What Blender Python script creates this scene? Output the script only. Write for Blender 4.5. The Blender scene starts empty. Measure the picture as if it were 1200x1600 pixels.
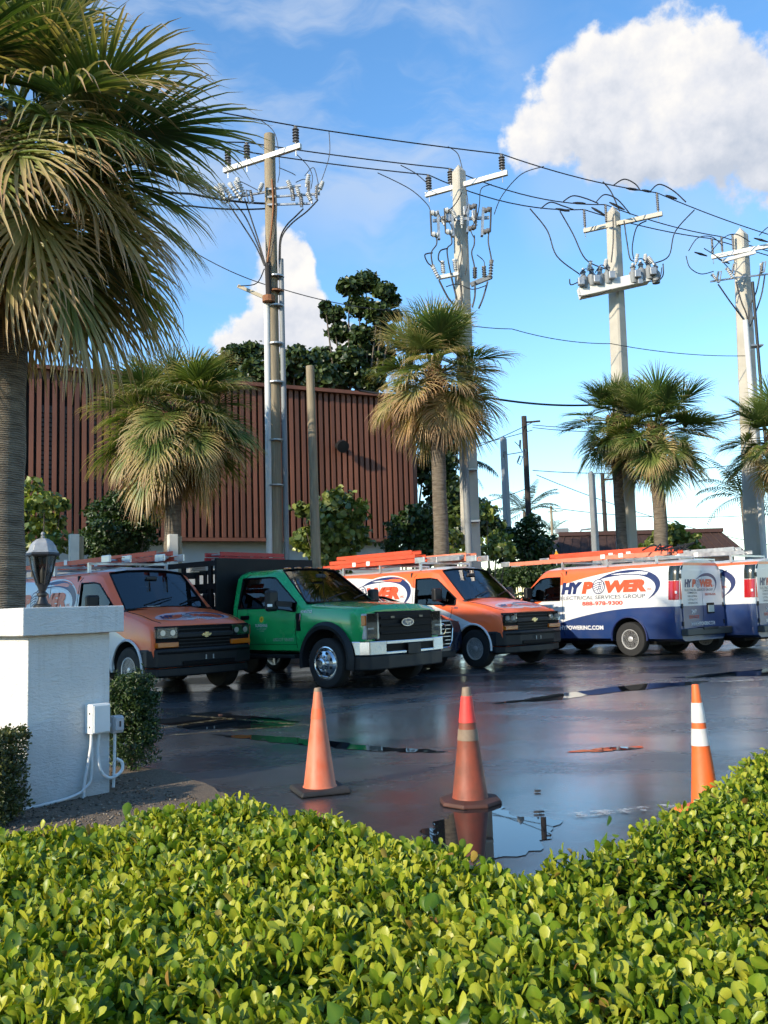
import bpy, bmesh, math, random
import numpy as np
from mathutils import Vector, Matrix, Quaternion
from mathutils.bvhtree import BVHTree

R = math.radians
scene = bpy.context.scene
COL = scene.collection

# ------------------------------------------------------------------ camera
FPX, CAM_H, PITCH, ROLL = 1400.0, 1.3, math.atan(147 / 1400.0), R(-1.8)
cam_data = bpy.data.cameras.new("camera")
cam_data.sensor_fit = 'HORIZONTAL'
cam_data.sensor_width = 36.0
cam_data.lens = FPX * 36.0 / 1200.0
cam_data.clip_start = 0.05
cam_data.clip_end = 3000
camera = bpy.data.objects.new("camera", cam_data)
COL.objects.link(camera)
camera.location = (0, 0, CAM_H)
camera.rotation_euler = (Matrix.Rotation(R(90) + PITCH, 3, 'X') @ Matrix.Rotation(ROLL, 3, 'Z')).to_euler()
scene.camera = camera

# ------------------------------------------------------------------ light
SUN_EL = R(24)
SUN_AZ = math.atan2(-0.74, -0.67)            # clockwise from +Y
SUN_DIR = Vector((math.sin(SUN_AZ) * math.cos(SUN_EL), math.cos(SUN_AZ) * math.cos(SUN_EL), math.sin(SUN_EL)))
sun_data = bpy.data.lights.new("sun", 'SUN')
sun_data.energy = 3.3
sun_data.angle = R(0.5)
sun_data.color = (1.0, 0.88, 0.68)
sun = bpy.data.objects.new("sun", sun_data)
COL.objects.link(sun)
sun.rotation_euler = SUN_DIR.to_track_quat('Z', 'Y').to_euler()
sun.location = (-20, -15, 30)

scene.view_settings.view_transform = 'Standard'
scene.view_settings.look = 'None'
scene.view_settings.exposure = 0.95
scene.view_settings.gamma = 1.0
scene.view_settings.use_curve_mapping = False

cy = scene.cycles
cy.max_bounces = 6; cy.diffuse_bounces = 2; cy.glossy_bounces = 3; cy.transmission_bounces = 3; cy.transparent_max_bounces = 8
cy.caustics_reflective = False; cy.caustics_refractive = False
cy.use_adaptive_sampling = True; cy.adaptive_threshold = 0.04


def ray(px, py):
    u, v = (px - 600) / FPX, (800 - py) / FPX
    u, v = u * math.cos(ROLL) - v * math.sin(ROLL), u * math.sin(ROLL) + v * math.cos(ROLL)
    return Vector((u, math.cos(PITCH) - v * math.sin(PITCH), math.sin(PITCH) + v * math.cos(PITCH)))


def at(px, py, Y):
    """world point seen at pixel (px, py) of the photograph at distance Y"""
    d = ray(px, py)
    return Vector((0, 0, CAM_H)) + d * (Y / d.y)


def ground(px, py, z=0.0):
    d = ray(px, py)
    return Vector((0, 0, CAM_H)) + d * ((z - CAM_H) / d.z)


# ------------------------------------------------------------------ world
world = bpy.data.worlds.new("World")
scene.world = world
world.use_nodes = True


def build_world():
    nt = world.node_tree
    nt.nodes.clear()
    N, L = nt.nodes.new, nt.links.new

    def mathn(op, a, b=None, c=None, clamp=False):
        n = N('ShaderNodeMath'); n.operation = op; n.use_clamp = clamp
        for i, x in enumerate((a, b, c)):
            if x is None: continue
            if isinstance(x, (int, float)): n.inputs[i].default_value = x
            else: L(x, n.inputs[i])
        return n.outputs[0]

    def smooth(val, a, b):
        n = N('ShaderNodeMapRange'); n.interpolation_type = 'SMOOTHSTEP'
        L(val, n.inputs[0]); n.inputs[1].default_value = a; n.inputs[2].default_value = b
        return n.outputs[0]
    sky = N('ShaderNodeTexSky'); sky.sky_type = 'NISHITA'; sky.sun_disc = False
    sky.sun_elevation = SUN_EL; sky.sun_rotation = SUN_AZ
    sky.air_density = 1.15; sky.dust_density = 0.0; sky.ozone_density = 3.4; sky.altitude = 0
    hsv = N('ShaderNodeHueSaturation'); hsv.inputs['Saturation'].default_value = 1.16
    hsv.inputs['Value'].default_value = 0.96; hsv.inputs['Hue'].default_value = 0.5
    L(sky.outputs[0], hsv.inputs['Color'])
    bg = N('ShaderNodeBackground'); bg.inputs[1].default_value = 0.15
    L(hsv.outputs[0], bg.inputs[0])
    tc = N('ShaderNodeTexCoord')
    d = tc.outputs['Generated']
    nrm = N('ShaderNodeVectorMath'); nrm.operation = 'NORMALIZE'; L(d, nrm.inputs[0]); d = nrm.outputs[0]

    def noise(vec, scale, detail=8, rough=0.55, dist=0.0):
        n = N('ShaderNodeTexNoise'); L(vec, n.inputs['Vector'])
        n.inputs['Scale'].default_value = scale; n.inputs['Detail'].default_value = detail
        n.inputs['Roughness'].default_value = rough; n.inputs['Distortion'].default_value = dist
        return n.outputs[0]
    # warp the direction a little so the lobes break up
    wn = N('ShaderNodeTexNoise'); L(d, wn.inputs['Vector']); wn.inputs['Scale'].default_value = 9.0
    wn.inputs['Detail'].default_value = 3
    w1 = N('ShaderNodeVectorMath'); w1.operation = 'SUBTRACT'; L(wn.outputs['Color'], w1.inputs[0]); w1.inputs[1].default_value = (.5, .5, .5)
    w2 = N('ShaderNodeVectorMath'); w2.operation = 'SCALE'; L(w1.outputs[0], w2.inputs[0]); w2.inputs['Scale'].default_value = 0.09
    w3 = N('ShaderNodeVectorMath'); w3.operation = 'ADD'; L(d, w3.inputs[0]); L(w2.outputs[0], w3.inputs[1])
    dw = w3.outputs[0]

    def lobes(vec, blobs):
        out = None
        for (px, py, r) in blobs:
            c = ray(px, py).normalized()
            v = N('ShaderNodeVectorMath'); v.operation = 'DISTANCE'; L(vec, v.inputs[0]); v.inputs[1].default_value = c
            m = mathn('SUBTRACT', 1.0, mathn('DIVIDE', v.outputs['Value'], r / FPX))
            out = m if out is None else mathn('SMOOTH_MAX', out, m, 0.12)
        return out
    cum = [(1020, 105, 85), (935, 155, 92), (1090, 165, 105), (850, 195, 80), (980, 205, 92), (1190, 175, 100),
           (1320, 200, 150), (447, 425, 48), (440, 485, 72), (385, 530, 60), (510, 530, 50),
           (-220, 440, 190), (1760, 350, 190)]
    m0 = lobes(dw, cum)
    fine = noise(d, 26.0, 6, 0.6)
    big = noise(d, 7.0, 3, 0.5)
    dens = mathn('ADD', m0, mathn('MULTIPLY', mathn('SUBTRACT', fine, 0.5), 0.95))
    a_cum = smooth(dens, 0.03, 0.27)
    # thin flat grey skirt under the large cloud
    skirt = lobes(dw, [(1080, 330, 180), (900, 300, 130)])
    a_sk = mathn('MULTIPLY', smooth(mathn('ADD', skirt, mathn('MULTIPLY', mathn('SUBTRACT', big, 0.5), 1.4)), 0.0, 0.8), 0.28)
    # high wisps over the whole sky
    st = N('ShaderNodeMapping'); L(dw, st.inputs['Vector']); st.inputs['Scale'].default_value = (2.2, 2.2, 7.0)
    st.inputs['Rotation'].default_value = (0, R(28), 0)
    wisp = noise(st.outputs[0], 2.1, 6, 0.58, 0.1)
    a_w = mathn('MULTIPLY', smooth(wisp, 0.50, 0.80), 0.22)
    veil = lobes(dw, [(230, 110, 360), (560, 130, 300)])
    a_v = mathn('MULTIPLY', mathn('MULTIPLY', smooth(veil, 0.0, 0.6), smooth(wisp, 0.38, 0.64)), 0.62)
    # shading of the cumulus from the density toward the sun
    m1 = lobes(dw, [(960, 290, 190), (1150, 270, 180), (440, 560, 110)])
    so2 = N('ShaderNodeVectorMath'); so2.operation = 'ADD'; L(d, so2.inputs[0]); so2.inputs[1].default_value = (-0.010, 0.0, 0.014)
    fine2 = noise(so2.outputs[0], 26.0, 4, 0.6)
    lit = mathn('ADD', mathn('MULTIPLY', mathn('MAXIMUM', m1, 0.0), -0.8), mathn('MULTIPLY', mathn('SUBTRACT', fine, fine2), 1.15))
    lit = mathn('ADD', mathn('ADD', lit, mathn('MULTIPLY', mathn('SUBTRACT', big, 0.5), 1.15)), 0.88, clamp=True)
    ramp = N('ShaderNodeValToRGB'); L(lit, ramp.inputs[0])
    ramp.color_ramp.elements[0].position = 0.0; ramp.color_ramp.elements[0].color = (0.55, 0.61, 0.72, 1)
    ramp.color_ramp.elements[1].position = 1.0; ramp.color_ramp.elements[1].color = (1.0, 0.97, 0.93, 1)
    e = ramp.color_ramp.elements.new(0.5); e.color = (0.78, 0.80, 0.86, 1)
    bgc = N('ShaderNodeBackground'); L(ramp.outputs[0], bgc.inputs[0]); bgc.inputs[1].default_value = 0.54
    bgw = N('ShaderNodeBackground'); bgw.inputs[0].default_value = (0.62, 0.72, 0.88, 1); bgw.inputs[1].default_value = 0.53
    thin = mathn('MAXIMUM', mathn('MAXIMUM', a_w, a_v), a_sk)
    mx1 = N('ShaderNodeMixShader'); L(thin, mx1.inputs[0]); L(bg.outputs[0], mx1.inputs[1]); L(bgw.outputs[0], mx1.inputs[2])
    mx2 = N('ShaderNodeMixShader'); L(a_cum, mx2.inputs[0]); L(mx1.outputs[0], mx2.inputs[1]); L(bgc.outputs[0], mx2.inputs[2])
    # clouds fade out at and under the horizon
    sep = N('ShaderNodeSeparateXYZ'); L(d, sep.inputs[0])
    up = smooth(sep.outputs[2], 0.0, 0.10)
    mx3 = N('ShaderNodeMixShader'); L(up, mx3.inputs[0]); L(bg.outputs[0], mx3.inputs[1]); L(mx2.outputs[0], mx3.inputs[2])
    out = N('ShaderNodeOutputWorld'); L(mx3.outputs[0], out.inputs[0])


build_world()

# ------------------------------------------------------------------ materials
MATS = {}


def mat(name, color, rough=0.6, metal=0.0, var=0.0, vscale=6.0, bump=0.0, bscale=40.0, coat=0.0, spec=0.5,
        color2=None, detail=6, space='Object', stretch=(1, 1, 1), emit=None):
    if name in MATS: return MATS[name]
    m = bpy.data.materials.new(name); m.use_nodes = True
    nt = m.node_tree; N, L = nt.nodes.new, nt.links.new
    b = nt.nodes['Principled BSDF']
    b.inputs['Base Color'].default_value = (*color, 1)
    b.inputs['Roughness'].default_value = rough
    b.inputs['Metallic'].default_value = metal
    b.inputs['Specular IOR Level'].default_value = spec
    if coat:
        b.inputs['Coat Weight'].default_value = coat; b.inputs['Coat Roughness'].default_value = 0.06
    if emit:
        b.inputs['Emission Color'].default_value = (*color, 1); b.inputs['Emission Strength'].default_value = emit
    if var or bump or color2:
        tc = N('ShaderNodeTexCoord'); mp = N('ShaderNodeMapping'); L(tc.outputs[space], mp.inputs[0])
        mp.inputs['Scale'].default_value = stretch
    if var or color2:
        n = N('ShaderNodeTexNoise'); L(mp.outputs[0], n.inputs['Vector']); n.inputs['Scale'].default_value = vscale
        n.inputs['Detail'].default_value = detail
        r = N('ShaderNodeValToRGB'); L(n.outputs[0], r.inputs[0])
        r.color_ramp.elements[0].position = 0.32; r.color_ramp.elements[1].position = 0.68
        c2 = color2 if color2 else tuple(c * (1 + var) for c in color)
        c1 = color if color2 else tuple(c * (1 - var) for c in color)
        r.color_ramp.elements[0].color = (*c1, 1); r.color_ramp.elements[1].color = (*c2, 1)
        L(r.outputs[0], b.inputs['Base Color'])
        mr = N('ShaderNodeMapRange'); L(n.outputs[0], mr.inputs[0]); mr.inputs[1].default_value = .3; mr.inputs[2].default_value = .7
        mr.inputs[3].default_value = max(0.02, rough - 0.08); mr.inputs[4].default_value = min(1, rough + 0.08)
        L(mr.outputs[0], b.inputs['Roughness'])
    if bump:
        n2 = N('ShaderNodeTexNoise'); L(mp.outputs[0], n2.inputs['Vector']); n2.inputs['Scale'].default_value = bscale
        n2.inputs['Detail'].default_value = 4
        bp = N('ShaderNodeBump'); L(n2.outputs[0], bp.inputs['Height']); bp.inputs['Strength'].default_value = bump
        bp.inputs['Distance'].default_value = 0.02
        L(bp.outputs[0], b.inputs['Normal'])
    MATS[name] = m
    return m


def leaf_mat(name, stops, rough=0.45, trans=0.35, attr='tone', tcol=None, spec=0.5, obj_random=0.0, tipramp=None):
    """leaf: ramp over a per-leaf tone attribute; part of the light passes through"""
    if name in MATS: return MATS[name]
    m = bpy.data.materials.new(name); m.use_nodes = True
    nt = m.node_tree; N, L = nt.nodes.new, nt.links.new
    b = nt.nodes['Principled BSDF']; out = nt.nodes['Material Output']
    at_ = N('ShaderNodeAttribute'); at_.attribute_name = attr
    fac = at_.outputs['Fac']
    if obj_random:
        oi = N('ShaderNodeObjectInfo')
        ma = N('ShaderNodeMath'); ma.operation = 'MULTIPLY_ADD'; L(oi.outputs['Random'], ma.inputs[0])
        ma.inputs[1].default_value = obj_random; ma.inputs[2].default_value = -obj_random / 2
        ad = N('ShaderNodeMath'); ad.operation = 'ADD'; L(fac, ad.inputs[0]); L(ma.outputs[0], ad.inputs[1]); fac = ad.outputs[0]
    r = N('ShaderNodeValToRGB'); L(fac, r.inputs[0])
    els = r.color_ramp.elements
    els[0].position, els[0].color = stops[0][0], (*stops[0][1], 1)
    els[1].position, els[1].color = stops[-1][0], (*stops[-1][1], 1)
    for p, c in stops[1:-1]:
        e = els.new(p); e.color = (*c, 1)
    L(r.outputs[0], b.inputs['Base Color'])
    b.inputs['Roughness'].default_value = rough; b.inputs['Specular IOR Level'].default_value = spec
    tr = N('ShaderNodeBsdfTranslucent')
    g = N('ShaderNodeMix'); g.data_type = 'RGBA'; g.blend_type = 'MULTIPLY'; g.inputs[0].default_value = 1.0
    L(r.outputs[0], g.inputs[6]); g.inputs[7].default_value = (*(tcol or (1.5, 1.6, 0.6)), 1)
    L(g.outputs[2], tr.inputs[0])
    mx = N('ShaderNodeMixShader'); mx.inputs[0].default_value = trans
    L(b.outputs[0], mx.inputs[1]); L(tr.outputs[0], mx.inputs[2]); L(mx.outputs[0], out.inputs[0])
    MATS[name] = m
    return m


def glass_mat(name, tint, rough=0.02, ior=1.5):
    if name in MATS: return MATS[name]
    m = bpy.data.materials.new(name); m.use_nodes = True
    nt = m.node_tree; N, L = nt.nodes.new, nt.links.new
    nt.nodes.remove(nt.nodes['Principled BSDF']); out = nt.nodes['Material Output']
    t = N('ShaderNodeBsdfTransparent'); t.inputs[0].default_value = (*tint, 1)
    g = N('ShaderNodeBsdfGlossy'); g.inputs['Roughness'].default_value = rough; g.inputs[0].default_value = (1, 1, 1, 1)
    f = N('ShaderNodeFresnel'); f.inputs[0].default_value = ior
    mx = N('ShaderNodeMixShader'); L(f.outputs[0], mx.inputs[0]); L(t.outputs[0], mx.inputs[1]); L(g.outputs[0], mx.inputs[2])
    L(mx.outputs[0], out.inputs[0])
    MATS[name] = m
    return m


# ------------------------------------------------------------------ mesh helpers
def link(o, parent=None):
    COL.objects.link(o)
    if parent is not None: o.parent = parent
    return o


class MB:
    def __init__(s):
        s.v, s.f, s.m = [], [], []

    def add(s, vs, fs, mi=0, M=None):
        o = len(s.v)
        s.v += [tuple(M @ Vector(p)) if M is not None else tuple(p) for p in vs]
        s.f += [tuple(o + i for i in f) for f in fs]
        s.m += [mi] * len(fs)
        return s

    def box(s, c, size, mi=0, rz=0.0, M=None, taper=1.0):
        x, y, z = [k / 2 for k in size]
        vs = [(-x, -y, -z), (x, -y, -z), (x, y, -z), (-x, y, -z),
              (-x * taper, -y * taper, z), (x * taper, -y * taper, z), (x * taper, y * taper, z), (-x * taper, y * taper, z)]
        T = Matrix.Translation(c) @ (M if M is not None else Matrix.Rotation(rz, 4, 'Z'))
        return s.add(vs, [(0, 3, 2, 1), (4, 5, 6, 7), (0, 1, 5, 4), (1, 2, 6, 5), (2, 3, 7, 6), (3, 0, 4, 7)], mi, T)

    def beam(s, a, b, w, h, mi=0, up=(0, 0, 1)):
        a, b = Vector(a), Vector(b); d = b - a
        x = d.normalized(); u = Vector(up)
        y = u.cross(x)
        if y.length < 1e-4: y = Vector((0, 1, 0)).cross(x)
        y.normalize(); z = x.cross(y)
        M = Matrix((x, y, z)).transposed().to_4x4()
        return s.box((a + b) / 2, (d.length, w, h), mi, M=M)

    def tube(s, pts, r, n=6, mi=0, caps=True):
        pts = [Vector(p) for p in pts]
        rs = r if isinstance(r, (list, tuple)) else [r] * len(pts)
        o = len(s.v); ref = None
        for i, p in enumerate(pts):
            t = (pts[min(i + 1, len(pts) - 1)] - pts[max(i - 1, 0)])
            if t.length < 1e-9: t = Vector((0, 0, 1))
            t.normalize()
            if ref is None:
                ref = t.orthogonal().normalized()
            ref = (ref - t * ref.dot(t))
            if ref.length < 1e-6: ref = t.orthogonal()
            ref.normalize(); w = t.cross(ref)
            for k in range(n):
                a = 2 * math.pi * k / n
                s.v.append(tuple(p + (ref * math.cos(a) + w * math.sin(a)) * rs[i]))
        for i in range(len(pts) - 1):
            for k in range(n):
                a = o + i * n + k; b = o + i * n + (k + 1) % n
                s.f.append((a, b, b + n, a + n)); s.m.append(mi)
        if caps:
            s.f.append(tuple(o + k for k in range(n))[::-1]); s.m.append(mi)
            s.f.append(tuple(o + (len(pts) - 1) * n + k for k in range(n))); s.m.append(mi)
        return s

    def lathe(s, prof, n=16, c=(0, 0, 0), axis='Z', mi=0, M=None, rot=0.0):
        """prof: (radius, height) list"""
        T = Matrix.Translation(c)
        if axis == 'Y': T = T @ Matrix.Rotation(R(-90), 4, 'X')
        if axis == 'X': T = T @ Matrix.Rotation(R(90), 4, 'Y')
        if M is not None: T = Matrix.Translation(c) @ M
        vs, fs = [], []
        for (r, h) in prof:
            for k in range(n):
                a = 2 * math.pi * k / n + rot
                vs.append((r * math.cos(a), r * math.sin(a), h))
        for i in range(len(prof) - 1):
            for k in range(n):
                a = i * n + k; b = i * n + (k + 1) % n
                fs.append((a, b, b + n, a + n))
        if prof[0][0] > 1e-6: fs.append(tuple(range(n))[::-1])
        if prof[-1][0] > 1e-6: fs.append(tuple((len(prof) - 1) * n + k for k in range(n)))
        return s.add(vs, fs, mi, T)

    def prism(s, poly, h0, h1, mi=0, M=None):
        n = len(poly)
        vs = [(x, y, h0) for x, y in poly] + [(x, y, h1) for x, y in poly]
        fs = [tuple(range(n))[::-1], tuple(range(n, 2 * n))] + [(i, (i + 1) % n, n + (i + 1) % n, n + i) for i in range(n)]
        return s.add(vs, fs, mi, M)

    def mesh(s, name, mats, smooth=None):
        me = bpy.data.meshes.new(name)
        me.from_pydata(s.v, [], s.f)
        for m_ in (mats if isinstance(mats, (list, tuple)) else [mats]): me.materials.append(m_)
        me.polygons.foreach_set('material_index', s.m)
        if smooth is not None:
            me.polygons.foreach_set('use_smooth', [True] * len(s.f))
            me.update()
            me.set_sharp_from_angle(angle=R(smooth))
        me.update()
        return me

    def build(s, name, mats, parent=None, smooth=None, bevel=0.0, loc=None):
        o = bpy.data.objects.new(name, s.mesh(name, mats, smooth))
        link(o, parent)
        if loc is not None: o.location = loc
        if bevel:
            b = o.modifiers.new('bevel', 'BEVEL'); b.width = bevel; b.segments = 2; b.limit_method = 'ANGLE'; b.angle_limit = R(40)
        return o


def tag(o, label, cat, group=None):
    o['label'] = label; o['category'] = cat
    if group: o['group'] = group
    return o


def struct(o):
    o['kind'] = 'structure'; return o


def thing(name, label, cat, loc=(0, 0, 0), rz=0.0, group=None):
    o = bpy.data.objects.new(name, None); o.empty_display_size = 0.2
    link(o); o.location = loc; o.rotation_euler = (0, 0, rz)
    return tag(o, label, cat, group)


def copy_tree(o, parent=None):
    c = o.copy(); COL.objects.link(c)
    if parent is not None: c.parent = parent
    for ch in list(o.children):
        copy_tree(ch, c)
    return c


def np_mesh(name, V, F, mats, tone=None, tone_name='tone', smooth=True):
    """V (n,3), F (m,k) arrays of equal-size polygons, tone one float per vertex"""
    me = bpy.data.meshes.new(name)
    n, (m, k) = len(V), F.shape
    me.vertices.add(n); me.vertices.foreach_set('co', np.asarray(V, np.float32).ravel())
    me.loops.add(m * k); me.loops.foreach_set('vertex_index', F.astype(np.int32).ravel())
    me.polygons.add(m); me.polygons.foreach_set('loop_start', np.arange(0, m * k, k, dtype=np.int32))
    if smooth: me.polygons.foreach_set('use_smooth', np.ones(m, bool))
    me.update(calc_edges=True)
    if tone is not None:
        a = me.attributes.new(tone_name, 'FLOAT', 'POINT'); a.data.foreach_set('value', np.asarray(tone, np.float32))
    for x in (mats if isinstance(mats, (list, tuple)) else [mats]): me.materials.append(x)
    me.validate()
    return me

# ================================================================== the setting
TH = R(45)                                          # direction of the parking bays
AX = Vector((math.cos(TH), -math.sin(TH), 0))       # noses of the left row point this way
PX = Vector((math.sin(TH), math.cos(TH), 0))        # along the row, away from the camera


def asphalt_material():
    m = bpy.data.materials.new('wet_asphalt'); m.use_nodes = True
    nt = m.node_tree; N, L = nt.nodes.new, nt.links.new
    b = nt.nodes['Principled BSDF']
    tc = N('ShaderNodeTexCoord')

    def noise(scale, detail=6, rough=0.55, stretch=(1, 1, 1), rot=0.0):
        mp = N('ShaderNodeMapping'); L(tc.outputs['Object'], mp.inputs[0]); mp.inputs['Scale'].default_value = stretch
        mp.inputs['Rotation'].default_value = (0, 0, rot)
        n = N('ShaderNodeTexNoise'); L(mp.outputs[0], n.inputs['Vector']); n.inputs['Scale'].default_value = scale
        n.inputs['Detail'].default_value = detail; n.inputs['Roughness'].default_value = rough
        return n.outputs[0]
    big = noise(0.32, 6, 0.6, (1, 1.7, 1), R(20))
    grain = noise(160, 3, 0.7)
    mid = noise(2.6, 5, 0.6)
    cr = N('ShaderNodeValToRGB'); L(mid, cr.inputs[0])
    cr.color_ramp.elements[0].position = .3; cr.color_ramp.elements[0].color = (0.014, 0.0155, 0.0175, 1)
    cr.color_ramp.elements[1].position = .72; cr.color_ramp.elements[1].color = (0.030, 0.033, 0.037, 1)
    L(cr.outputs[0], b.inputs['Base Color'])
    b.inputs['Roughness'].default_value = .55
    # film of water: soft broad patches where it is thicker
    mr = N('ShaderNodeMapRange'); L(big, mr.inputs[0]); mr.interpolation_type = 'SMOOTHSTEP'
    mr.inputs[1].default_value = .36; mr.inputs[2].default_value = .66; mr.inputs[3].default_value = .07; mr.inputs[4].default_value = .30
    ad = N('ShaderNodeMath'); ad.operation = 'MULTIPLY_ADD'; L(mid, ad.inputs[0]); ad.inputs[1].default_value = 0.10
    L(mr.outputs[0], ad.inputs[2])
    # water lies deepest in the dip around the middle cone
    ds = N('ShaderNodeVectorMath'); ds.operation = 'DISTANCE'; L(tc.outputs['Object'], ds.inputs[0])
    gdip = ground(800, 1262); ds.inputs[1].default_value = (gdip.x, gdip.y, 0)
    dn = N('ShaderNodeMath'); dn.operation = 'MULTIPLY_ADD'; L(mid, dn.inputs[0]); dn.inputs[1].default_value = 1.1; L(ds.outputs['Value'], dn.inputs[2])
    dr = N('ShaderNodeMapRange'); dr.interpolation_type = 'SMOOTHSTEP'; L(dn.outputs[0], dr.inputs[0])
    dr.inputs[1].default_value = .75; dr.inputs[2].default_value = 2.0; dr.inputs[3].default_value = .12; dr.inputs[4].default_value = 1.0
    ml = N('ShaderNodeMath'); ml.operation = 'MULTIPLY'; L(ad.outputs[0], ml.inputs[0]); L(dr.outputs[0], ml.inputs[1])
    L(ml.outputs[0], b.inputs['Coat Roughness'])
    b.inputs['Coat Weight'].default_value = 1.0; b.inputs['Coat IOR'].default_value = 1.45
    bp = N('ShaderNodeBump'); L(grain, bp.inputs['Height']); bp.inputs['Strength'].default_value = 0.5; bp.inputs['Distance'].default_value = 0.004
    L(bp.outputs[0], b.inputs['Normal'])
    bp2 = N('ShaderNodeBump'); L(mid, bp2.inputs['Height']); bp2.inputs['Strength'].default_value = 0.06; bp2.inputs['Distance'].default_value = 0.03
    bp3 = N('ShaderNodeBump'); L(grain, bp3.inputs['Height']); bp3.inputs['Strength'].default_value = 0.10; bp3.inputs['Distance'].default_value = 0.004
    L(bp2.outputs[0], bp3.inputs['Normal']); L(bp3.outputs[0], b.inputs['Coat Normal'])
    return m


M_ASPH = asphalt_material()
mb = MB()
mb.add([(-900, -900, -0.012), (900, -900, -0.012), (900, 1200, -0.012), (-900, 1200, -0.012)], [(0, 1, 2, 3)])
struct(mb.build('ground', mat('far_ground', (0.10, 0.095, 0.06), .95, var=.3, vscale=.05)))
mb = MB()
mb.add([(-60, -12, 0), (60, -12, 0), (60, 60, 0), (-60, 60, 0)], [(0, 1, 2, 3)])
struct(mb.build('parking_lot', M_ASPH))


def sheet(name, pts, z, m, n_sub=0, jitter=0.0, seed=1, kind='structure'):
    """flat polygon on the ground with an optionally roughened outline"""
    rng = random.Random(seed); out = []
    for i, p in enumerate(pts):
        q = pts[(i + 1) % len(pts)]
        for k in range(n_sub + 1):
            t = k / (n_sub + 1)
            x = p[0] + (q[0] - p[0]) * t; y = p[1] + (q[1] - p[1]) * t
            out.append((x + rng.uniform(-1, 1) * jitter, y + rng.uniform(-1, 1) * jitter, z))
    bm = bmesh.new(); f = bm.faces.new([bm.verts.new(p) for p in out])
    bmesh.ops.triangulate(bm, faces=[f])
    if f.is_valid and f.normal.z < 0: pass
    for ff in bm.faces:
        ff.normal_update()
        if ff.normal.z < 0: ff.normal_flip()
    me = bpy.data.meshes.new(name); bm.to_mesh(me); bm.free(); me.materials.append(m)
    o = bpy.data.objects.new(name, me); link(o); o['kind'] = kind
    return o


def gpx(pts):
    return [tuple(ground(*p)[:2]) for p in pts]


# planted strip behind the parked row, and the lawn / soil beyond
M_MULCH = mat('mulch', (0.055, 0.038, 0.026), .95, color2=(0.12, 0.085, 0.055), vscale=22, bump=.8, bscale=60)
M_SOIL = mat('dry_verge', (0.10, 0.085, 0.05), .95, color2=(0.07, 0.085, 0.03), vscale=3, bump=.6, bscale=40)
sheet('verge', [(-40, 26), (-9, 20.6), (-5, 20.2), (0.6, 23.4), (5.5, 27.0), (12, 31.5), (60, 40), (60, 75), (-40, 75)], 0.005, M_SOIL, 3, .12)
mb = MB()
for a, b in (((-9, 20.6), (-5, 20.2)), ((-5, 20.2), (0.6, 23.4)), ((0.6, 23.4), (5.5, 27.0)), ((5.5, 27.0), (12, 31.5))):
    mb.beam((a[0], a[1], .07), (b[0], b[1], .07), .15, .14)
struct(mb.build('kerb', mat('kerb_concrete', (0.36, 0.34, 0.30), .85, var=.2, vscale=5, bump=.3), bevel=.012))

M_GRAVEL = mat('gravel_bed', (0.11, 0.078, 0.052), .95, color2=(0.22, 0.17, 0.12), vscale=60, bump=1.0, bscale=110)
bed = gpx([(150, 1196), (205, 1199), (262, 1206), (318, 1226), (362, 1252), (300, 1420)])
sheet('gravel_bed', [(-7.5, 8.6), (-2.6, 7.85)] + bed[1:5] + [(-0.9, 3.2), (-0.4, 2.4), (-7.5, 2.0)], 0.012, M_GRAVEL, 5, .02, 3)
sheet('planting_bed', [(-0.7, 3.1), (0.6, 2.6), (1.9, 4.6), (3.4, 6.6), (6, 6.3), (6, -1), (-6, -1), (-6, 2.6)], 0.008, M_MULCH, 4, .02, 4)


def pebbles(name, region, n, seed, m, r0=.006, r1=.016, z=0.012):
    rng = np.random.default_rng(seed)
    base = np.array([(1, 0, 0), (-1, 0, 0), (0, 1, 0), (0, -1, 0), (0, 0, .7), (0, 0, -.5)], float)
    tri = np.array([(0, 2, 4), (2, 1, 4), (1, 3, 4), (3, 0, 4), (2, 0, 5), (1, 2, 5), (3, 1, 5), (0, 3, 5)])
    P = []
    while len(P) < n:
        x, y = rng.uniform(region[0], region[1]), rng.uniform(region[2], region[3])
        if region[4](x, y): P.append((x, y))
    P = np.array(P); s = rng.uniform(r0, r1, (n, 1, 3)); ang = rng.uniform(0, 6.28, n)
    v = base[None] * s
    c, sn = np.cos(ang)[:, None], np.sin(ang)[:, None]
    x = v[..., 0] * c - v[..., 1] * sn; y = v[..., 0] * sn + v[..., 1] * c
    V = np.stack([x + P[:, 0:1], y + P[:, 1:2], v[..., 2] + z + s[:, 0, 2:3] * .3], -1).reshape(-1, 3)
    F = (tri[None] + (np.arange(n) * 6)[:, None, None]).reshape(-1, 3)
    o = bpy.data.objects.new(name, np_mesh(name, V, F, m, np.repeat(rng.uniform(0, 1, n), 6), smooth=False)); link(o)
    o['kind'] = 'stuff'
    return o


M_PEB = leaf_mat('pebble', [(0, (.07, .05, .035)), (.6, (.17, .13, .09)), (1, (.30, .25, .19))], .9, 0.0)
def in_bed(x, y):
    t = (x + 2.55) / 1.6
    return y < 7.75 - 2.0 * max(0, t) ** 1.25 and y > 3.0
tag(pebbles('gravel', (-4.2, -0.95, 3.2, 7.8, in_bed), 5200, 5, M_PEB), 'loose brown gravel around the white stucco column', 'gravel')

# puddles: still water standing on the asphalt
M_WATER = bpy.data.materials.new('puddle_water'); M_WATER.use_nodes = True
_b = M_WATER.node_tree.nodes['Principled BSDF']
_b.inputs['Base Color'].default_value = (0.012, 0.013, 0.015, 1); _b.inputs['Roughness'].default_value = 0.015
_b.inputs['Specular IOR Level'].default_value = 0.75


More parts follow.
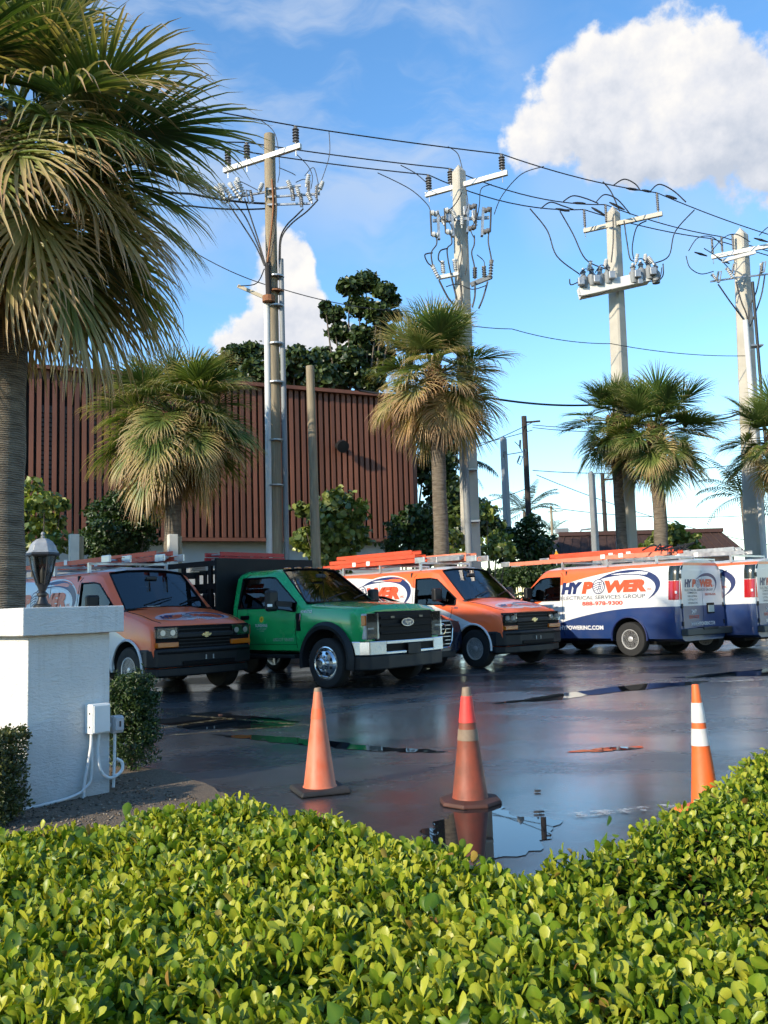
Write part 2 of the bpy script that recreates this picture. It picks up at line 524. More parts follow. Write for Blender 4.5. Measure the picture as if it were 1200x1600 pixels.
def puddle(outline, z=0.004, seed=0, rag=0.02):
    """outline in photo pixels along the wet edge; made ragged in metres"""
    pts = gpx(outline); rng = random.Random(seed); out = []
    for i, p in enumerate(pts):
        q = pts[(i + 1) % len(pts)]; d = math.hypot(q[0] - p[0], q[1] - p[1])
        k_ = max(2, int(d / .05)); k_ = min(k_, 40)
        ph = rng.uniform(0, 6)
        for k in range(k_):
            t = k / k_; s = math.sin(math.pi * t)
            w = rag * s * (math.sin(t * 9 + ph) + .6 * math.sin(t * 23 + ph * 2) + rng.uniform(-.12, .12))
            nx, ny = -(q[1] - p[1]) / (d + 1e-6), (q[0] - p[0]) / (d + 1e-6)
            out.append((p[0] + (q[0] - p[0]) * t + nx * w, p[1] + (q[1] - p[1]) * t + ny * w))
    sheet('puddle', out, z, M_WATER)


puddle([(655, 1300), (690, 1282), (735, 1262), (770, 1246), (790, 1262), (800, 1275), (880, 1282), (860, 1300), (845, 1330), (760, 1345), (690, 1330)], seed=1, rag=.035)
puddle([(330, 1148), (420, 1150), (500, 1157), (600, 1168), (716, 1175), (640, 1176), (560, 1172), (470, 1164), (400, 1157)], seed=3, rag=.03)
puddle([(765, 1100), (900, 1081), (1000, 1069), (1110, 1064), (1080, 1070), (960, 1082), (860, 1095)], seed=4, rag=.04)
puddle([(880, 1176), (940, 1169), (1000, 1166), (1005, 1169), (940, 1175)], seed=6, rag=.02)
puddle([(230, 1128), (330, 1112), (470, 1128), (440, 1137), (300, 1140)], seed=8, rag=.05)
puddle([(1040, 1060), (1200, 1045), (1330, 1042), (1200, 1056)], seed=11, rag=.05)

# worn paint lines


def worn_paint(name, color, lo=.42, hi=.6):
    m = bpy.data.materials.new(name); m.use_nodes = True
    nt = m.node_tree; N, L = nt.nodes.new, nt.links.new
    b = nt.nodes['Principled BSDF']; out = nt.nodes['Material Output']
    tc = N('ShaderNodeTexCoord'); n = N('ShaderNodeTexNoise'); L(tc.outputs['Object'], n.inputs[0]); n.inputs['Scale'].default_value = 9
    n.inputs['Detail'].default_value = 8; n.inputs['Roughness'].default_value = .7
    mr = N('ShaderNodeMapRange'); L(n.outputs[0], mr.inputs[0]); mr.inputs[1].default_value = lo; mr.inputs[2].default_value = hi
    b.inputs['Base Color'].default_value = (*color, 1); b.inputs['Roughness'].default_value = .35
    t = N('ShaderNodeBsdfTransparent'); mx = N('ShaderNodeMixShader'); L(mr.outputs[0], mx.inputs[0]); L(t.outputs[0], mx.inputs[1]); L(b.outputs[0], mx.inputs[2])
    L(mx.outputs[0], out.inputs[0])
    return m


M_YEL = worn_paint('worn_yellow_paint', (0.34, 0.28, 0.14), .44, .74)
M_WHT = worn_paint('worn_white_paint', (0.50, 0.50, 0.47), .45, .62)


def stripe(p, q, w, m, z=0.0075):
    a, b = ground(*p), ground(*q); d = (b - a).normalized(); n = Vector((-d.y, d.x, 0)) * w / 2
    mb = MB(); mb.add([(*(a + n)[:2], z), (*(b + n)[:2], z), (*(b - n)[:2], z), (*(a - n)[:2], z)], [(3, 2, 1, 0)])
    struct(mb.build('painted_line', m))


stripe((232, 1114), (486, 1134), .09, M_YEL)
stripe((232, 1141), (358, 1123), .09, M_YEL)
stripe((232, 1152), (482, 1133), .09, M_YEL)
stripe((890, 1276), (1060, 1260), .12, M_WHT)
stripe((1120, 1066), (1240, 1060), .12, M_WHT)
stripe((700, 1045), (770, 1036), .10, M_WHT)

# ---------------------------------------------------------------- slatted building
M_SLAT = mat('terracotta_slat', (0.160, 0.058, 0.032), .62, var=.22, vscale=1.3, stretch=(1, 1, .25), bump=.1)
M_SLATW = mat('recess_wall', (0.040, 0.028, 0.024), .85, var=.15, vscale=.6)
M_SLATG = mat('recess_grey', (0.15, 0.14, 0.135), .85, var=.12, vscale=.8)
M_BASE = mat('base_stucco', (0.46, 0.47, 0.47), .9, var=.08, vscale=.7, bump=.2)
_nt = M_SLAT.node_tree; _b = _nt.nodes['Principled BSDF']; _oi = _nt.nodes.new('ShaderNodeObjectInfo')
_hs = _nt.nodes.new('ShaderNodeHueSaturation'); _mr = _nt.nodes.new('ShaderNodeMapRange'); _mr.inputs[3].default_value = .78; _mr.inputs[4].default_value = 1.22
_nt.links.new(_oi.outputs['Random'], _mr.inputs[0]); _nt.links.new(_mr.outputs[0], _hs.inputs['Value'])
_nt.links.new(_b.inputs['Base Color'].links[0].from_socket, _hs.inputs['Color']); _nt.links.new(_hs.outputs[0], _b.inputs['Base Color'])
BL = at(-60, 945, 29.2); BL.z = 0; BR = at(659, 943, 36.6); BR.z = 0
bd = (BR - BL); blen = bd.length; ba = math.atan2(bd.y, bd.x)
Z0, Z1 = 4.0, 9.95
bld = thing('slatted_building', 'terracotta slatted building on a grey stucco base behind the palms', 'building', BL, ba)
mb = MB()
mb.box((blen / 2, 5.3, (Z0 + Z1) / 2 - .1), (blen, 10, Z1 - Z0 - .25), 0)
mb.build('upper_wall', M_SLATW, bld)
mb = MB(); mb.box((blen / 2 - .3, 5.6, Z0 / 2 - .03), (blen - .6, 9.9, Z0 - .05)); mb.build('base_wall', M_BASE, bld)
mb = MB(); mb.box((blen / 2, .28, Z0 - .06), (blen, .5, .12)); mb.build('soffit', M_SLAT, bld)
mb = MB(); mb.box((blen / 2, 5.0, Z1 - .08), (blen + .1, 10.3, .14)); mb.build('parapet_cap', M_SLAT, bld)
slat_me = MB().box((0, 0, 0), (.150, .20, Z1 - Z0 - .02)).mesh('slat', M_SLAT)
rngb = random.Random(2)
x = .08; k = 0
while x < blen:
    o = bpy.data.objects.new('slat', slat_me); link(o, bld)
    o.location = (x + rngb.uniform(-.006, .006), .16 + rngb.uniform(-.012, .012), (Z0 + Z1) / 2)
    o.rotation_euler.z = rngb.uniform(-.05, .05)
    x += .248; k += 1
# slats of the end wall
for j in range(1, 14):
    o = bpy.data.objects.new('slat', slat_me); link(o, bld)
    o.location = (blen + .10, .2 + j * .262, (Z0 + Z1) / 2); o.rotation_euler.z = R(90)
# grey louvred bays behind the slats on the left, vents in the base
for x0, w in ((2.55, .62), (4.2, .5), (3.3, .3)):
    mb = MB(); mb.box((x0, .28, 6.3), (w, .1, 4.6)); p = mb.build('louvre_bay', M_SLATG, bld)
    lm = MB()
    for q in range(26):
        lm.box((x0, .225, 4.2 + q * .165), (w - .06, .02, .05))
    lm.build('louvre_blades', M_SLATW, p)['kind'] = 'stuff'
for x0 in (7.9, 11.6):
    mb = MB(); mb.box((x0, .62, 2.95), (.62, .06, .34)); p = mb.build('vent', mat('vent_grey', (.30, .31, .31), .6), bld)
    for q in range(5):
        MB().box((x0, .58, 2.84 + q * .055), (.52, .03, .02)).build('vent_blade', mat('vent_dark', (.08, .08, .08), .6), p)
bl_ = bld.matrix_basis.inverted() @ at(541, 691, 34.3)
mb = MB(); mb.box((bl_.x, -.02, bl_.z), (.22, .20, .16)); lp = mb.build('wall_floodlight', mat('black_metal', (.012, .012, .013), .45), bld, bevel=.02)
mb = MB(); mb.lathe([(.06, 0), (.24, .10), (.25, .30), (0.0, .31)], 14, (bl_.x + .05, -.16, bl_.z + .02), M=Matrix.Rotation(R(115), 4, 'X'))
mb.build('lamp_head', mat('black_metal', (0, 0, 0)), bld, smooth=30)

# unseen block added left of the frame to keep the sun off the bays
HB = thing('added_shade_building', 'tall cream building added out of view on the left to shade the bays', 'building', (-14.24, .85, 0), math.atan2(.74, -.67))
M_CREAM = mat('cream_stucco', (.55, .50, .42), .9, var=.06, vscale=.6, bump=.2)
NBH, NBL = 11.3, 10.0
mb = MB(); mb.box((NBL / 2, 4.0, NBH / 2), (NBL, 8, NBH)); mb.build('wall', M_CREAM, HB)
mb = MB(); mb.box((NBL / 2, 4.0, NBH + .12), (NBL + .5, 8.5, .24)); mb.build('roof', mat('roof_grey', (.25, .24, .23), .8), HB)
for fl in range(3):
    for c in range(3):
        mb = MB(); mb.box((1.8 + c * 3.3, -.02, 1.9 + fl * 3.4), (1.5, .08, 1.5)); w_ = mb.build('window', mat('white_trim', (.75, .75, .72), .5), HB)
        mb = MB(); mb.box((1.8 + c * 3.3, -.065, 1.9 + fl * 3.4), (1.34, .02, 1.34)); mb.build('pane', mat('dark_pane', (.02, .025, .03), .05), w_)

# ---------------------------------------------------------------- low building far right
M_BROWN = mat('brown_roof', (0.050, 0.026, 0.020), .75, var=.3, vscale=2.5, stretch=(4, 4, 1))
FB = thing('roadside_building', 'low pink building with a dark brown mansard roof beyond the right-hand vans', 'building', at(1015, 938, 48) * 1, R(4))
FB.location.z = 0
mb = MB(); mb.box((0, 4, 1.75), (9.6, 8, 3.5)); mb.build('wall', mat('pink_wall', (.42, .30, .29), .9, var=.1, vscale=.5), FB)
mb = MB()
mb.add([(-5.3, -.6, 3.5), (5.3, -.6, 3.5), (5.3, 8.6, 3.5), (-5.3, 8.6, 3.5), (-4.5, .6, 4.75), (4.5, .6, 4.75), (4.5, 7.4, 4.75), (-4.5, 7.4, 4.75)],
       [(0, 3, 2, 1), (4, 5, 6, 7), (0, 1, 5, 4), (1, 2, 6, 5), (2, 3, 7, 6), (3, 0, 4, 7)])
rf = mb.build('roof', M_BROWN, FB)
mb = MB(); mb.box((0, .62, 4.86), (9.1, .25, .22)); mb.box((0, -.6, 3.5), (10.7, .12, .16)); mb.build('roof_trim', mat('roof_trim', (.075, .035, .028), .7), rf)
for i in range(20):
    mb = MB(); xx = -4.9 + i * .515
    mb.beam((xx, -.56, 3.58), (xx * .87, .58, 4.74), .05, .05); mb.build('roof_rib', M_BROWN, rf)
for xx in (-3.2, -1.2, .9, 3.0):
    mb = MB(); mb.box((xx, -.02, 1.7), (1.2, .06, 1.4)); mb.build('window', mat('dark_pane', (.02, .025, .03), .05), FB)
mb = MB(); mb.box((4.55, -.35, 2.6), (.9, .5, 1.1)); mb.build('white_cabinet', mat('white_trim', (.7, .7, .7), .5), FB)

# ================================================================== plants
def rot_frames(d, up=None, rng=None):
    return d


M_FROND = leaf_mat('fan_frond', [(0.0, (.028, .056, .015)), (.32, (.080, .135, .030)), (.52, (.20, .24, .065)), (.70, (.46, .37, .17)), (1.0, (.46, .29, .15))],
                   .42, .28, 'tone', (1.3, 1.35, .6), .5, .34)
M_FROND_DRY = leaf_mat('dry_frond', [(0.0, (.16, .13, .05)), (.4, (.34, .24, .11)), (.75, (.38, .24, .12)), (1.0, (.22, .11, .06))],
                       .6, .25, 'tone', (1.3, 1.1, .7), .3, .3)


def fan_frond(seed, elev, droop, length=1.0, segs=58, tan=0.0, petiole=0.78, m=None):
    """costapalmate leaf: stalk plus a fan of folded, drooping segments; stalk starts at origin and leans toward +x"""
    rng = random.Random(seed)
    V, F, T = [], [], []
    # stalk
    pts = []; a = elev; p = Vector((0, 0, 0)); n = 6
    for i in range(n + 1):
        pts.append(p.copy()); p = p + Vector((math.cos(a), 0, math.sin(a))) * (petiole / n); a -= droop * .16 / n * 3
    for i in range(n):
        w0, w1 = .022, .018
        q, r_ = pts[i], pts[i + 1]; o = len(V)
        for c, w in ((q, w0), (r_, w1)):
            V += [(c.x, -w, c.z), (c.x, 0, c.z - w), (c.x, w, c.z), (c.x, 0, c.z + w * .6)]
        for k in range(4):
            F.append((o + k, o + (k + 1) % 4, o + 4 + (k + 1) % 4, o + 4 + k))
        T += [.42 + tan * .2] * 8
    base = pts[-1]
    axis = Vector((math.cos(a), 0, math.sin(a))); side = Vector((0, 1, 0)); nrm = axis.cross(side) * -1
    nrm = Vector((-math.sin(a), 0, math.cos(a)))
    # costa bends down through the blade
    for s in range(segs):
        u = (s + .5) / segs * 2 - 1
        ang = u * R(122) + rng.uniform(-.03, .03)
        L = length * (1.0 - .28 * abs(u) ** 1.6) * rng.uniform(.92, 1.05)
        start = base + axis * (.30 * length * max(0, math.cos(ang)) ** 1.2) - Vector((0, 0, 1)) * (.05 * droop * max(0, math.cos(ang)))
        d = axis * math.cos(ang) + side * math.sin(ang)
        d = (d + nrm * (.30 * abs(u) + rng.uniform(-.04, .10))).normalized()
        steps = 6; w_max = .0165 * length * rng.uniform(.85, 1.15)
        dr = droop * rng.uniform(.7, 1.3)
        pos = start.copy(); dd = d.copy(); o = len(V)
        tw = rng.uniform(-.4, .4); brk = rng.uniform(.42, .72) if rng.random() < .6 else 2.0; bk = rng.uniform(.25, .6)
        dry = tan + rng.uniform(-.08, .12)
        for k in range(steps + 1):
            t = k / steps
            w = w_max * (0.35 + 2.2 * t if t < .3 else 1.02 * (1 - ((t - .3) / .7) ** 1.5)) + .0008
            sd = dd.cross(nrm)
            if sd.length < 1e-3: sd = side.copy()
            sd.normalize(); up = sd.cross(dd).normalized()
            sd = (sd * math.cos(tw * t) + up * math.sin(tw * t))
            fold = up * (w * .55)
            V += [tuple(pos - sd * w + fold), tuple(pos), tuple(pos + sd * w + fold)]
            tt = .25 + dry * .5 + max(0, t - .32) ** 1.1 * (.70 + dry * .4)
            T += [tt, tt - .08, tt]
            pos = pos + dd * (L / steps)
            dd = (dd + Vector((rng.uniform(-.05, .05), rng.uniform(-.05, .05), -1)) * (dr * (.03 + .50 * t * t * t + .16 * t) + (bk if t > brk else 0))).normalized()
        for k in range(steps):
            for c in (0, 1):
                q = o + k * 3 + c
                F.append((q, q + 3, q + 4, q + 1))
    return np_mesh('frond', np.array(V), np.array(F), m or M_FROND, np.clip(T, 0, 1))


FANS = {}


def fan_variants(key, **kw):
    if key not in FANS:
        FANS[key] = [fan_frond(hash_(key) + i * 7, **kw) for i in range(3)]
    return FANS[key]


def hash_(s):
    return sum(ord(c) * (i + 1) for i, c in enumerate(str(s))) % 9973


def trunk_mat(name, c1, c2, ring=14.0):
    if name in MATS: return MATS[name]
    m = bpy.data.materials.new(name); m.use_nodes = True
    nt = m.node_tree; N, L = nt.nodes.new, nt.links.new; b = nt.nodes['Principled BSDF']
    tc = N('ShaderNodeTexCoord'); mp = N('ShaderNodeMapping'); L(tc.outputs['Object'], mp.inputs[0]); mp.inputs['Scale'].default_value = (1, 1, 5)
    n = N('ShaderNodeTexNoise'); L(mp.outputs[0], n.inputs[0]); n.inputs['Scale'].default_value = 5; n.inputs['Detail'].default_value = 8
    w = N('ShaderNodeTexWave'); w.bands_direction = 'Z'; L(tc.outputs['Object'], w.inputs[0]); w.inputs['Scale'].default_value = ring; w.inputs['Distortion'].default_value = 3.5
    w.inputs['Detail'].default_value = 3
    mx = N('ShaderNodeMath'); mx.operation = 'MULTIPLY_ADD'; L(w.outputs['Fac'], mx.inputs[0]); mx.inputs[1].default_value = .3; L(n.outputs[0], mx.inputs[2])
    r = N('ShaderNodeValToRGB'); L(mx.outputs[0], r.inputs[0]); r.color_ramp.elements[0].position = .4; r.color_ramp.elements[1].position = .95
    r.color_ramp.elements[0].color = (*c1, 1); r.color_ramp.elements[1].color = (*c2, 1)
    L(r.outputs[0], b.inputs['Base Color']); b.inputs['Roughness'].default_value = .9
    bp = N('ShaderNodeBump'); L(mx.outputs[0], bp.inputs['Height']); bp.inputs['Strength'].default_value = .8; bp.inputs['Distance'].default_value = .03
    L(bp.outputs[0], b.inputs['Normal'])
    MATS[name] = m
    return m


M_PTRUNK = trunk_mat('palm_trunk', (.075, .058, .042), (.26, .215, .16))
M_BOOT = mat('palm_boot', (.10, .045, .025), .9, color2=(.22, .12, .06), vscale=14, bump=.9, bscale=50)
CROSS = [0]


def fan_palm(label, base, h, trunk_r, n_fr, scale, seed, lean=(0, 0), group='fan palms', lopsided=None, tiers=None, spread=1.0, dry=0.0):
    rng = random.Random(seed)
    root = thing('fan_palm', label, 'palm tree', base, 0, group)
    top = Vector((lean[0], lean[1], h))
    mb = MB(); pts, rs = [], []
    n = 18
    for i in range(n + 1):
        t = i / n
        pts.append(Vector((lean[0] * t ** 1.3, lean[1] * t ** 1.3, h * t)) + Vector((rng.uniform(-.012, .012), rng.uniform(-.012, .012), 0)))
        rs.append(trunk_r * (1.18 - .25 * t + (.12 if t > .93 else 0)) * (1 + rng.uniform(-.03, .03)) * (1.25 if i == 0 else 1))
    mb.tube(pts, rs, 16); mb.build('trunk', M_PTRUNK, root, smooth=60)
    # old leaf bases around the top of the trunk
    mb = MB()
    for i in range(70):
        a = i * 2.4; z = h - .75 * scale + (i / 70) * .95 * scale
        d = Vector((math.cos(a), math.sin(a), 0)); c = Vector((lean[0], lean[1], 0)) * (z / h) ** 1.3 + Vector((0, 0, z)) + d * trunk_r * .95
        e = c + d * .10 * scale + Vector((0, 0, .22 * scale))
        mb.beam(c, e, .075 * scale, .03, up=d)
    mb.tube([top - Vector((0, 0, .1)), top + Vector((0, 0, .45 * scale))], [trunk_r * 1.1, trunk_r * .45], 10)
    o = mb.build('leaf_bases', M_BOOT, root); o['kind'] = 'stuff'
    T = tiers or [(80, .35, .0), (62, .45, .02), (44, .6, .06), (26, .75, .12), (8, .85, .20), (-12, .95, .36), (-34, 1.0, .55)]
    for i in range(n_fr):
        f = (i + .5) / n_fr
        k = min(len(T) - 1, int(f * len(T)))
        el, dr, tan = T[k]
        me = rng.choice(fan_variants('e%dd%dr%d' % (el, dry * 100, dr * 100), elev=R(el), droop=dr * (1 + dry), tan=tan + dry * (.35 + .65 * f), m=M_FROND))
        az = i * 2.39996 + rng.uniform(-.25, .25)
        o = bpy.data.objects.new('frond', me); link(o, root)
        zz = (.30 - .55 * f) * scale
        o.location = top + Vector((math.cos(az) * trunk_r * .5, math.sin(az) * trunk_r * .5, zz + .1 * scale))
        s = scale * rng.uniform(.85, 1.12) * (1.0 if f > .15 else .85)
        if lopsided: s *= 1 + lopsided[1] * math.cos(az - lopsided[0])
        o.scale = (s * spread, s * spread, s)
        o.rotation_euler = (rng.uniform(-.3, .3), rng.uniform(-.34, .34), az)
    # dead skirt
    for i in range(max(4, n_fr // 7)):
        me = rng.choice(fan_variants('dead', elev=R(-58), droop=1.1, tan=.2, segs=34, m=M_FROND_DRY))
        az = rng.uniform(0, 6.28); o = bpy.data.objects.new('dead_frond', me); link(o, root)
        o.location = top + Vector((math.cos(az) * trunk_r * .7, math.sin(az) * trunk_r * .7, -.25 * scale)); s = scale * rng.uniform(.6, .8)
        o.scale = (s, s, s); o.rotation_euler = (0, rng.uniform(0, .3), az)
    return root


def g0(px, Y):
    p = at(px, 938, Y); return (p.x, p.y, 0)


def zat(py, Y, px=600):
    return at(px, py, Y).z


fan_palm('large fan palm at the left edge with fronds hanging over the column', g0(0, 8.8), zat(272, 8.8, 0), .21, 82, 1.20, 11, lean=(0.0, 0.0), group='fan palms', dry=.40,
         tiers=[(78, .4, .0), (58, .5, .0), (40, .65, .04), (24, .8, .10), (10, .95, .20), (-2, 1.0, .30), (-14, 1.0, .42), (-24, 1.05, .5)])
fan_palm('brown-fringed fan palm in front of the slatted wall behind the left van', g0(268, 21.0), zat(668, 21, 268), .19, 78, 1.10, 12, lean=(.1, 0), dry=.14,
         tiers=[(66, .6, .0), (48, .8, .02), (32, 1.0, .06), (18, 1.15, .12), (4, 1.25, .2), (-12, 1.3, .32), (-32, 1.3, .5)])
fan_palm('tall fan palm with tan drooping tips in front of the second pole', g0(692, 23.0), zat(595, 23, 692), .18, 66, 1.04, 13, lean=(.03, 0), dry=.34)
fan_palm('dark green fan palm with leaning brown skirt beside the third pole', g0(1038, 26.0), zat(682, 26, 1038), .19, 58, .98, 14, lean=(.05, .0), dry=-.08)
fan_palm('slender fan palm crowding the left side of the third pole', g0(978, 27.0), zat(664, 27, 978), .15, 34, .84, 15, lean=(-.05, 0), dry=-.08)
fan_palm('fan palm cut off by the right edge of the photo', g0(1232, 27.0), zat(690, 27, 1232), .19, 46, .90, 16, dry=-.08)

# ---------------------------------------------------------------- feather palms far behind
M_PINN = leaf_mat('feather_frond', [(0, (.016, .032, .012)), (.5, (.040, .070, .022)), (1, (.085, .10, .035))], .45, .25, 'tone', (1.2, 1.3, .6), .5, .3)


def pinnate(seed, elev, droop, L=2.6, n=34):
    rng = random.Random(seed); V, F, T = [], [], []
    a = elev; p = Vector((0, 0, 0)); st = 20; pts = []; dirs = []
    for i in range(st + 1):
        pts.append(p.copy()); d = Vector((math.cos(a), 0, math.sin(a))); dirs.append(d); p = p + d * (L / st); a -= droop / st * (0.5 + i / st)
    for i in range(st):
        o = len(V); w = .03 * (1 - i / st) + .006
        for c in (pts[i], pts[i + 1]):
            V += [(c.x, -w, c.z), (c.x, w, c.z)]
        F.append((o, o + 1, o + 3, o + 2)); T += [.7] * 4
    for s in (-1, 1):
        for i in range(n):
            t = .12 + .88 * (i + rng.random() * .5) / n; k = min(st, int(t * st)); c = pts[k]; d = dirs[k]
            l = .62 * math.sin(math.pi * min(1, t * .8 + .18)) ** .6 * rng.uniform(.85, 1.1) * L / 2.6
            dv = (d * .65 + Vector((0, s, 0)) * .75 + Vector((0, 0, -.05))).normalized(); o = len(V); q = c.copy(); tn = rng.uniform(0, 1)
            for m_ in range(4):
                w = (.022, .03, .022, .001)[m_]
                V += [tuple(q - d * w), tuple(q + d * w)]; T += [tn, tn]
                q = q + dv * (l / 3); dv = (dv + Vector((0, 0, -.42))).normalized()
            for m_ in range(3):
                F.append((o + m_ * 2, o + m_ * 2 + 1, o + m_ * 2 + 3, o + m_ * 2 + 2))
    return np_mesh('feather_frond', np.array(V), np.array(F), M_PINN, T)


PINN = [(pinnate(60 + i, R(e), d), e) for i, (e, d) in enumerate(((75, .9), (55, 1.2), (35, 1.35), (15, 1.4), (-10, 1.2), (60, 1.0), (25, 1.5)))]


def feather_palm(label, px, py, Y, scale, seed, n=16, hidden=False):
    rng = random.Random(seed); b = g0(px, Y); h = zat(py, Y, px)
    root = thing('feather_palm', label, 'palm tree', b, 0, 'feather palms in the distance')
    mb = MB(); mb.tube([(0, 0, 0), (.05, 0, h * .5), (0, 0, h)], [.17, .13, .12], 10); mb.build('trunk', M_PTRUNK, root, smooth=60)
    for i in range(n):
        me = PINN[(i * 3 + seed) % len(PINN)][0]; o = bpy.data.objects.new('frond', me); link(o, root)
        az = i * 2.4 + rng.uniform(-.3, .3); o.location = (0, 0, h); s = scale * rng.uniform(.85, 1.15); o.scale = (s, s, s)
        o.rotation_euler = (rng.uniform(-.15, .15), rng.uniform(-.1, .1), az)
    return root


feather_palm('feather palm with ragged fronds behind the second pole', 705, 725, 40, 1.0, 3, 18)
feather_palm('small feather palm among bushes near the distant dark pole', 826, 800, 58, 1.0, 5, 15)
feather_palm('feather palm arching beside the fourth pole at the right', 1172, 775, 44, 1.05, 8, 16)
feather_palm('tiny far-off feather palm peeping over the brown roof', 868, 832, 95, .9, 9, 12)

# ---------------------------------------------------------------- broad-leaved trees and bushes


def leaf_cloud(name, blobs, size, m, seed, parent=None, aspect=.8, shell=.55, tone_hi=1.0, up=.3):
    """many small folded leaves through the volume of uneven clumps; blobs: (centre, (rx,ry,rz), count)"""
    rng = np.random.default_rng(seed)
    C = []; Nn = []
    for c, r, n in blobs:
        d = rng.normal(size=(n, 3)); d /= np.linalg.norm(d, axis=1)[:, None]
        rad = shell + (1 - shell) * rng.random(n) ** .7
        k = 1 + .22 * np.sin(d[:, 0:1] * 5 + c[0]) * np.cos(d[:, 2:3] * 6 + c[1]) + .12 * np.sin(d[:, 1:2] * 11 + c[2] * 3)
        C.append(np.array(c)[None] + d * np.array(r)[None] * rad[:, None] * k); Nn.append(d)
    C = np.concatenate(C); Nn = np.concatenate(Nn); n = len(C)
    keep = C[:, 2] > .02; C = C[keep]; Nn = Nn[keep]; n = len(C)
    nrm = Nn * .7 + rng.normal(size=(n, 3)) * .75 + np.array([0, 0, up]); nrm /= np.linalg.norm(nrm, axis=1)[:, None]
    t = rng.normal(size=(n, 3)); t -= nrm * (t * nrm).sum(1)[:, None]; t /= np.linalg.norm(t, axis=1)[:, None]
    b = np.cross(nrm, t)
    s = size * rng.uniform(.65, 1.25, n)[:, None]
    fold = rng.uniform(.08, .3, n)[:, None]
    def P(u, v, w): return C + t * (u * s) + b * (v * s * aspect) + nrm * (w * s * fold)
    V = np.stack([P(-.5, 0, 0), P(-.15, .42, .6), P(.3, .40, .6), P(.5, 0, -.2), P(.3, -.40, .6), P(-.15, -.42, .6)], 1).reshape(-1, 3)
    F = (np.array([(0, 3, 2, 1), (0, 5, 4, 3)])[None] + (np.arange(n) * 6)[:, None, None]).reshape(-1, 4)
    tone = np.repeat(np.clip(rng.beta(2, 2.4, n) * tone_hi, 0, 1), 6)
    o = bpy.data.objects.new(name, np_mesh(name, V, F, m, tone, smooth=False)); link(o, parent); o['kind'] = 'stuff'
    return o


M_TREE = leaf_mat('dark_tree_leaf', [(0, (.018, .034, .012)), (.5, (.045, .075, .020)), (1, (.12, .15, .04))], .40, .20, 'tone', (1.3, 1.4, .5))
M_GRAPE = leaf_mat('sea_grape_leaf', [(0, (.035, .062, .017)), (.40, (.12, .17, .04)), (.7, (.30, .34, .09)), (1, (.50, .50, .20))], .36, .30, 'tone', (1.3, 1.3, .45))
M_BUSH = leaf_mat('bush_leaf', [(0, (.015, .032, .010)), (.5, (.034, .070, .016)), (1, (.080, .125, .03))], .42, .22, 'tone', (1.3, 1.4, .5))
M_BARK = mat('bark', (.07, .055, .04), .95, color2=(.16, .13, .10), vscale=9, bump=.7, bscale=30)


def broad_tree(name, label, base, trunk, blobs, size, m, seed, cat='tree', group=None, aspect=.8, shell=.5, limbs=True):
    root = thing(name, label, cat, base, 0, group)
    rng = random.Random(seed)
    mb = MB()
    if trunk:
        h, r = trunk
        pts = [Vector((rng.uniform(-.1, .1) * t * 2, rng.uniform(-.1, .1) * t * 2, h * t)) for t in (0, .3, .6, 1)]
        mb.tube(pts, [r * 1.3, r, r * .85, r * .6], 10)
        if limbs:
            for c, rr, n in blobs:
                c = Vector(c); s = pts[1 + rng.randrange(2)] if c.z > h * .5 else pts[1]
                mid = s.lerp(c, .55) + Vector((rng.uniform(-.2, .2), rng.uniform(-.2, .2), .15))
                mb.tube([s, mid, c], [r * .45, r * .28, r * .1], 6)
    else:
        for c, rr, n in blobs:
            c = Vector(c); mb.tube([(c.x * .15, c.y * .15, 0), (c.x * .6, c.y * .6, c.z * .6), c], [.04, .03, .01], 5)
    mb.build('trunk' if trunk else 'stems', M_BARK, root, smooth=50)
    leaf_cloud('crown', blobs, size, m, seed, root, aspect, shell)
    return root


def rel(px, py, Y, base):
    p = at(px, py, Y); return (p.x - base[0], p.y - base[1], p.z)


def px_blobs(base, Y, lst, dens):
    """lst: (px, py, radius in photo pixels) -> clumps around that distance"""
    rng = random.Random(int(base[0] * 100)); out = []
    for (x, y, r) in lst:
        rr = r * Y / FPX
        c = rel(x, y, Y + rng.uniform(-.6, .6), base)
        out.append((c, (rr * 1.1, rr * 1.1, rr * .8), int(dens * rr * rr)))
    return out


b0 = g0(565, 42)
broad_tree('sea_grape_tree', 'tall dark broadleaf tree rising above the slatted building roof', b0, (11.5, .22),
           px_blobs(b0, 42, [(520, 490, 17), (545, 448, 18), (572, 440, 19), (600, 455, 17), (562, 480, 20), (590, 490, 19), (612, 470, 13), (530, 520, 18), (565, 525, 20), (600, 520, 16), (545, 560, 24), (590, 560, 26), (505, 560, 20), (530, 590, 24), (575, 595, 26), (617, 493, 10), (508, 478, 9)], 1150), .29, M_TREE, 21, group='trees behind the slatted building')
b0 = g0(455, 40)
broad_tree('sea_grape_tree', 'dark bushy tree crown seen behind the wooden pole above the wall', b0, (9.5, .2),
           px_blobs(b0, 40, [(370, 555, 22), (395, 550, 20), (345, 572, 20), (460, 560, 20), (485, 565, 22), (500, 590, 26), (440, 580, 26), (400, 585, 30), (350, 600, 30), (465, 548, 11), (480, 600, 20)], 1300), .26, M_TREE, 22, group='trees behind the slatted building')
b0 = g0(640, 38.5)
broad_tree('broadleaf_tree', 'dark green shrub mass at the right end of the slatted wall', b0, (2.5, .15),
           px_blobs(b0, 38.5, [(690, 690, 30), (680, 730, 34), (700, 770, 34), (672, 660, 22), (740, 800, 30), (760, 820, 25), (700, 830, 40), (720, 800, 30)], 1100), .25, M_TREE, 23)
# bushes along the strip behind the vans
def bush(label, px, Y, lst, size, m, seed, dens=900, name='sea_grape_bush', aspect=.95):
    b = g0(px, Y); return broad_tree(name, label, b, None, px_blobs(b, Y, lst, dens), size, m, seed, 'bush', 'bushes behind the parked row', aspect, .45)


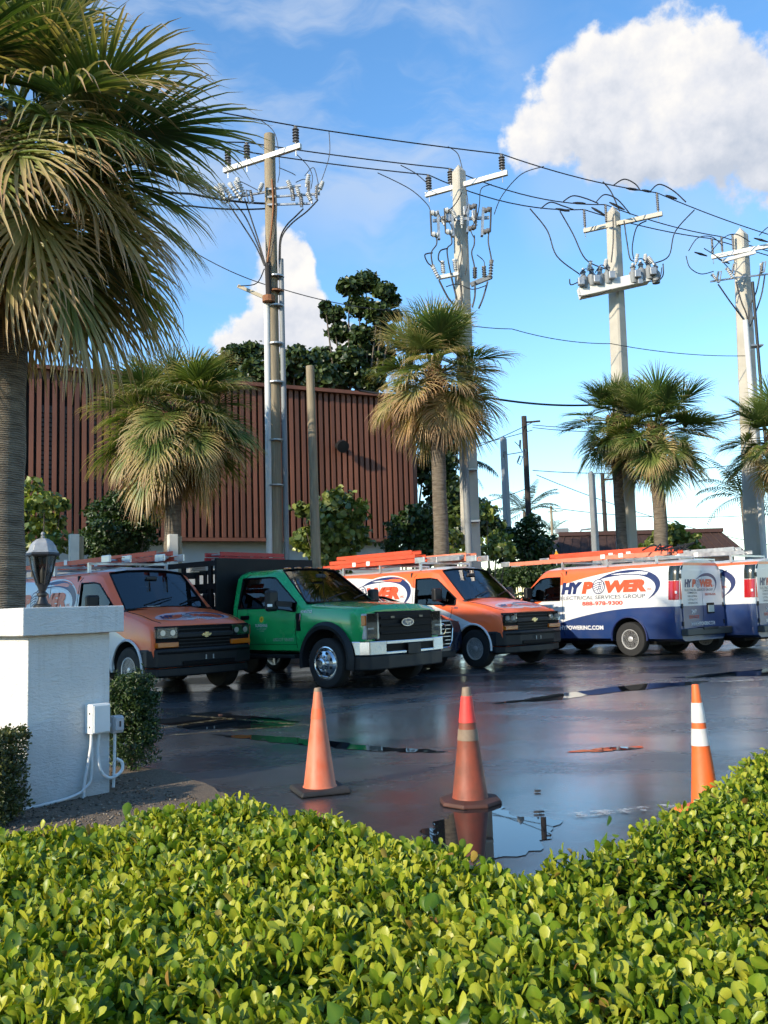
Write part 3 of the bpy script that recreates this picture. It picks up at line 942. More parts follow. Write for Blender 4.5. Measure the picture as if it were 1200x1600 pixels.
bush('sunlit round-leaved bush right of the short wooden post', 525, 26.5, [(500, 800, 24), (525, 785, 26), (548, 800, 26), (520, 830, 34), (555, 838, 26), (490, 840, 26), (525, 865, 36), (470, 795, 14), (475, 845, 22)], .21, M_GRAPE, 31, 1000)
bush('round-leaved bush at the left edge behind the lantern', 60, 21, [(50, 760, 18), (70, 785, 24), (45, 800, 26), (80, 815, 22), (95, 790, 12), (50, 840, 30), (85, 850, 24)], .18, M_GRAPE, 32, 900)
bush('dark rounded shrub before the wall at the left of the brown-fringed palm', 185, 24, [(160, 800, 26), (190, 785, 26), (215, 790, 24), (170, 835, 36), (210, 830, 34), (230, 815, 20), (190, 865, 40), (140, 850, 24)], .12, M_BUSH, 33, 4200, 'shrub', .6)
bush('dark leafy bush below the corner of the slatted wall', 640, 27.5, [(630, 820, 24), (655, 805, 24), (672, 830, 26), (625, 850, 28), (660, 860, 30), (690, 850, 20)], .16, M_BUSH, 34, 1800, 'leafy_bush', .8)
bush('light green round-leaved sprigs between the palm trunk and second pole', 712, 25.5, [(712, 815, 12), (708, 840, 14), (718, 862, 16), (705, 870, 14)], .17, M_GRAPE, 35, 900)
bush('low pale bush right of the second pole base', 768, 29, [(760, 800, 16), (775, 845, 20), (762, 862, 18), (790, 860, 16)], .19, M_GRAPE, 36, 900)
bush('feathery green tree mass left of the brown-roofed building', 815, 45, [(800, 850, 26), (825, 835, 26), (845, 850, 22), (815, 870, 34), (780, 860, 22), (850, 880, 24), (830, 815, 14), (790, 830, 12)], .26, M_BUSH, 37, 900, 'leafy_bush', .5)
bush('yellow-green round-leaved bush right of the third pole base', 1050, 33, [(1035, 840, 16), (1055, 832, 18), (1075, 845, 16), (1045, 858, 22), (1078, 862, 18), (1015, 855, 12)], .24, M_GRAPE, 38, 800)
bush('grey-green low hedge behind the gap between the vans', 830, 34, [(790, 905, 26), (820, 900, 26), (850, 905, 26), (880, 900, 24), (760, 905, 24)], .12, M_BUSH, 39, 3500, 'leafy_bush', .6)

# distant tree belt
rngt = random.Random(8); bl = []
for i in range(60):
    x = -60 + i * 2.6 + rngt.uniform(-1, 1); bl.append(((x, 110 + rngt.uniform(-5, 5), rngt.uniform(.8, 1.8)), (2.4, 2, rngt.uniform(1.4, 2.6)), 130))
o = leaf_cloud('distant_trees', bl, .9, M_TREE, 77); tag(o, 'far-off belt of low dark trees along the horizon', 'trees')

# ---------------------------------------------------------------- clipped hedges in the foreground
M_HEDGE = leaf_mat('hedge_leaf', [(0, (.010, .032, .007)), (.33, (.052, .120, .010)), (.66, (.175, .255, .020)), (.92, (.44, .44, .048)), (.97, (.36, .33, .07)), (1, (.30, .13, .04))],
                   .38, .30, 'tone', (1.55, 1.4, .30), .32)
LEAF_V = np.array([(0, 0, 0), (.34, .19, .05), (.34, 0, -.02), (.34, -.19, .05), (.70, .285, .06), (.70, 0, -.015), (.70, -.285, .06), (.92, .17, .03), (.92, 0, -.02), (.92, -.17, .03), (1.0, 0, -.035)], float)
LEAF_F = [(0, 2, 1), (0, 3, 2), (1, 2, 5, 4), (2, 3, 6, 5), (4, 5, 7), (5, 6, 7)]
LEAF_TRI = np.array([(0, 2, 1), (0, 3, 2), (1, 2, 5), (1, 5, 4), (2, 3, 6), (2, 6, 5), (4, 5, 8), (4, 8, 7), (5, 6, 9), (5, 9, 8), (7, 8, 10), (8, 9, 10)])


def hedge_leaves(spots, seed, size=.05, per=9):
    """spots: (x,y,z,nx,ny,nz) shoot tips -> leaf frames (pos, dir, normal, length, tone)"""
    rng = np.random.default_rng(seed); S = np.asarray(spots); n = len(S)
    P, D, Nn, Ls, T = [], [], [], [], []
    ax = S[:, 3:6] + rng.normal(size=(n, 3)) * .36; ax /= np.linalg.norm(ax, axis=1)[:, None]
    t1 = np.cross(ax, rng.normal(size=(n, 3))); t1 /= np.linalg.norm(t1, axis=1)[:, None]; t2 = np.cross(ax, t1)
    stone = rng.uniform(-.16, .16, n); ph = rng.uniform(0, 6.28, n)
    for k in range(per):
        a = ph + k * 2.4 + rng.normal(size=n) * .25
        f = k / (per - 1)                                   # 0 top, 1 low on the shoot
        tilt = np.radians(26 + 56 * f) + rng.normal(size=n) * .26
        rad = t1 * np.cos(a)[:, None] + t2 * np.sin(a)[:, None]
        d = ax * np.cos(tilt)[:, None] + rad * np.sin(tilt)[:, None]
        nr = ax * np.sin(tilt)[:, None] - rad * np.cos(tilt)[:, None]
        tw = rng.normal(size=n) * .35
        sd = np.cross(nr, d); nr = nr * np.cos(tw)[:, None] + sd * np.sin(tw)[:, None]
        P.append(S[:, :3] - ax * (f * .075 + rng.random(n) * .008)[:, None] + rad * .004)
        D.append(d); Nn.append(nr); Ls.append(size * rng.uniform(.6, 1.25, n) * (.72 + .34 * min(1, f * 2)))
        tn = .84 - .62 * f + stone + rng.normal(size=n) * .12  # bright young tips; shade low on the shoot is put into the colour
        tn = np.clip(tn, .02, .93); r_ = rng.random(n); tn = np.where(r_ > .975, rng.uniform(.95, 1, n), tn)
        T.append(tn)
    return np.concatenate(P), np.concatenate(D), np.concatenate(Nn), np.concatenate(Ls), np.concatenate(T)


def leaves_to_mesh(name, P, D, Nn, Ls, T, m):
    sd = np.cross(Nn, D); n = len(P)
    _r = np.random.default_rng(1); bend = _r.uniform(-.32, .15, n); wd = _r.uniform(.82, 1.2, n)
    lv = LEAF_V
    V = (P[:, None] + D[:, None] * (lv[None, :, 0:1] * Ls[:, None, None]) + sd[:, None] * (lv[None, :, 1:2] * Ls[:, None, None] * wd[:, None, None])
         + Nn[:, None] * ((lv[None, :, 2:3] * 1.4 + bend[:, None, None] * lv[None, :, 0:1] ** 2) * Ls[:, None, None]))
    F = (LEAF_TRI[None] + (np.arange(n) * 11)[:, None, None]).reshape(-1, 3)
    rib = np.array([.06, -.03, .07, -.03, -.04, .07, -.04, -.03, .05, -.03, 0.])
    return np_mesh(name, V.reshape(-1, 3), F, m, np.where(T[:, None] > .94, T[:, None], np.clip(T[:, None] + rib[None], 0, .93)).ravel())


LEAF_ME = []
for i in range(10):
    tone = (.12, .25, .36, .45, .55, .64, .72, .80, .88, .42)[i]
    LEAF_ME.append(leaves_to_mesh('leaf', np.zeros((1, 3)), np.array([[1., 0, 0]]), np.array([[0, 0, 1.]]), np.array([1.]), np.array([tone]), M_HEDGE))
LEAF_TONE = np.array([.12, .25, .36, .45, .55, .64, .72, .80, .88, .42])


def hedge_thing(label, spots, seed, size, group, core, n_single=300, per=9, m=None):
    root = thing('hedge', label, 'hedge', (0, 0, 0), 0, group)
    P, D, Nn, Ls, T = hedge_leaves(spots, seed, size, per)
    dist = np.linalg.norm(P - np.array([0, 0, CAM_H]), axis=1)
    u = P[:, 0] / np.maximum(P[:, 1], .1) * FPX + 600
    # rough screen row through the pitch
    cp, sp = math.cos(PITCH), math.sin(PITCH)
    zc = P[:, 1] * cp + (P[:, 2] - CAM_H) * sp; yc = -P[:, 1] * sp + (P[:, 2] - CAM_H) * cp
    v = 800 - yc / np.maximum(zc, .1) * FPX
    inside = (u > 5) & (u < 1195) & (v < 1590)
    facing = np.abs((Nn * (P - np.array([0, 0, CAM_H]))).sum(1)) / dist
    score = np.where(inside, Ls * facing / dist, -1)
    # only leaves near the outer skin
    idx = np.argsort(-score)[:n_single] if n_single else np.array([], int)
    mask = np.ones(len(P), bool); mask[idx] = False
    o = bpy.data.objects.new('foliage', leaves_to_mesh('foliage', P[mask], D[mask], Nn[mask], Ls[mask], T[mask], m or M_HEDGE)); link(o, root); o['kind'] = 'stuff'
    for i in idx:
        o = bpy.data.objects.new('leaf', LEAF_ME[int(np.argmin(np.abs(LEAF_TONE - T[i])))]); link(o, root)
        d, nn = Vector(D[i]), Vector(Nn[i]); sdv = nn.cross(d)
        M4 = Matrix((d, sdv, nn)).transposed().to_4x4(); M4.translation = Vector(P[i])
        o.matrix_local = M4 @ Matrix.Diagonal((Ls[i], Ls[i], Ls[i], 1))
    core(root)
    return root


M_TWIG = mat('hedge_twig', (.035, .028, .018), .95, color2=(.075, .06, .035), vscale=20)


def top_noise(x, y):
    return .014 * math.sin(x * 5.1 + y * 3.7) + .010 * math.sin(x * 11.3 - y * 8.9 + 1) + .008 * math.sin(x * 21 + y * 17)


rngh = random.Random(4)
HT = 0.68
# near hedge: far edge follows the photo from left to right
EDGE = [(-400, 1330), (0, 1296), (110, 1276), (230, 1262), (380, 1258), (480, 1264), (560, 1282), (640, 1306), (720, 1330), (800, 1352), (900, 1382), (1000, 1402), (1200, 1425), (1700, 1470)]
edge_w = [at(x, y, 1.0) for x, y in EDGE]
edge_g = [ground(x, y, HT) for x, y in EDGE]


def far_y(x):
    for a, b in zip(edge_g[:-1], edge_g[1:]):
        if a.x <= x <= b.x: return a.y + (b.y - a.y) * (x - a.x) / (b.x - a.x + 1e-9)
    return edge_g[0].y if x < edge_g[0].x else edge_g[-1].y


spots = []
for i in range(36000):
    x, y = rngh.uniform(-2.4, 2.4), rngh.uniform(.6, 3.2)
    if abs(x) > .46 * y + .75: continue
    fy = far_y(x) + .05 * math.sin(x * 9) + .03 * math.sin(x * 23)
    if y > fy: continue
    e = fy - y
    roll = max(0, .18 - e) / .18
    z = HT + top_noise(x, y) - .10 * roll ** 2 + rngh.uniform(-.03, .022)
    spots.append((x, y, z, .0, .55 * roll, 1 - .3 * roll))
for i in range(1500):                       # far side of the near hedge
    x = rngh.uniform(-2.6, 2.9); z = rngh.uniform(.12, HT - .03)
    fy = far_y(x) + .05 * math.sin(x * 9) + .03 * math.sin(x * 23)
    spots.append((x, fy + rngh.uniform(-.03, .04) + .05 * math.sin(z * 9), z, 0, .8, .5))


def core_near(root):
    mb = MB(); n = 30; xs = [-2.7 + 5.7 * i / n for i in range(n + 1)]
    for a, b in zip(xs[:-1], xs[1:]):
        ya, yb = far_y(a) - .12, far_y(b) - .12
        mb.add([(a, .45, .02), (b, .45, .02), (b, yb, .02), (a, ya, .02), (a, .45, HT - .12), (b, .45, HT - .12), (b, yb, HT - .12), (a, ya, HT - .12)],
               [(4, 5, 6, 7), (0, 1, 5, 4), (2, 3, 7, 6)])
    mb.build('twig_core', M_TWIG, root)


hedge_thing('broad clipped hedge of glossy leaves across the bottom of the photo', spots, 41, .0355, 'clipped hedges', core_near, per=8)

# right-hand hedge running away beside the lot
spots = []
A0 = ground(785, 1330, .60); A1 = ground(1080, 1262, .60); A2 = ground(1122, 1208, .65); A3 = ground(1205, 1166, .67)


def left_x(y):
    pts = [(A0.y - .05, A0.x), (A1.y, A1.x), (A2.y, A2.x), (A3.y, A3.x), (A3.y + 2.5, A3.x + 2.0)]
    if y <= pts[0][0]: return pts[0][1] + (pts[0][0] - y) * .9
    for (y0, x0), (y1, x1) in zip(pts[:-1], pts[1:]):
        if y0 <= y <= y1: return x0 + (x1 - x0) * (y - y0) / (y1 - y0)
    return pts[-1][1]


def near_y(x):
    return far_y(x) + .42 + .30 * min(1, max(0, (x - .35) / .5))


def h2(x, y):
    t = min(1, max(0, (y - 2.5) / 1.0)); return .555 + .115 * t


for i in range(15000):
    y = rngh.uniform(2.15, 5.8); lx = left_x(y) + .03 * math.sin(y * 19); x = lx + (rngh.random() ** 1.3) * (4.6 - lx)
    if x > .46 * y + .75: continue
    near = near_y(x)
    if y < near: continue
    e = x - lx; roll = max(0, .16 - e) / .16; e2 = y - near; r2 = max(0, .16 - e2) / .16
    z = h2(x, y) + top_noise(x * 1.3, y * 1.2) - .10 * roll ** 2 - .10 * r2 ** 2 + rngh.uniform(-.03, .03)
    spots.append((x, y, z, -.6 * roll, -.6 * r2, 1 - .3 * max(roll, r2)))
for i in range(2300):                       # sides
    if i % 2:
        y = rngh.uniform(2.4, 5.5); x = left_x(y) + rngh.uniform(-.03, .05)
        if y < near_y(x): continue
        z = rngh.uniform(.1, h2(x, y) - .04); spots.append((x, y, z, -.85, 0, .45))
    else:
        x = rngh.uniform(.4, 4.2); y = near_y(x) + rngh.uniform(-.03, .05)
        if y < 2.1 or x < left_x(y): continue
        z = rngh.uniform(.08, h2(x, y) - .04); spots.append((x, y, z, 0, -.85, .45))


def core_right(root):
    mb = MB(); st = .16
    for i in range(24):
        y = 2.2 + i * st
        for k in range(26):
            x = .3 + k * st
            if x - st / 2 < left_x(y) + .10 or y - st / 2 < near_y(x) + .10: continue
            top = h2(x, y) - .13
            mb.box((x, y, top / 2 + .01), (st, st, top))
    mb.build('twig_core', M_TWIG, root)


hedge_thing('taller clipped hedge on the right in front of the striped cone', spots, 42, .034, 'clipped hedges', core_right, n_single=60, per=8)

# small boxy hedge at the left edge against the column, fine shrub behind it
M_BOX = leaf_mat('box_leaf', [(0, (.014, .026, .009)), (.5, (.045, .065, .018)), (1, (.15, .15, .045))], .42, .22, 'tone', (1.3, 1.3, .5))
spots = []
hc = ground(36, 1300); hc.x -= .64; hc.y -= .1; hw, hd, hh = .50, .25, .58
for i in range(1000):
    f = rngh.random()
    if f < .35: spots.append((rngh.uniform(-hw, hw), rngh.uniform(-hd, hd), hh + rngh.uniform(-.03, .02), 0, 0, 1))
    elif f < .7: spots.append((rngh.uniform(-hw, hw), -hd + rngh.uniform(-.02, .04), rngh.uniform(.05, hh), 0, -.8, .5))
    else: spots.append((hw + rngh.uniform(-.04, .02), rngh.uniform(-hd, hd), rngh.uniform(.05, hh), .8, 0, .5))
spots = [(a + hc.x, b + hc.y + .3, c, d, e, f) for a, b, c, d, e, f in spots]


def core_box(root):
    MB().box((hc.x, hc.y + .3, hh / 2 - .06), (hw * 2 - .14, hd * 2 - .14, hh - .14)).build('twig_core', M_TWIG, root)


hedge_thing('small boxy hedge at the left edge against the white column', spots, 43, .030, 'clipped hedges', core_box, n_single=0, m=M_BOX)

sb = ground(205, 1203)
root = thing('shrub', 'fine-leaved dark shrub growing behind the white column', 'shrub', (sb.x, sb.y, 0))
bl = [((0, 0, .2), (.24, .24, .2), 2200), ((-.05, .03, .48), (.27, .24, .24), 3000), ((.02, 0, .66), (.20, .2, .17), 1900), ((.10, -.02, .56), (.15, .18, .15), 1300), ((-.26, .05, .5), (.25, .22, .28), 1500), ((.12, 0, .34), (.13, .16, .15), 800), ((.2, 0, .6), (.05, .06, .05), 120)]
leaf_cloud('foliage', bl, .034, leaf_mat('shrub_leaf', [(0, (.012, .028, .009)), (.5, (.030, .066, .014)), (1, (.085, .13, .03))], .42, .22), 51, root, .42, .35)
MB().tube([(0, 0, 0), (-.02, 0, .3), (-.05, 0, .6)], [.02, .016, .006], 6).tube([(0, 0, 0), (.05, 0, .25), (.08, 0, .5)], [.016, .012, .005], 6).build('stems', M_BARK, root)

# ================================================================== utility poles and wires
M_WOOD = mat('weathered_wood', (.23, .18, .115), .9, color2=(.34, .28, .19), vscale=5, stretch=(6, 6, .35), bump=.5, bscale=25)
M_CONC = mat('pole_concrete', (.40, .37, .31), .85, color2=(.50, .465, .395), vscale=1.6, bump=.25, bscale=30)
M_ARM = mat('white_fibreglass', (.72, .70, .66), .55, var=.07, vscale=4)
M_PORC = mat('grey_porcelain', (.16, .155, .155), .3, var=.1, vscale=9)
M_BROWNP = mat('brown_porcelain', (.055, .045, .042), .3)
M_STEEL = mat('galvanised_steel', (.36, .37, .38), .45, .7, var=.12, vscale=9)
M_POLY = mat('pale_polymer', (.55, .55, .54), .5, var=.08, vscale=12)
M_CABLE = mat('black_cable', (.014, .014, .016), .55)
M_RUST = mat('rusty_strap', (.20, .07, .03), .85, color2=(.30, .14, .06), vscale=18)
M_CONDW = mat('pvc_conduit', (.60, .60, .58), .5, var=.06, vscale=3)
M_CONDG = mat('grey_conduit', (.21, .225, .235), .55, var=.08, vscale=3)
M_DEEP = mat('dark_creosote', (.035, .028, .025), .9, var=.2, vscale=5)


class Pole:
    """gives positions local to the pole base from photo pixels at the pole's own distance"""
    def __init__(s, name, label, px, Y, group='utility poles'):
        s.Y = Y; b = g0(px, Y); s.base = Vector(b)
        s.root = thing(name, label, 'utility pole', b, 0, group)

    def p(s, px, py, dy=0.0):
        return at(px, py, s.Y + dy) - s.base

    def wp(s, v):
        return s.base + Vector(v)


def insulator_mesh(n=5, h=.42, r=.075, m=None):
    prof = [(.022, 0), (.022, .06)]
    for i in range(n):
        z = .07 + i * (h - .1) / n
        prof += [(.03, z), (r, z + .012), (r * .95, z + .026), (.032, z + .034)]
    prof += [(.03, h - .03), (.045, h - .02), (.045, h), (0.0, h + .01)]
    return MB().lathe(prof, 12).mesh('insulator', m or M_PORC, smooth=30)


INS = insulator_mesh()
INS_THIN = insulator_mesh(9, .62, .048, M_PORC)
INS_SMALL = insulator_mesh(4, .26, .05, M_POLY)


def put(me, name, parent, loc, rot=(0, 0, 0), s=1.0):
    o = bpy.data.objects.new(name, me); link(o, parent); o.location = loc; o.rotation_euler = rot; o.scale = (s, s, s); return o


def square_pole(P, pl, pr, top_y, w_top, w_bot, rz, m=M_CONC):
    """tapering square concrete shaft with a pyramid tip"""
    z = P.p(600, top_y).z
    mb = MB(); vs = []
    for (h, w) in ((0, w_bot), (z - w_top * .75, w_top)):
        c = w * .12
        k = w / 2
        ring = [(-k + c, -k), (k - c, -k), (k, -k + c), (k, k - c), (k - c, k), (-k + c, k), (-k, k - c), (-k, -k + c)]
        vs += [(x + (pl if h > 0 else 0), y, h) for x, y in ring]
    vs.append((pl, 0, z))
    fs = [(i, (i + 1) % 8, 8 + (i + 1) % 8, 8 + i) for i in range(8)] + [(8 + i, 8 + (i + 1) % 8, 16) for i in range(8)]
    mb.add(vs, fs, 0, Matrix.Rotation(rz, 4, 'Z'))
    return mb.build('shaft', m, P.root)


def sag(a, b, s, n=14):
    a, b = Vector(a), Vector(b)
    return [a.lerp(b, i / n) - Vector((0, 0, 4 * s * (i / n) * (1 - i / n))) for i in range(n + 1)]


def jumper(P, pts, r=.014, name='jumper'):
    """smooth drooping lead through a few photo points"""
    q = [Vector(p) for p in pts]; out = []
    for i in range(len(q) - 1):
        p0, p1, p2, p3 = q[max(0, i - 1)], q[i], q[i + 1], q[min(len(q) - 1, i + 2)]
        for k in range(6):
            t = k / 6
            out.append(.5 * ((2 * p1) + (p2 - p0) * t + (2 * p0 - 5 * p1 + 4 * p2 - p3) * t * t + (3 * p1 - p0 - 3 * p2 + p3) * t ** 3))
    out.append(q[-1])
    return MB().tube(out, r, 6).build(name, M_CABLE, P.root, smooth=60)


WIRES = {}


def crossarm(P, L, Rr, w=.11, h=.14, ins=(), me=None, m=None, s=1.0):
    """L, Rr: (px, py, dy) ends. ins: fractions along the arm"""
    a, b = P.p(*L), P.p(*Rr)
    zz = (a.z + b.z) / 2
    # keep it level: choose the depth of each end so that both lie at the mean height
    def level(px, py):
        d = ray(px, py); t = (zz - CAM_H) / d.z; return Vector((0, 0, CAM_H)) + d * t - P.base
    a, b = level(*L[:2]), level(*Rr[:2])
    mb = MB().beam(a, b, w, h); o = mb.build('crossarm', m or M_ARM, P.root, bevel=.008)
    tips = []
    for f in ins:
        c = a.lerp(b, f) + Vector((0, 0, h / 2))
        put(me or INS, 'insulator', P.root, c, s=s); tips.append(P.wp(c + Vector((0, 0, (.43 if (me or INS) is INS else .63) * s))))
        MB().tube([c - Vector((0, 0, h + .18)), c], .012, 6).build('bolt', M_STEEL, P.root)
    return a, b, tips


def cutout(P, base, tilt, az, s=1.0):
    """fused cut-out: porcelain body with the fuse tube beside it"""
    root = bpy.data.objects.new('cutout', insulator_mesh_small); link(root, P.root); root.location = base
    root.rotation_euler = (tilt, 0, az); root.scale = (s, s, s)
    mb = MB().beam((0, 0, .02), (0, -.17, .0), .03, .03).beam((0, 0, .40), (0, -.16, .42), .03, .03)
    mb.build('bracket', M_STEEL, root)
    MB().tube([(0, -.17, -.02), (0, -.15, .44)], .019, 8).build('fuse_tube', M_PORC, root)
    return root


insulator_mesh_small = insulator_mesh(6, .42, .055, M_PORC)


def pothead(P, base, tip, white=True):
    """cable termination: ribbed sleeve between base and tip with a cap"""
    a, b = Vector(base), Vector(tip); d = b - a; L = d.length
    q = d.to_track_quat('Z', 'Y')
    prof = [(.02, 0)]; n = 5
    for i in range(n):
        z = L * (.1 + .75 * i / n); prof += [(.036, z), (.072, z + .01), (.04, z + .035)]
    prof += [(.065, L * .88), (.065, L * .98), (0.0, L)]
    return MB().lathe(prof, 10, a, M=q.to_matrix().to_4x4()).build('cable_terminator', M_POLY if white else M_PORC, P.root, smooth=30)


# ---- pole 1: round wooden pole with conduits
P1 = Pole('utility_pole', 'round wooden utility pole with white crossarm and strapped conduits left of centre', 433, 23.3)
zt = P1.p(421, 211).z
mb = MB(); t0 = P1.p(421, 211); mb.tube([(-.0, 0, 0), (t0.x * .5, 0, zt * .5), (t0.x, 0, zt)], [.175, .165, .15], 18)
mb.build('shaft', M_WOOD, P1.root, smooth=50)
a = P1.p(417, 465, -.12); c = P1.p(420, 870, -.12)
MB().tube([a, Vector((c.x, c.y, 0))], .085, 12).build('conduit', M_CONDW, P1.root, smooth=50)
a = P1.p(439, 405, -.05); c = P1.p(448, 870, -.05)
MB().tube([a, Vector((c.x, c.y, 0))], .07, 12).build('conduit', M_CONDG, P1.root, smooth=50)
for yy in (435, 458, 481, 540, 600, 690, 760):
    z = P1.p(430, yy).z; x = P1.p(432, yy).x
    MB().lathe([(.215, 0), (.215, .04)], 14, (x, -.06, z)).build('strap', M_STEEL if yy != 458 else M_RUST, P1.root)
a1, b1, T1 = crossarm(P1, (350, 267, 0), (470, 228, 0), ins=(.055, .31, .94), s=1.25)
for (px, py, dy) in ((0, 0, 0),):
    pass
for q in (((418, 308), (500, 303)), ((418, 320), (484, 318)), ((418, 296), (470, 290))):
    MB().beam(P1.p(*q[0], -.2), P1.p(*q[1], -.25), .05, .05).build('bracket_arm', M_STEEL, P1.root)
for px, py in ((457, 300), (478, 292), (498, 300), (470, 312), (488, 318), (404, 302), (375, 300), (350, 304)):
    put(INS_SMALL, 'surge_arrester', P1.root, P1.p(px, py, -.3), (.35, .15, px), 1.25)
MB().beam(P1.p(345, 312), P1.p(416, 300), .05, .05).build('bracket_arm', M_STEEL, P1.root)
for (px, py), (qx, qy) in (((358, 318), (336, 292)), ((364, 312), (347, 288)), ((378, 314), (358, 286)), ((382, 306), (370, 278))):
    pothead(P1, P1.p(px, py, -.2), P1.p(qx, qy, -.2))
for px, py in ((396, 318), (460, 314), (481, 306), (494, 312), (473, 324)):
    cutout(P1, P1.p(px, py, -.25), .25, R(random.Random(px).uniform(-60, 60)), .85)
for pts in (((330, 235), (345, 255), (360, 270)), ((408, 188), (430, 210), (437, 260), (434, 285)), ((514, 205), (515, 240), (505, 275), (498, 290)), ((462, 240), (480, 258), (488, 275), (486, 295)),
            ((408, 300), (385, 288), (372, 282)), ((436, 262), (455, 270), (462, 274)), ((498, 290), (490, 262), (476, 275)), ((462, 285), (475, 280), (480, 285))):
    jumper(P1, [P1.p(x, y, -.2) for x, y in pts], .011)
for pts in (((358, 320), (378, 350), (400, 385), (413, 415)), ((366, 316), (384, 340), (402, 380), (414, 415)), ((382, 310), (392, 340), (405, 380), (415, 415)),
            ((497, 312), (480, 330), (455, 350), (440, 372), (438, 405)), ((474, 326), (462, 338), (448, 352), (438, 372), (436, 405)),
            ((427, 290), (428, 330), (422, 370), (416, 415)), ((430, 290), (432, 330), (428, 370), (420, 415))):
    jumper(P1, [P1.p(x, y, -.3) for x, y in pts], .020, 'riser_cable')
jumper(P1, [P1.p(x, y, -.32) for x, y in ((425, 280), (427, 320), (424, 360), (418, 410))], .03, 'riser_cable').data.materials[0] = M_RUST
MB().tube([P1.p(418, 412, -.25), P1.p(420, 470, -.25)], .075, 10).build('cable_boot', M_DEEP, P1.root)
MB().beam(P1.p(372, 447, .1), P1.p(416, 466, -.1), .07, .09).build('standoff_arm', mat('arm_tan', (.42, .36, .26), .8), P1.root)
MB().lathe([(.17, 0), (.17, .16)], 12, P1.p(420, 472, -.25)).build('rust_band', M_RUST, P1.root)
jumper(P1, [P1.p(x, y, -.2) for x, y in ((372, 447), (395, 445), (405, 438), (413, 420))], .014)

# ---- short wooden post
SP = Pole('wooden_post', 'short bare wooden pole standing right of the wooden utility pole', 497, 23.0, 'utility poles')
MB().tube([(0, 0, 0), (-.03, 0, 3), (P1.p(493, 573).x - P1.p(497, 573).x, 0, SP.p(493, 572).z)], [.135, .125, .11], 14).build('shaft', M_WOOD, SP.root, smooth=50)

# ---- pole 2
P2 = Pole('utility_pole', 'square concrete utility pole with fused switches above the tan-tipped palm', 738, 25.1)
square_pole(P2, P2.p(719, 262).x, 0, 258, .32, .46, R(38))
c = P2.p(727, 700, -.4)
MB().tube([(c.x, c.y, 0), (c.x - .05, c.y, zat(470, 24.7, 727))], .10, 12).build('conduit', M_CONDG, P2.root, smooth=50)
a2, b2, T2 = crossarm(P2, (665, 305, 0), (793, 270, 0), ins=(.045, .32, .94), s=1.25)
MB().beam(P2.p(676, 345, -.25), P2.p(764, 340, -.25), .07, .08).build('switch_arm', M_STEEL, P2.root)
for px, yy, flip in ((684, 352, 1), (706, 348, 1), (732, 342, -1), (755, 347, -1)):
    # disconnect switch: galvanised channel with two porcelain posts and a blade
    t = P2.p(px, yy - 22, -.3); b = P2.p(px + 2 * flip, yy + 22, -.3)
    o = MB().beam(t, b, .15, .07, up=(1, 0, 0)).build('disconnect_switch', M_STEEL, P2.root)
    for q in (.12, .88):
        c = t.lerp(b, q); e = c + Vector((-.22 * flip, -.12, .02))
        MB().tube([c, c.lerp(e, .3), c.lerp(e, .5), c.lerp(e, .7), e], [.05, .085, .06, .085, .05], 10).build('post_insulator', M_POLY if flip > 0 else M_PORC, o, smooth=40)
    c, e = t.lerp(b, .1) + Vector((-.22 * flip, -.12, .04)), t.lerp(b, .9) + Vector((-.22 * flip, -.12, -.02))
    MB().tube([c, e], .026, 6).build('switch_blade', M_CABLE, o)
MB().beam(P2.p(685, 434, -.25), P2.p(716, 428, -.25), .12, .10).build('bracket_arm', M_ARM, P2.root)
MB().beam(P2.p(736, 445, -.25), P2.p(768, 432, -.25), .12, .12).build('bracket_arm', M_CONDG, P2.root)
for (px, py), (qx, qy) in (((686, 436), (675, 414)), ((693, 428), (691, 408)), ((712, 424), (710, 405)), ((742, 436), (742, 418)), ((757, 434), (756, 416)), ((766, 436), (768, 406))):
    pothead(P2, P2.p(px, py, -.3), P2.p(qx, qy, -.3), px < 720)
for pts in (((682, 370), (682, 382), (674, 395), (676, 415)), ((704, 365), (706, 380), (699, 388), (700, 405), (705, 430)), ((741, 368), (741, 382), (737, 395), (741, 415), (742, 432)), ((764, 362), (763, 378), (767, 400), (768, 408)),
            ((676, 395), (664, 398), (668, 410), (675, 416)), ((700, 388), (688, 392), (685, 405), (692, 412)), ((745, 398), (756, 408), (757, 420))):
    jumper(P2, [P2.p(x, y, -.35) for x, y in pts], .020 if len(pts) > 3 else .012)
for pts in (((686, 438), (700, 465), (712, 478)), ((705, 432), (712, 460), (716, 478)), ((742, 440), (742, 462), (738, 480)), ((762, 440), (755, 465), (748, 482)), ((719, 434), (721, 460), (720, 480))):
    jumper(P2, [P2.p(x, y, -.35) for x, y in pts], .026, 'riser_cable')
for pts in (((700, 229), (715, 240), (722, 262)), ((850, 260), (815, 272), (785, 305), (772, 335)), ((590, 270), (640, 295), (668, 320), (673, 335)), ((626, 258), (648, 270), (666, 285)), ((768, 288), (752, 295), (749, 320), (746, 340))):
    jumper(P2, [P2.p(x, y, -.1) for x, y in pts], .013)
for px, py in ((694, 352), (714, 345), (722, 356), (745, 352)):
    put(INS_SMALL, 'surge_arrester', P2.root, P2.p(px, py, -.4), (.3, .2, px), 1.2)
for px, py in ((700, 340), (741, 336), (728, 330)):
    MB().box(P2.p(px, py, -.3), (.14, .12, .26)).build('switch_hinge', M_STEEL, P2.root, bevel=.01)
for pts in (((684, 330), (690, 342), (700, 345), (708, 360)), ((748, 328), (742, 345), (736, 360), (741, 372)), ((700, 330), (712, 318), (722, 300)), ((727, 290), (731, 318), (726, 335)), ((716, 372), (722, 395), (718, 420), (716, 440)), ((728, 372), (731, 400), (727, 430)), ((697, 448), (715, 444), (738, 452), (760, 446))):
    jumper(P2, [P2.p(x, y, -.45) for x, y in pts], .014)
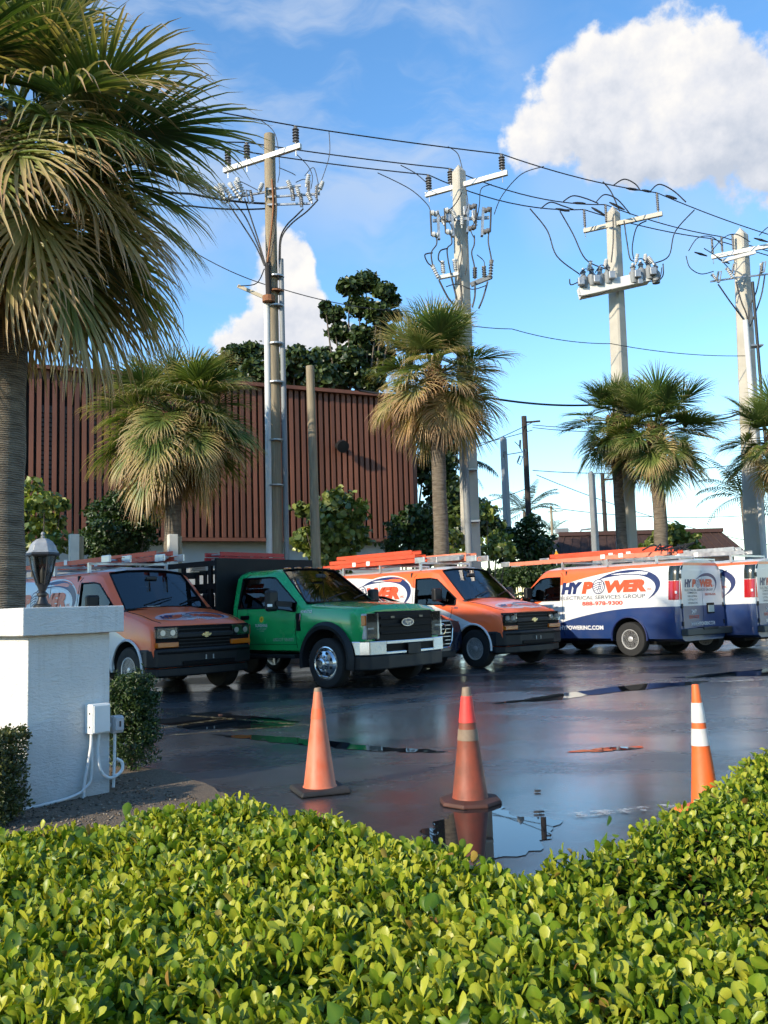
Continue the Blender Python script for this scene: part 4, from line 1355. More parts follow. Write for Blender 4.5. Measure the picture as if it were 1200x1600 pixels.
for z in (zat(500, 25), zat(640, 25), zat(740, 25), zat(820, 25)):
    MB().box((P2.p(729, 600).x, -.30, z), (.34, .3, .05)).build('strap', M_STEEL, P2.root)

# ---- pole 3
P3 = Pole('utility_pole', 'square concrete utility pole with white switchgear beam between palms', 982, 28.0)
square_pole(P3, P3.p(965, 332).x, 0, 328, .36, .56, R(38))
a3, b3, T3 = crossarm(P3, (912, 361, 0), (1035, 334, 0), ins=(.02, .30, .95), me=INS_THIN, m=mat('arm_weathered', (.50, .46, .38), .7, var=.1), s=1.05)
gb = MB().beam(P3.p(905, 458, -.3), P3.p(1012, 434, -.3), .42, .34).build('switchgear_beam', M_ARM, P3.root, bevel=.02)
for px, py in ((912, 432), (925, 428), (938, 428), (950, 425), (990, 424), (1002, 420), (1014, 418), (1025, 424)):
    c = P3.p(px, py + 12, -.45)
    o = MB().lathe([(.12, -.14), (.14, 0), (.14, .20), (.08, .27), (.07, .36), (.10, .38), (.05, .45), (0, .48)], 12, c).build('recloser_tank', M_CONDG, P3.root, smooth=35)
    MB().lathe([(.035, .46), (.05, .46), (.035, .52), (0, .54)], 8, c).build('bushing', M_POLY, o, smooth=35)
for px, py in ((908, 440), (932, 436), (956, 430), (996, 428), (1020, 424)):
    MB().box(P3.p(px, py, -.62), (.20, .16, .24)).build('gear_housing', M_STEEL, P3.root, bevel=.02)
for px, py in ((918, 424), (945, 418), (993, 414), (1008, 410), (1022, 414)):
    put(INS_SMALL, 'surge_arrester', P3.root, P3.p(px, py, -.6), (.5, 0, px), 1.3)
for pts in (((905, 430), (915, 420), (926, 428)), ((930, 426), (940, 414), (952, 424)), ((988, 418), (1000, 404), (1014, 412)), ((905, 462), (930, 462), (955, 452)), ((1012, 440), (1030, 436), (1034, 418))):
    jumper(P3, [P3.p(x, y, -.6) for x, y in pts], .016)
for px in (935, 1000):
    MB().box(P3.p(px, 437, -.55), (.16, .12, .28)).build('control_box', M_STEEL, P3.root, bevel=.01)
for pts in (((828, 326), (855, 360), (870, 400), (905, 428)), ((875, 330), (895, 365), (915, 405), (945, 420)), ((942, 284), (955, 300), (968, 330)), ((1085, 328), (1055, 362), (1045, 400), (1020, 412)), ((1010, 345), (995, 355), (988, 385), (990, 405)),
            ((975, 345), (980, 380), (985, 405), (995, 408)), ((890, 436), (892, 445), (905, 440)), ((1036, 412), (1036, 430), (1028, 440)),
            ((958, 340), (958, 380), (955, 410))):
    jumper(P3, [P3.p(x, y, -.2) for x, y in pts], .020)
# dead-end strings and loops on the conductors
for pts in (((958, 290), (975, 280), (992, 287), (1000, 297)), ((1016, 299), (1030, 288), (1052, 298), (1072, 316)), ((880, 315), (895, 306), (915, 310), (935, 318)), ((932, 315), (945, 304), (965, 312), (985, 335)), ((845, 326), (860, 316), (880, 322), (898, 328))):
    jumper(P3, [P3.p(x, y, -.5) for x, y in pts], .020)
for a_, b_ in (((978, 294), (998, 297)), ((1003, 297), (1018, 300)), ((1040, 305), (1058, 311)), ((895, 317), (915, 318)), ((924, 324), (945, 336)), ((868, 326), (890, 330)), ((952, 316), (976, 328))):
    MB().tube([P3.p(*a_, -.5), P3.p(*a_, -.5).lerp(P3.p(*b_, -.5), .3), P3.p(*a_, -.5).lerp(P3.p(*b_, -.5), .7), P3.p(*b_, -.5)], [.02, .042, .042, .02], 8).build('dead_end_insulator', M_CABLE, P3.root, smooth=40)

# ---- pole 4
P4 = Pole('utility_pole', 'square concrete utility pole with double white crossarm at the right edge', 1183, 29.8)
square_pole(P4, P4.p(1172, 368).x, 0, 365, .40, .60, R(38))
a4, b4, T4 = crossarm(P4, (1112, 402, 0), (1222, 380, 0), ins=(.02, .16, .32, .94), me=INS_THIN, s=.95)
MB().beam(P4.p(1128, 408, -.5), P4.p(1180, 394, -.5), .1, .12).build('crossarm', M_ARM, P4.root, bevel=.008)
MB().beam(P4.p(1110, 440, -.2), P4.p(1165, 432, -.2), .05, .05).build('bracket_arm', M_STEEL, P4.root)
MB().beam(P4.p(1170, 432, -.2), P4.p(1225, 425, -.2), .05, .05).build('bracket_arm', M_STEEL, P4.root)
for (px, py), (qx, qy) in (((1124, 442), (1112, 428)), ((1146, 436), (1135, 418)), ((1190, 428), (1190, 412))):
    pothead(P4, P4.p(px, py, -.3), P4.p(qx, qy, -.3))
for px, py in ((1120, 440), (1144, 428), (1189, 425)):
    cutout(P4, P4.p(px, py, -.35), .3, R(30), .8)
for pts in (((1122, 444), (1140, 470), (1155, 490), (1168, 508)), ((1150, 440), (1158, 470), (1166, 490), (1170, 508)), ((1188, 425), (1182, 455), (1172, 480), (1170, 508)), ((1195, 430), (1190, 460), (1180, 490), (1172, 510))):
    jumper(P4, [P4.p(x, y, -.35) for x, y in pts], .024, 'riser_cable')
for pts in (((1076, 392), (1090, 372), (1112, 370), (1130, 385)), ((1110, 395), (1130, 372), (1150, 366), (1172, 378)), ((1072, 400), (1078, 418), (1095, 428), (1115, 424)), ((1100, 388), (1125, 405), (1148, 430)), ((1186, 368), (1200, 355), (1215, 352))):
    jumper(P4, [P4.p(x, y, -.3) for x, y in pts], .016)
for a_, b_ in (((1085, 394), (1105, 400)), ((1122, 404), (1140, 412)), ((1178, 372), (1200, 378))):
    MB().tube([P4.p(*a_, -.5), P4.p(*a_, -.5).lerp(P4.p(*b_, -.5), .5), P4.p(*b_, -.5)], [.02, .045, .02], 8).build('dead_end_insulator', M_CABLE, P4.root, smooth=40)
c = P4.p(1172, 600, -.5)
MB().tube([(c.x + .05, c.y, 0), (c.x, c.y, zat(500, 29.3, 1172))], .09, 12).build('conduit', M_CONDW, P4.root, smooth=50)
c = P4.p(1188, 600, -.5)
MB().tube([(c.x + .05, c.y, 0), (c.x, c.y, zat(440, 29.3, 1188))], .05, 10).build('riser_cable', M_CABLE, P4.root, smooth=50)
for z in (zat(560, 29.5), zat(640, 29.5), zat(720, 29.5)):
    MB().box((P4.p(1178, 600).x, -.36, z), (.4, .34, .05)).build('strap', M_STEEL, P4.root)

# ---- far poles
for nm, lab, px, py, Y, r, m in (('utility_pole', 'dark tarred wooden pole far behind, left of the third pole', 832, 650, 52, .16, M_DEEP),
                                 ('utility_pole', 'thin dark pole behind the slender palm far away', 952, 740, 60, .14, M_DEEP),
                                 ('utility_pole', 'small far-off pale pole above the brown roof', 868, 790, 90, .13, M_WOOD)):
    Q = Pole(nm, lab, px, Y)
    MB().tube([(0, 0, 0), (.02, 0, Q.p(px, py).z)], [r * 1.2, r], 10).build('shaft', m, Q.root)
    MB().beam(Q.p(px - 12, py + 10), Q.p(px + 12, py + 8), .1, .1).build('crossarm', m, Q.root)
Q = Pole('utility_pole', 'pale concrete pole with small switch brackets in the distance', 798, 50)
square_pole(Q, 0, 0, 686, .30, .42, R(40), M_CONDG)
MB().beam(Q.p(782, 712), Q.p(818, 706), .05, .05).build('bracket_arm', M_STEEL, Q.root)
for px, py in ((786, 716), (812, 700), (818, 714), (808, 724)):
    cutout(Q, Q.p(px, py, -.2), .4, R(px * 3 % 90), 1.1)
jumper(Q, [Q.p(*p) for p in ((804, 690), (812, 698), (816, 706))], .02)
Q = Pole('utility_pole', 'slim grey concrete pole left of the third pole base', 935, 40)
square_pole(Q, 0, 0, 745, .24, .30, R(40), M_CONDG)
Q = Pole('street_lamp', 'tiny street lamp above the brown roof', 905, 80)
Q.root['category'] = 'street lamp'
MB().tube([(0, 0, 0), Q.p(905, 838), Q.p(908, 828), Q.p(925, 826)], .09, 8).build('post', M_CONDG, Q.root)
MB().box(Q.p(878, 830), (1.1, .6, .5)).build('lamp_head', M_CONDG, Q.root, bevel=.05)
MB().tube([Q.p(905, 832), Q.p(880, 832)], .05, 6).build('lamp_arm', M_CONDG, Q.root)

# ---- the conductors
def wire(label, pts, r, s=0.0, name='power_line', group='overhead wires'):
    out = []; k_ = 0
    for a, b in zip(pts[:-1], pts[1:]):
        seg = sag(a, b, s if not isinstance(s, (list, tuple)) else s[k_], 12); k_ += 1
        out += seg if not out else seg[1:]
    o = MB().tube(out, r, 6).build(name, M_CABLE, None, smooth=60)
    return tag(o, label, 'wire', group)


d12 = (P2.base - P1.base)
left = [t - d12 * 3.2 + Vector((0, 0, dz)) for t, dz in zip(T1, (.0, .0, .0))]
left[2] = at(120, 132, 20.0); left[1] = at(150, 214, 21.6); left[0] = at(150, 218, 22.4)
right = [at(1330, 436, 31), at(1330, 430, 31), at(1330, 418, 31)]
R4 = [T4[0], T4[1], T4[3]]
wire('highest overhead conductor along the pole tops from the left palm', [left[2], T1[2], T2[2], T3[2], at(1200, 366, 29.4), right[2]], .018, (.02, .03, .14, .06, .02))
wire('middle overhead conductor passing behind the wooden pole top', [left[1], T1[1], T2[1], T3[1], T4[1], right[1]], .018, (.02, .04, .30, .12, .02))
wire('lowest of the three overhead conductors on the pole crossarms', [left[0], T1[0], T2[0], T3[0], T4[0], right[0]], .018, (.02, .05, .33, .12, .02))
wire('thin span crossing from the wooden pole to the fourth pole', [at(300, 392, 23), at(445, 453, 23.2), at(640, 487, 25), at(800, 514, 26.5), at(955, 537, 27.6), at(1165, 556, 29.5)], .012, .12)
wire('thick black service cable right of the tan-tipped palm', [at(560, 610, 25), at(730, 615, 25.2), at(925, 633, 27.6), at(1100, 655, 28.5), at(1168, 640, 29.4)], .030, .12)
wire('thick dark cable leaving the wooden pole to the left', [P1.wp(P1.p(415, 318)), at(300, 303, 22), at(100, 280, 20)], .030, .05)
wire('second dark cable leaving the wooden pole to the left', [P1.wp(P1.p(415, 326)), at(300, 322, 22), at(100, 305, 20)], .022, .05)
for i, (p, q, lab) in enumerate((((832, 664), (1170, 640), 'faint distant wire sloping up from the tarred pole to the right'), ((832, 668), (1170, 652), 'second faint distant wire right of the tarred pole'), ((832, 660), (560, 742), 'faint distant wire sloping down left of the tarred pole'),
                                 ((832, 735), (1240, 712), 'faint wire behind the third pole at mid height'), ((832, 760), (560, 812), 'low faint wire left of the tarred pole'), ((838, 742), (1240, 858), 'long faint wire falling to the right behind the third pole'),
                                 ((832, 672), (540, 708), 'faint upper wire left of the tarred pole'), ((840, 790), (1230, 800), 'lowest faint wire above the brown roof'))):
    wire(lab, [at(*p, 52), at(*q, 46 + i)], .022, .5)

# ================================================================== white column, lantern, boxes
CT = R(42)
cP = Vector((math.sin(CT), math.cos(CT), 0)); cL = Vector((-math.cos(CT), math.sin(CT), 0))
cC = ground(41, 1266); CW = .63
cmid = cC + (cP + cL) * (CW / 2)
crz = math.atan2(cP.y, cP.x)


def stucco():
    m = bpy.data.materials.new('white_stucco'); m.use_nodes = True
    nt = m.node_tree; N, L = nt.nodes.new, nt.links.new; b = nt.nodes['Principled BSDF']
    tc = N('ShaderNodeTexCoord')
    n = N('ShaderNodeTexNoise'); L(tc.outputs['Object'], n.inputs[0]); n.inputs['Scale'].default_value = 3; n.inputs['Detail'].default_value = 6
    r = N('ShaderNodeValToRGB'); L(n.outputs[0], r.inputs[0]); r.color_ramp.elements[0].position = .3; r.color_ramp.elements[1].position = .7
    r.color_ramp.elements[0].color = (.60, .595, .57, 1); r.color_ramp.elements[1].color = (.68, .675, .65, 1)
    # rain streaks and soil splashed at the foot
    sm = N('ShaderNodeMapping'); L(tc.outputs['Object'], sm.inputs[0]); sm.inputs['Scale'].default_value = (9, 9, .7)
    sn = N('ShaderNodeTexNoise'); L(sm.outputs[0], sn.inputs[0]); sn.inputs['Scale'].default_value = 2.2; sn.inputs['Detail'].default_value = 7
    s1 = N('ShaderNodeMapRange'); L(sn.outputs[0], s1.inputs[0]); s1.inputs[1].default_value = .56; s1.inputs[2].default_value = .80; s1.inputs[3].default_value = 0; s1.inputs[4].default_value = .34
    sz = N('ShaderNodeSeparateXYZ'); L(tc.outputs['Object'], sz.inputs[0])
    za = N('ShaderNodeMath'); za.operation = 'MULTIPLY_ADD'; L(n.outputs[0], za.inputs[0]); za.inputs[1].default_value = -.55; L(sz.outputs[2], za.inputs[2])
    s2 = N('ShaderNodeMapRange'); L(za.outputs[0], s2.inputs[0]); s2.inputs[1].default_value = -.34; s2.inputs[2].default_value = -.12; s2.inputs[3].default_value = .55; s2.inputs[4].default_value = 0
    sa = N('ShaderNodeMath'); sa.operation = 'MAXIMUM'; L(s1.outputs[0], sa.inputs[0]); L(s2.outputs[0], sa.inputs[1])
    sx_ = N('ShaderNodeMix'); sx_.data_type = 'RGBA'; L(sa.outputs[0], sx_.inputs[0]); L(r.outputs[0], sx_.inputs[6]); sx_.inputs[7].default_value = (.34, .30, .24, 1)
    L(sx_.outputs[2], b.inputs['Base Color']); b.inputs['Roughness'].default_value = .85
    mp = N('ShaderNodeMapping'); L(tc.outputs['Object'], mp.inputs[0]); mp.inputs['Scale'].default_value = (1, 1, 2.6)
    w = N('ShaderNodeTexNoise'); L(mp.outputs[0], w.inputs[0]); w.inputs['Scale'].default_value = 16; w.inputs['Detail'].default_value = 5; w.inputs['Distortion'].default_value = 1.4
    f = N('ShaderNodeTexNoise'); L(tc.outputs['Object'], f.inputs[0]); f.inputs['Scale'].default_value = 150; f.inputs['Detail'].default_value = 2
    mx = N('ShaderNodeMath'); mx.operation = 'MULTIPLY_ADD'; L(f.outputs[0], mx.inputs[0]); mx.inputs[1].default_value = .16; L(w.outputs[0], mx.inputs[2])
    bp = N('ShaderNodeBump'); L(mx.outputs[0], bp.inputs['Height']); bp.inputs['Strength'].default_value = .55; bp.inputs['Distance'].default_value = .018
    L(bp.outputs[0], b.inputs['Normal'])
    return m


M_STUC = stucco()
CAPZ0, CAPZ1 = 1.172, 1.366
col = thing('stucco_column', 'square white stucco gate column with a thick cap at the left', 'column', (cmid.x, cmid.y, 0), crz)
MB().box((0, 0, CAPZ0 / 2 - .03), (CW, CW, CAPZ0 + .06)).build('pier', M_STUC, col, bevel=.006)
MB().box((0, 0, (CAPZ0 + CAPZ1) / 2), (CW + .15, CW + .15, CAPZ1 - CAPZ0)).build('cap', M_STUC, col, bevel=.007)

# lantern on the cap
M_BLK = mat('lantern_black', (.012, .0125, .014), .42, var=.2, vscale=20)
M_LTOP = mat('lantern_grey_top', (.30, .305, .31), .4, .3, var=.35, vscale=9)
lp = at(66, 940, 6.45)
lan = thing('coach_lantern', 'black six-sided coach lantern with domed top standing on the white column', 'lantern', (lp.x, lp.y, CAPZ1), R(12))
lan.scale = (.76, .76, .88)
MB().lathe([(.085, 0), (.085, .018), (.06, .03), (.045, .06), (.035, .085), (.05, .10), (.05, .115), (.03, .13), (.045, .165), (.055, .185)], 18).build('base', M_BLK, lan, smooth=35)
frm = MB()
hx = lambda r, z: [Vector((r * math.cos(k * math.pi / 3), r * math.sin(k * math.pi / 3), z)) for k in range(6)]
lo, mid_, hi = hx(.052, .185), hx(.095, .30), hx(.122, .425)
for k in range(6):
    frm.tube([lo[k], mid_[k], hi[k]], .008, 6)
frm.lathe([(.052, .18), (.062, .19), (.05, .20)], 6).lathe([(.150, .418), (.158, .43), (.150, .444), (.12, .45)], 6)
frm.build('frame', M_BLK, lan)
M_LGL = glass_mat('lantern_glass', (.30, .30, .30), .15)
for k in range(6):
    a, b = k, (k + 1) % 6
    MB().add([lo[a] * .98, lo[b] * .98, mid_[b], mid_[a], hi[b], hi[a]], [(0, 1, 2, 3), (3, 2, 4, 5)]).build('glass_pane', M_LGL, lan)
dome = MB().lathe([(.150, .446), (.140, .458), (.132, .462), (.130, .470), (.118, .505), (.094, .535), (.06, .557), (.02, .568)], 6).build('dome', M_LTOP, lan, bevel=.004)
MB().lathe([(.014, .565), (.02, .578), (.010, .588), (.019, .600), (.012, .616), (0, .622)], 12).build('finial', M_LTOP, lan, smooth=40)
MB().lathe([(.02, .20), (.022, .30), (0, .34)], 10).build('bulb', mat('bulb_glass', (.45, .45, .42), .3), lan, smooth=40)

# electrical boxes and conduits on the shaded face; s runs along the face from the near corner


def face(s, z, out=0.0):
    return cC + cP * s + Vector((0, 0, z)) + Vector((math.cos(CT), -math.sin(CT), 0)) * out


M_BOXW = mat('box_white', (.74, .74, .71), .45, var=.04, vscale=8)
M_BOXG = mat('box_grey', (.42, .43, .44), .5, var=.05, vscale=8)
bx = thing('junction_box', 'white electrical box mounted on the shaded side of the column', 'electrical box', face(.50, .56, .055), crz)
MB().box((0, 0, 0), (.145, .105, .21)).build('case', M_BOXW, bx, bevel=.008)
MB().box((0, -.056, 0), (.125, .012, .19)).build('cover', M_BOXW, bx, bevel=.004)
for z in (-.055, .04):
    MB().lathe([(.007, 0), (.007, .004), (0, .005)], 8, (-.073, -.02, z), M=Matrix.Rotation(R(-90), 4, 'Y')).build('screw', mat('black_metal', (0, 0, 0)), bx)
gx = thing('outlet_box', 'small grey weatherproof outlet at the column corner beside the white box', 'electrical box', face(.655, .50, .045), crz)
MB().box((0, 0, 0), (.085, .075, .125)).build('case', M_BOXG, gx, bevel=.01)
MB().box((.0, -.045, .005), (.07, .02, .10)).build('hinged_cover', M_BOXG, gx, bevel=.008)
MB().box((.0, -.057, .005), (.012, .004, .04)).build('latch', mat('black_metal', (0, 0, 0)), gx)
MB().beam((-.085, .0, .0), (-.03, 0, 0), .03, .03).build('nipple', M_BOXG, gx)


def pipe(name, label, pts, r, m):
    q = [Vector(p) for p in pts]; out = []
    for i in range(len(q) - 1):
        p0, p1, p2, p3 = q[max(0, i - 1)], q[i], q[i + 1], q[min(len(q) - 1, i + 2)]
        for k in range(8):
            t = k / 8
            out.append(.5 * ((2 * p1) + (p2 - p0) * t + (2 * p0 - 5 * p1 + 4 * p2 - p3) * t * t + (3 * p1 - p0 - 3 * p2 + p3) * t ** 3))
    out.append(q[-1])
    return tag(MB().tube(out, r, 10).build(name, m, None, smooth=60), label, 'conduit', 'conduits on the column')


pipe('conduit', 'white conduit dropping from the box to the ground, leftmost', [face(.455, .46, .05), face(.45, .36, .05), face(.43, .22, .035), face(.41, .1, .03), face(.405, .0, .03)], .012, M_BOXW)
pipe('conduit', 'bent white conduit beside the leftmost drop below the box', [face(.46, .36, .045), face(.465, .22, .04), face(.455, .12, .035), face(.41, .08, .035), face(.39, .06, .035)], .010, M_BOXW)
pipe('conduit', 'hanging loop of white flexible conduit below the electrical box', [face(.515, .45, .05), face(.505, .3, .05), face(.53, .18, .055), face(.60, .125, .06), face(.69, .16, .06), face(.70, .22, .05), face(.66, .25, .04)], .012, M_BOXW)
pipe('conduit', 'straight white conduit from the grey outlet down the column corner', [face(.645, .44, .045), face(.645, .25, .04), face(.64, .05, .035)], .011, M_BOXW)
pipe('conduit', 'low white pipe along the foot of the column', [face(-.05, .015, .03), face(.15, .022, .03), face(.30, .035, .03), face(.40, .06, .03)], .011, M_BOXW)

# ================================================================== traffic cones


def dirty(name, c, dirt, amount, rough=.55, scale=7.0):
    return mat(name, c, rough, color2=tuple(a * (1 - amount) + b * amount for a, b in zip(c, dirt)), vscale=scale, bump=.08, bscale=60)


M_CONE_F = dirty('cone_faded', (.62, .125, .045), (.55, .30, .2), .45)
M_CONE_T = dirty('cone_orange_top', (.75, .11, .025), (.6, .25, .15), .3)
M_CONE_D = dirty('cone_grimy', (.30, .062, .026), (.10, .05, .032), .65, .6, 9)
M_CONE_R = dirty('cone_red_top', (.80, .045, .035), (.65, .1, .08), .4)
M_CONE_B = dirty('cone_bright', (.80, .135, .018), (.7, .16, .06), .4)
M_CONE_W = dirty('cone_white_band', (.72, .72, .70), (.4, .36, .30), .4, .4)
M_CONE_G = dirty('cone_dirty_band', (.30, .22, .15), (.14, .09, .06), .6, .6, 12)
M_RUB = dirty('cone_rubber', (.016, .016, .017), (.05, .045, .04), .4, .7)
M_RUBR = dirty('cone_brown_base', (.085, .030, .02), (.03, .02, .016), .6, .7)


def cone(label, g, H, r0, r1, bands, base, base_m, rz=0.0, tilt=0.0):
    root = thing('traffic_cone', label, 'traffic cone', (g.x, g.y, 0.004), rz, 'traffic cones'); root.rotation_euler.x = tilt
    sq, th, sides = base
    if sides == 4:
        MB().box((0, 0, th / 2), (sq, sq, th), taper=.94).build('base', base_m, root, bevel=.012)
    else:
        MB().lathe([(sq / 2 * .98, 0), (sq / 2, th * .3), (sq / 2 * .96, th), (r0 * 1.2, th + .008)], sides, rot=math.pi / sides).build('base', base_m, root, bevel=.006)
    for (f0, f1, m, nm, grow) in bands:
        z0, z1 = th + (H - th) * f0, th + (H - th) * f1
        ra, rb = r0 + (r1 - r0) * f0 + grow, r0 + (r1 - r0) * f1 + grow
        prof = [(ra, z0), (rb, z1)]
        if f0 == 0: prof = [(ra * 1.10, z0), (ra * 1.02, z0 + .012)] + [(rb, z1)]
        if f1 == 1: prof += [(rb * .9, z1 + .006), (rb * .65, z1 + .006), (rb * .6, z1 - .05)]
        if grow: prof = [(ra - grow, z0)] + prof + [(rb - grow, z1)]
        MB().lathe(prof, 28).build(nm, m, root, smooth=35)
    return root


cone('faded orange cone with black square base, leftmost of the three', ground(500, 1237), .72, .112, .026,
     [(0, .69, M_CONE_F, 'cone_body', 0), (.69, .80, M_CONE_T, 'orange_sleeve', .0025), (.80, .97, M_CONE_F, 'cone_body', 0), (.97, 1, M_CONE_G, 'cone_tip', 0)], (.37, .035, 4), M_RUB, R(20))
cone('grimy dark red cone with bright red top standing in a puddle', ground(735, 1255), .74, .114, .028,
     [(0, .53, M_CONE_D, 'cone_body', 0), (.53, .63, M_CONE_G, 'worn_band', .003), (.63, .69, M_CONE_D, 'cone_body', 0), (.69, .93, M_CONE_R, 'red_sleeve', .003), (.93, 1, M_CONE_G, 'cone_tip', 0)], (.42, .028, 8), M_RUBR, R(5), R(1))
cone('bright orange cone with two white bands behind the right hedge', ground(1104, 1268), .75, .084, .022,
     [(0, .50, M_CONE_B, 'cone_body', 0), (.50, .64, M_CONE_W, 'white_band', .003), (.64, .69, M_CONE_B, 'cone_body', 0), (.69, .855, M_CONE_W, 'white_band', .003), (.855, 1, M_CONE_B, 'cone_tip', 0)], (.30, .03, 4), M_CONE_B, R(40), R(-1.5))

# ================================================================== small things at the back
BRN = mat('white_bollard', (.62, .58, .50), .7, var=.1, vscale=4)
for px, y0, Y, lab in ((115, 835, 20.0, 'pale square post behind the roof of the left van'), (270, 835, 20.3, 'pale square post at the foot of the brown-fringed palm')):
    b = g0(px, Y); h = zat(y0, Y, px)
    root = thing('boundary_post', lab, 'post', b, R(30), 'boundary posts')
    MB().box((0, 0, h / 2), (.20, .20, h)).build('post', BRN, root, bevel=.01)
    MB().box((.16, .04, h / 2 - .02), (.10, .16, h - .04)).build('timber', M_WOOD, root, bevel=.008)
b = g0(873, 40)
root = thing('warning_sign', 'small orange triangular sign at the far roadside', 'sign', b)
MB().tube([(0, .03, 0), (0, .03, zat(858, 40, 873))], .03, 8).build('post', M_STEEL, root)
MB().prism([(-.17, -.16), (.17, -.16), (0, .17)], -.012, .012, M=Matrix.Translation((0, -.02, zat(866, 40, 873))) @ Matrix.Rotation(R(90), 4, 'X')).build('panel', mat('sign_orange', (.75, .36, .02), .5), root)
# bits of litter on the wet asphalt
rl = random.Random(6)
for px, py, m, lab in ((372, 1066, 'box_white', 'white scrap lying in front of the green truck'), (345, 1118, 'cone_brown_base', 'brown flat scrap near the yellow lines'), (840, 1238, 'cone_rubber', 'black speck of debris in the puddle'), (842, 1271, 'cone_rubber', 'second dark scrap at the puddle edge')):
    g = ground(px, py); mb = MB()
    n = 7; mb.prism([(.02 * rl.uniform(.5, 1.1) * math.cos(k * 6.28 / n) * 1.8, .02 * rl.uniform(.5, 1.1) * math.sin(k * 6.28 / n)) for k in range(n)], 0.001, .010)
    tag(mb.build('litter', MATS[m], None, loc=(g.x, g.y, .005)), lab, 'litter', 'litter on the asphalt')

# ================================================================== vehicles
def paint(name, color, rough=.28, coat=.6):
    m = mat(name, color, rough, 0.0, coat=coat, var=.04, vscale=2.0)
    return m


def inside_dark(m):
    """inner side of the sheet metal is dark lining"""
    nt = m.node_tree; N, L = nt.nodes.new, nt.links.new
    b = nt.nodes['Principled BSDF']; inp = b.inputs['Base Color']
    g = N('ShaderNodeNewGeometry'); mx = N('ShaderNodeMix'); mx.data_type = 'RGBA'
    L(g.outputs['Backfacing'], mx.inputs[0]); mx.inputs[7].default_value = (.02, .02, .022, 1)
    if inp.is_linked:
        L(inp.links[0].from_socket, mx.inputs[6])
    else:
        mx.inputs[6].default_value = inp.default_value
    L(mx.outputs[2], inp)
    return m


ORANGE, NAVY, WHITE = (.96, .150, .040), (.012, .040, .150), (.70, .70, .69)


def livery():
    """printed wrap: orange over white over blue, split along curves in the van's own side view"""
    m = bpy.data.materials.new('van_wrap'); m.use_nodes = True
    nt = m.node_tree; N, L = nt.nodes.new, nt.links.new; b = nt.nodes['Principled BSDF']
    tc = N('ShaderNodeTexCoord'); sx = N('ShaderNodeSeparateXYZ'); L(tc.outputs['Object'], sx.inputs[0])
    X0, XS, ZS = -3.3, 6.4, 2.3
    u = N('ShaderNodeMapRange'); L(sx.outputs[0], u.inputs[0]); u.inputs[1].default_value = X0; u.inputs[2].default_value = X0 + XS

    def curve(pts):
        c = N('ShaderNodeFloatCurve'); L(u.outputs[0], c.inputs['Value'])
        cv = c.mapping.curves[0]
        P_ = [((x - X0) / XS, z / ZS) for x, z in pts]
        cv.points[0].location = P_[0]; cv.points[1].location = P_[-1]
        for p in P_[1:-1]: cv.points.new(*p)
        for p in cv.points: p.handle_type = 'AUTO_CLAMPED'
        c.mapping.update()
        k = N('ShaderNodeMath'); k.operation = 'MULTIPLY'; L(c.outputs[0], k.inputs[0]); k.inputs[1].default_value = ZS
        return k.outputs[0]

    def gt(a, b_):
        c = N('ShaderNodeMath'); c.operation = 'GREATER_THAN'
        for i, q in enumerate((a, b_)):
            if isinstance(q, (int, float)): c.inputs[i].default_value = q
            else: L(q, c.inputs[i])
        return c.outputs[0]
    orange = curve([(-3.3, 1.985), (-2.2, 1.975), (-1.4, 1.93), (-.7, 1.84), (0., 1.70), (.4, 1.60), (.55, 1.55), (.70, 1.31), (1.15, 1.14), (1.75, .92), (2.2, .74), (2.3, .2), (3.1, .1)])
    blue = curve([(-3.3, 1.10), (-1.9, 1.085), (-1.2, 1.03), (-.5, .92), (.2, .76), (.75, .58), (1.1, .40), (1.3, .05), (3.1, .01)])
    m1 = N('ShaderNodeMix'); m1.data_type = 'RGBA'; L(gt(sx.outputs[2], orange), m1.inputs[0]); m1.inputs[6].default_value = (*WHITE, 1); m1.inputs[7].default_value = (*ORANGE, 1)
    m2 = N('ShaderNodeMix'); m2.data_type = 'RGBA'; L(gt(blue, sx.outputs[2]), m2.inputs[0]); L(m1.outputs[2], m2.inputs[6]); m2.inputs[7].default_value = (*NAVY, 1)
    # bare white roof skin
    rf = N('ShaderNodeMath'); rf.operation = 'MULTIPLY'; L(gt(sx.outputs[2], 2.045), rf.inputs[0]); L(gt(.78, sx.outputs[0]), rf.inputs[1])
    m3 = N('ShaderNodeMix'); m3.data_type = 'RGBA'; L(rf.outputs[0], m3.inputs[0]); L(m2.outputs[2], m3.inputs[6]); m3.inputs[7].default_value = (.62, .62, .61, 1)
    # road film toward the sills
    n = N('ShaderNodeTexNoise'); L(tc.outputs['Object'], n.inputs[0]); n.inputs['Scale'].default_value = 2.5; n.inputs['Detail'].default_value = 6
    mr = N('ShaderNodeMapRange'); L(n.outputs[0], mr.inputs[0]); mr.inputs[1].default_value = .35; mr.inputs[2].default_value = .75; mr.inputs[3].default_value = 0.0; mr.inputs[4].default_value = .16
    m4 = N('ShaderNodeMix'); m4.data_type = 'RGBA'; L(mr.outputs[0], m4.inputs[0]); L(m3.outputs[2], m4.inputs[6]); m4.inputs[7].default_value = (.20, .18, .15, 1)
    L(m4.outputs[2], b.inputs['Base Color'])
    b.inputs['Roughness'].default_value = .30; b.inputs['Coat Weight'].default_value = .45; b.inputs['Coat Roughness'].default_value = .10
    return m


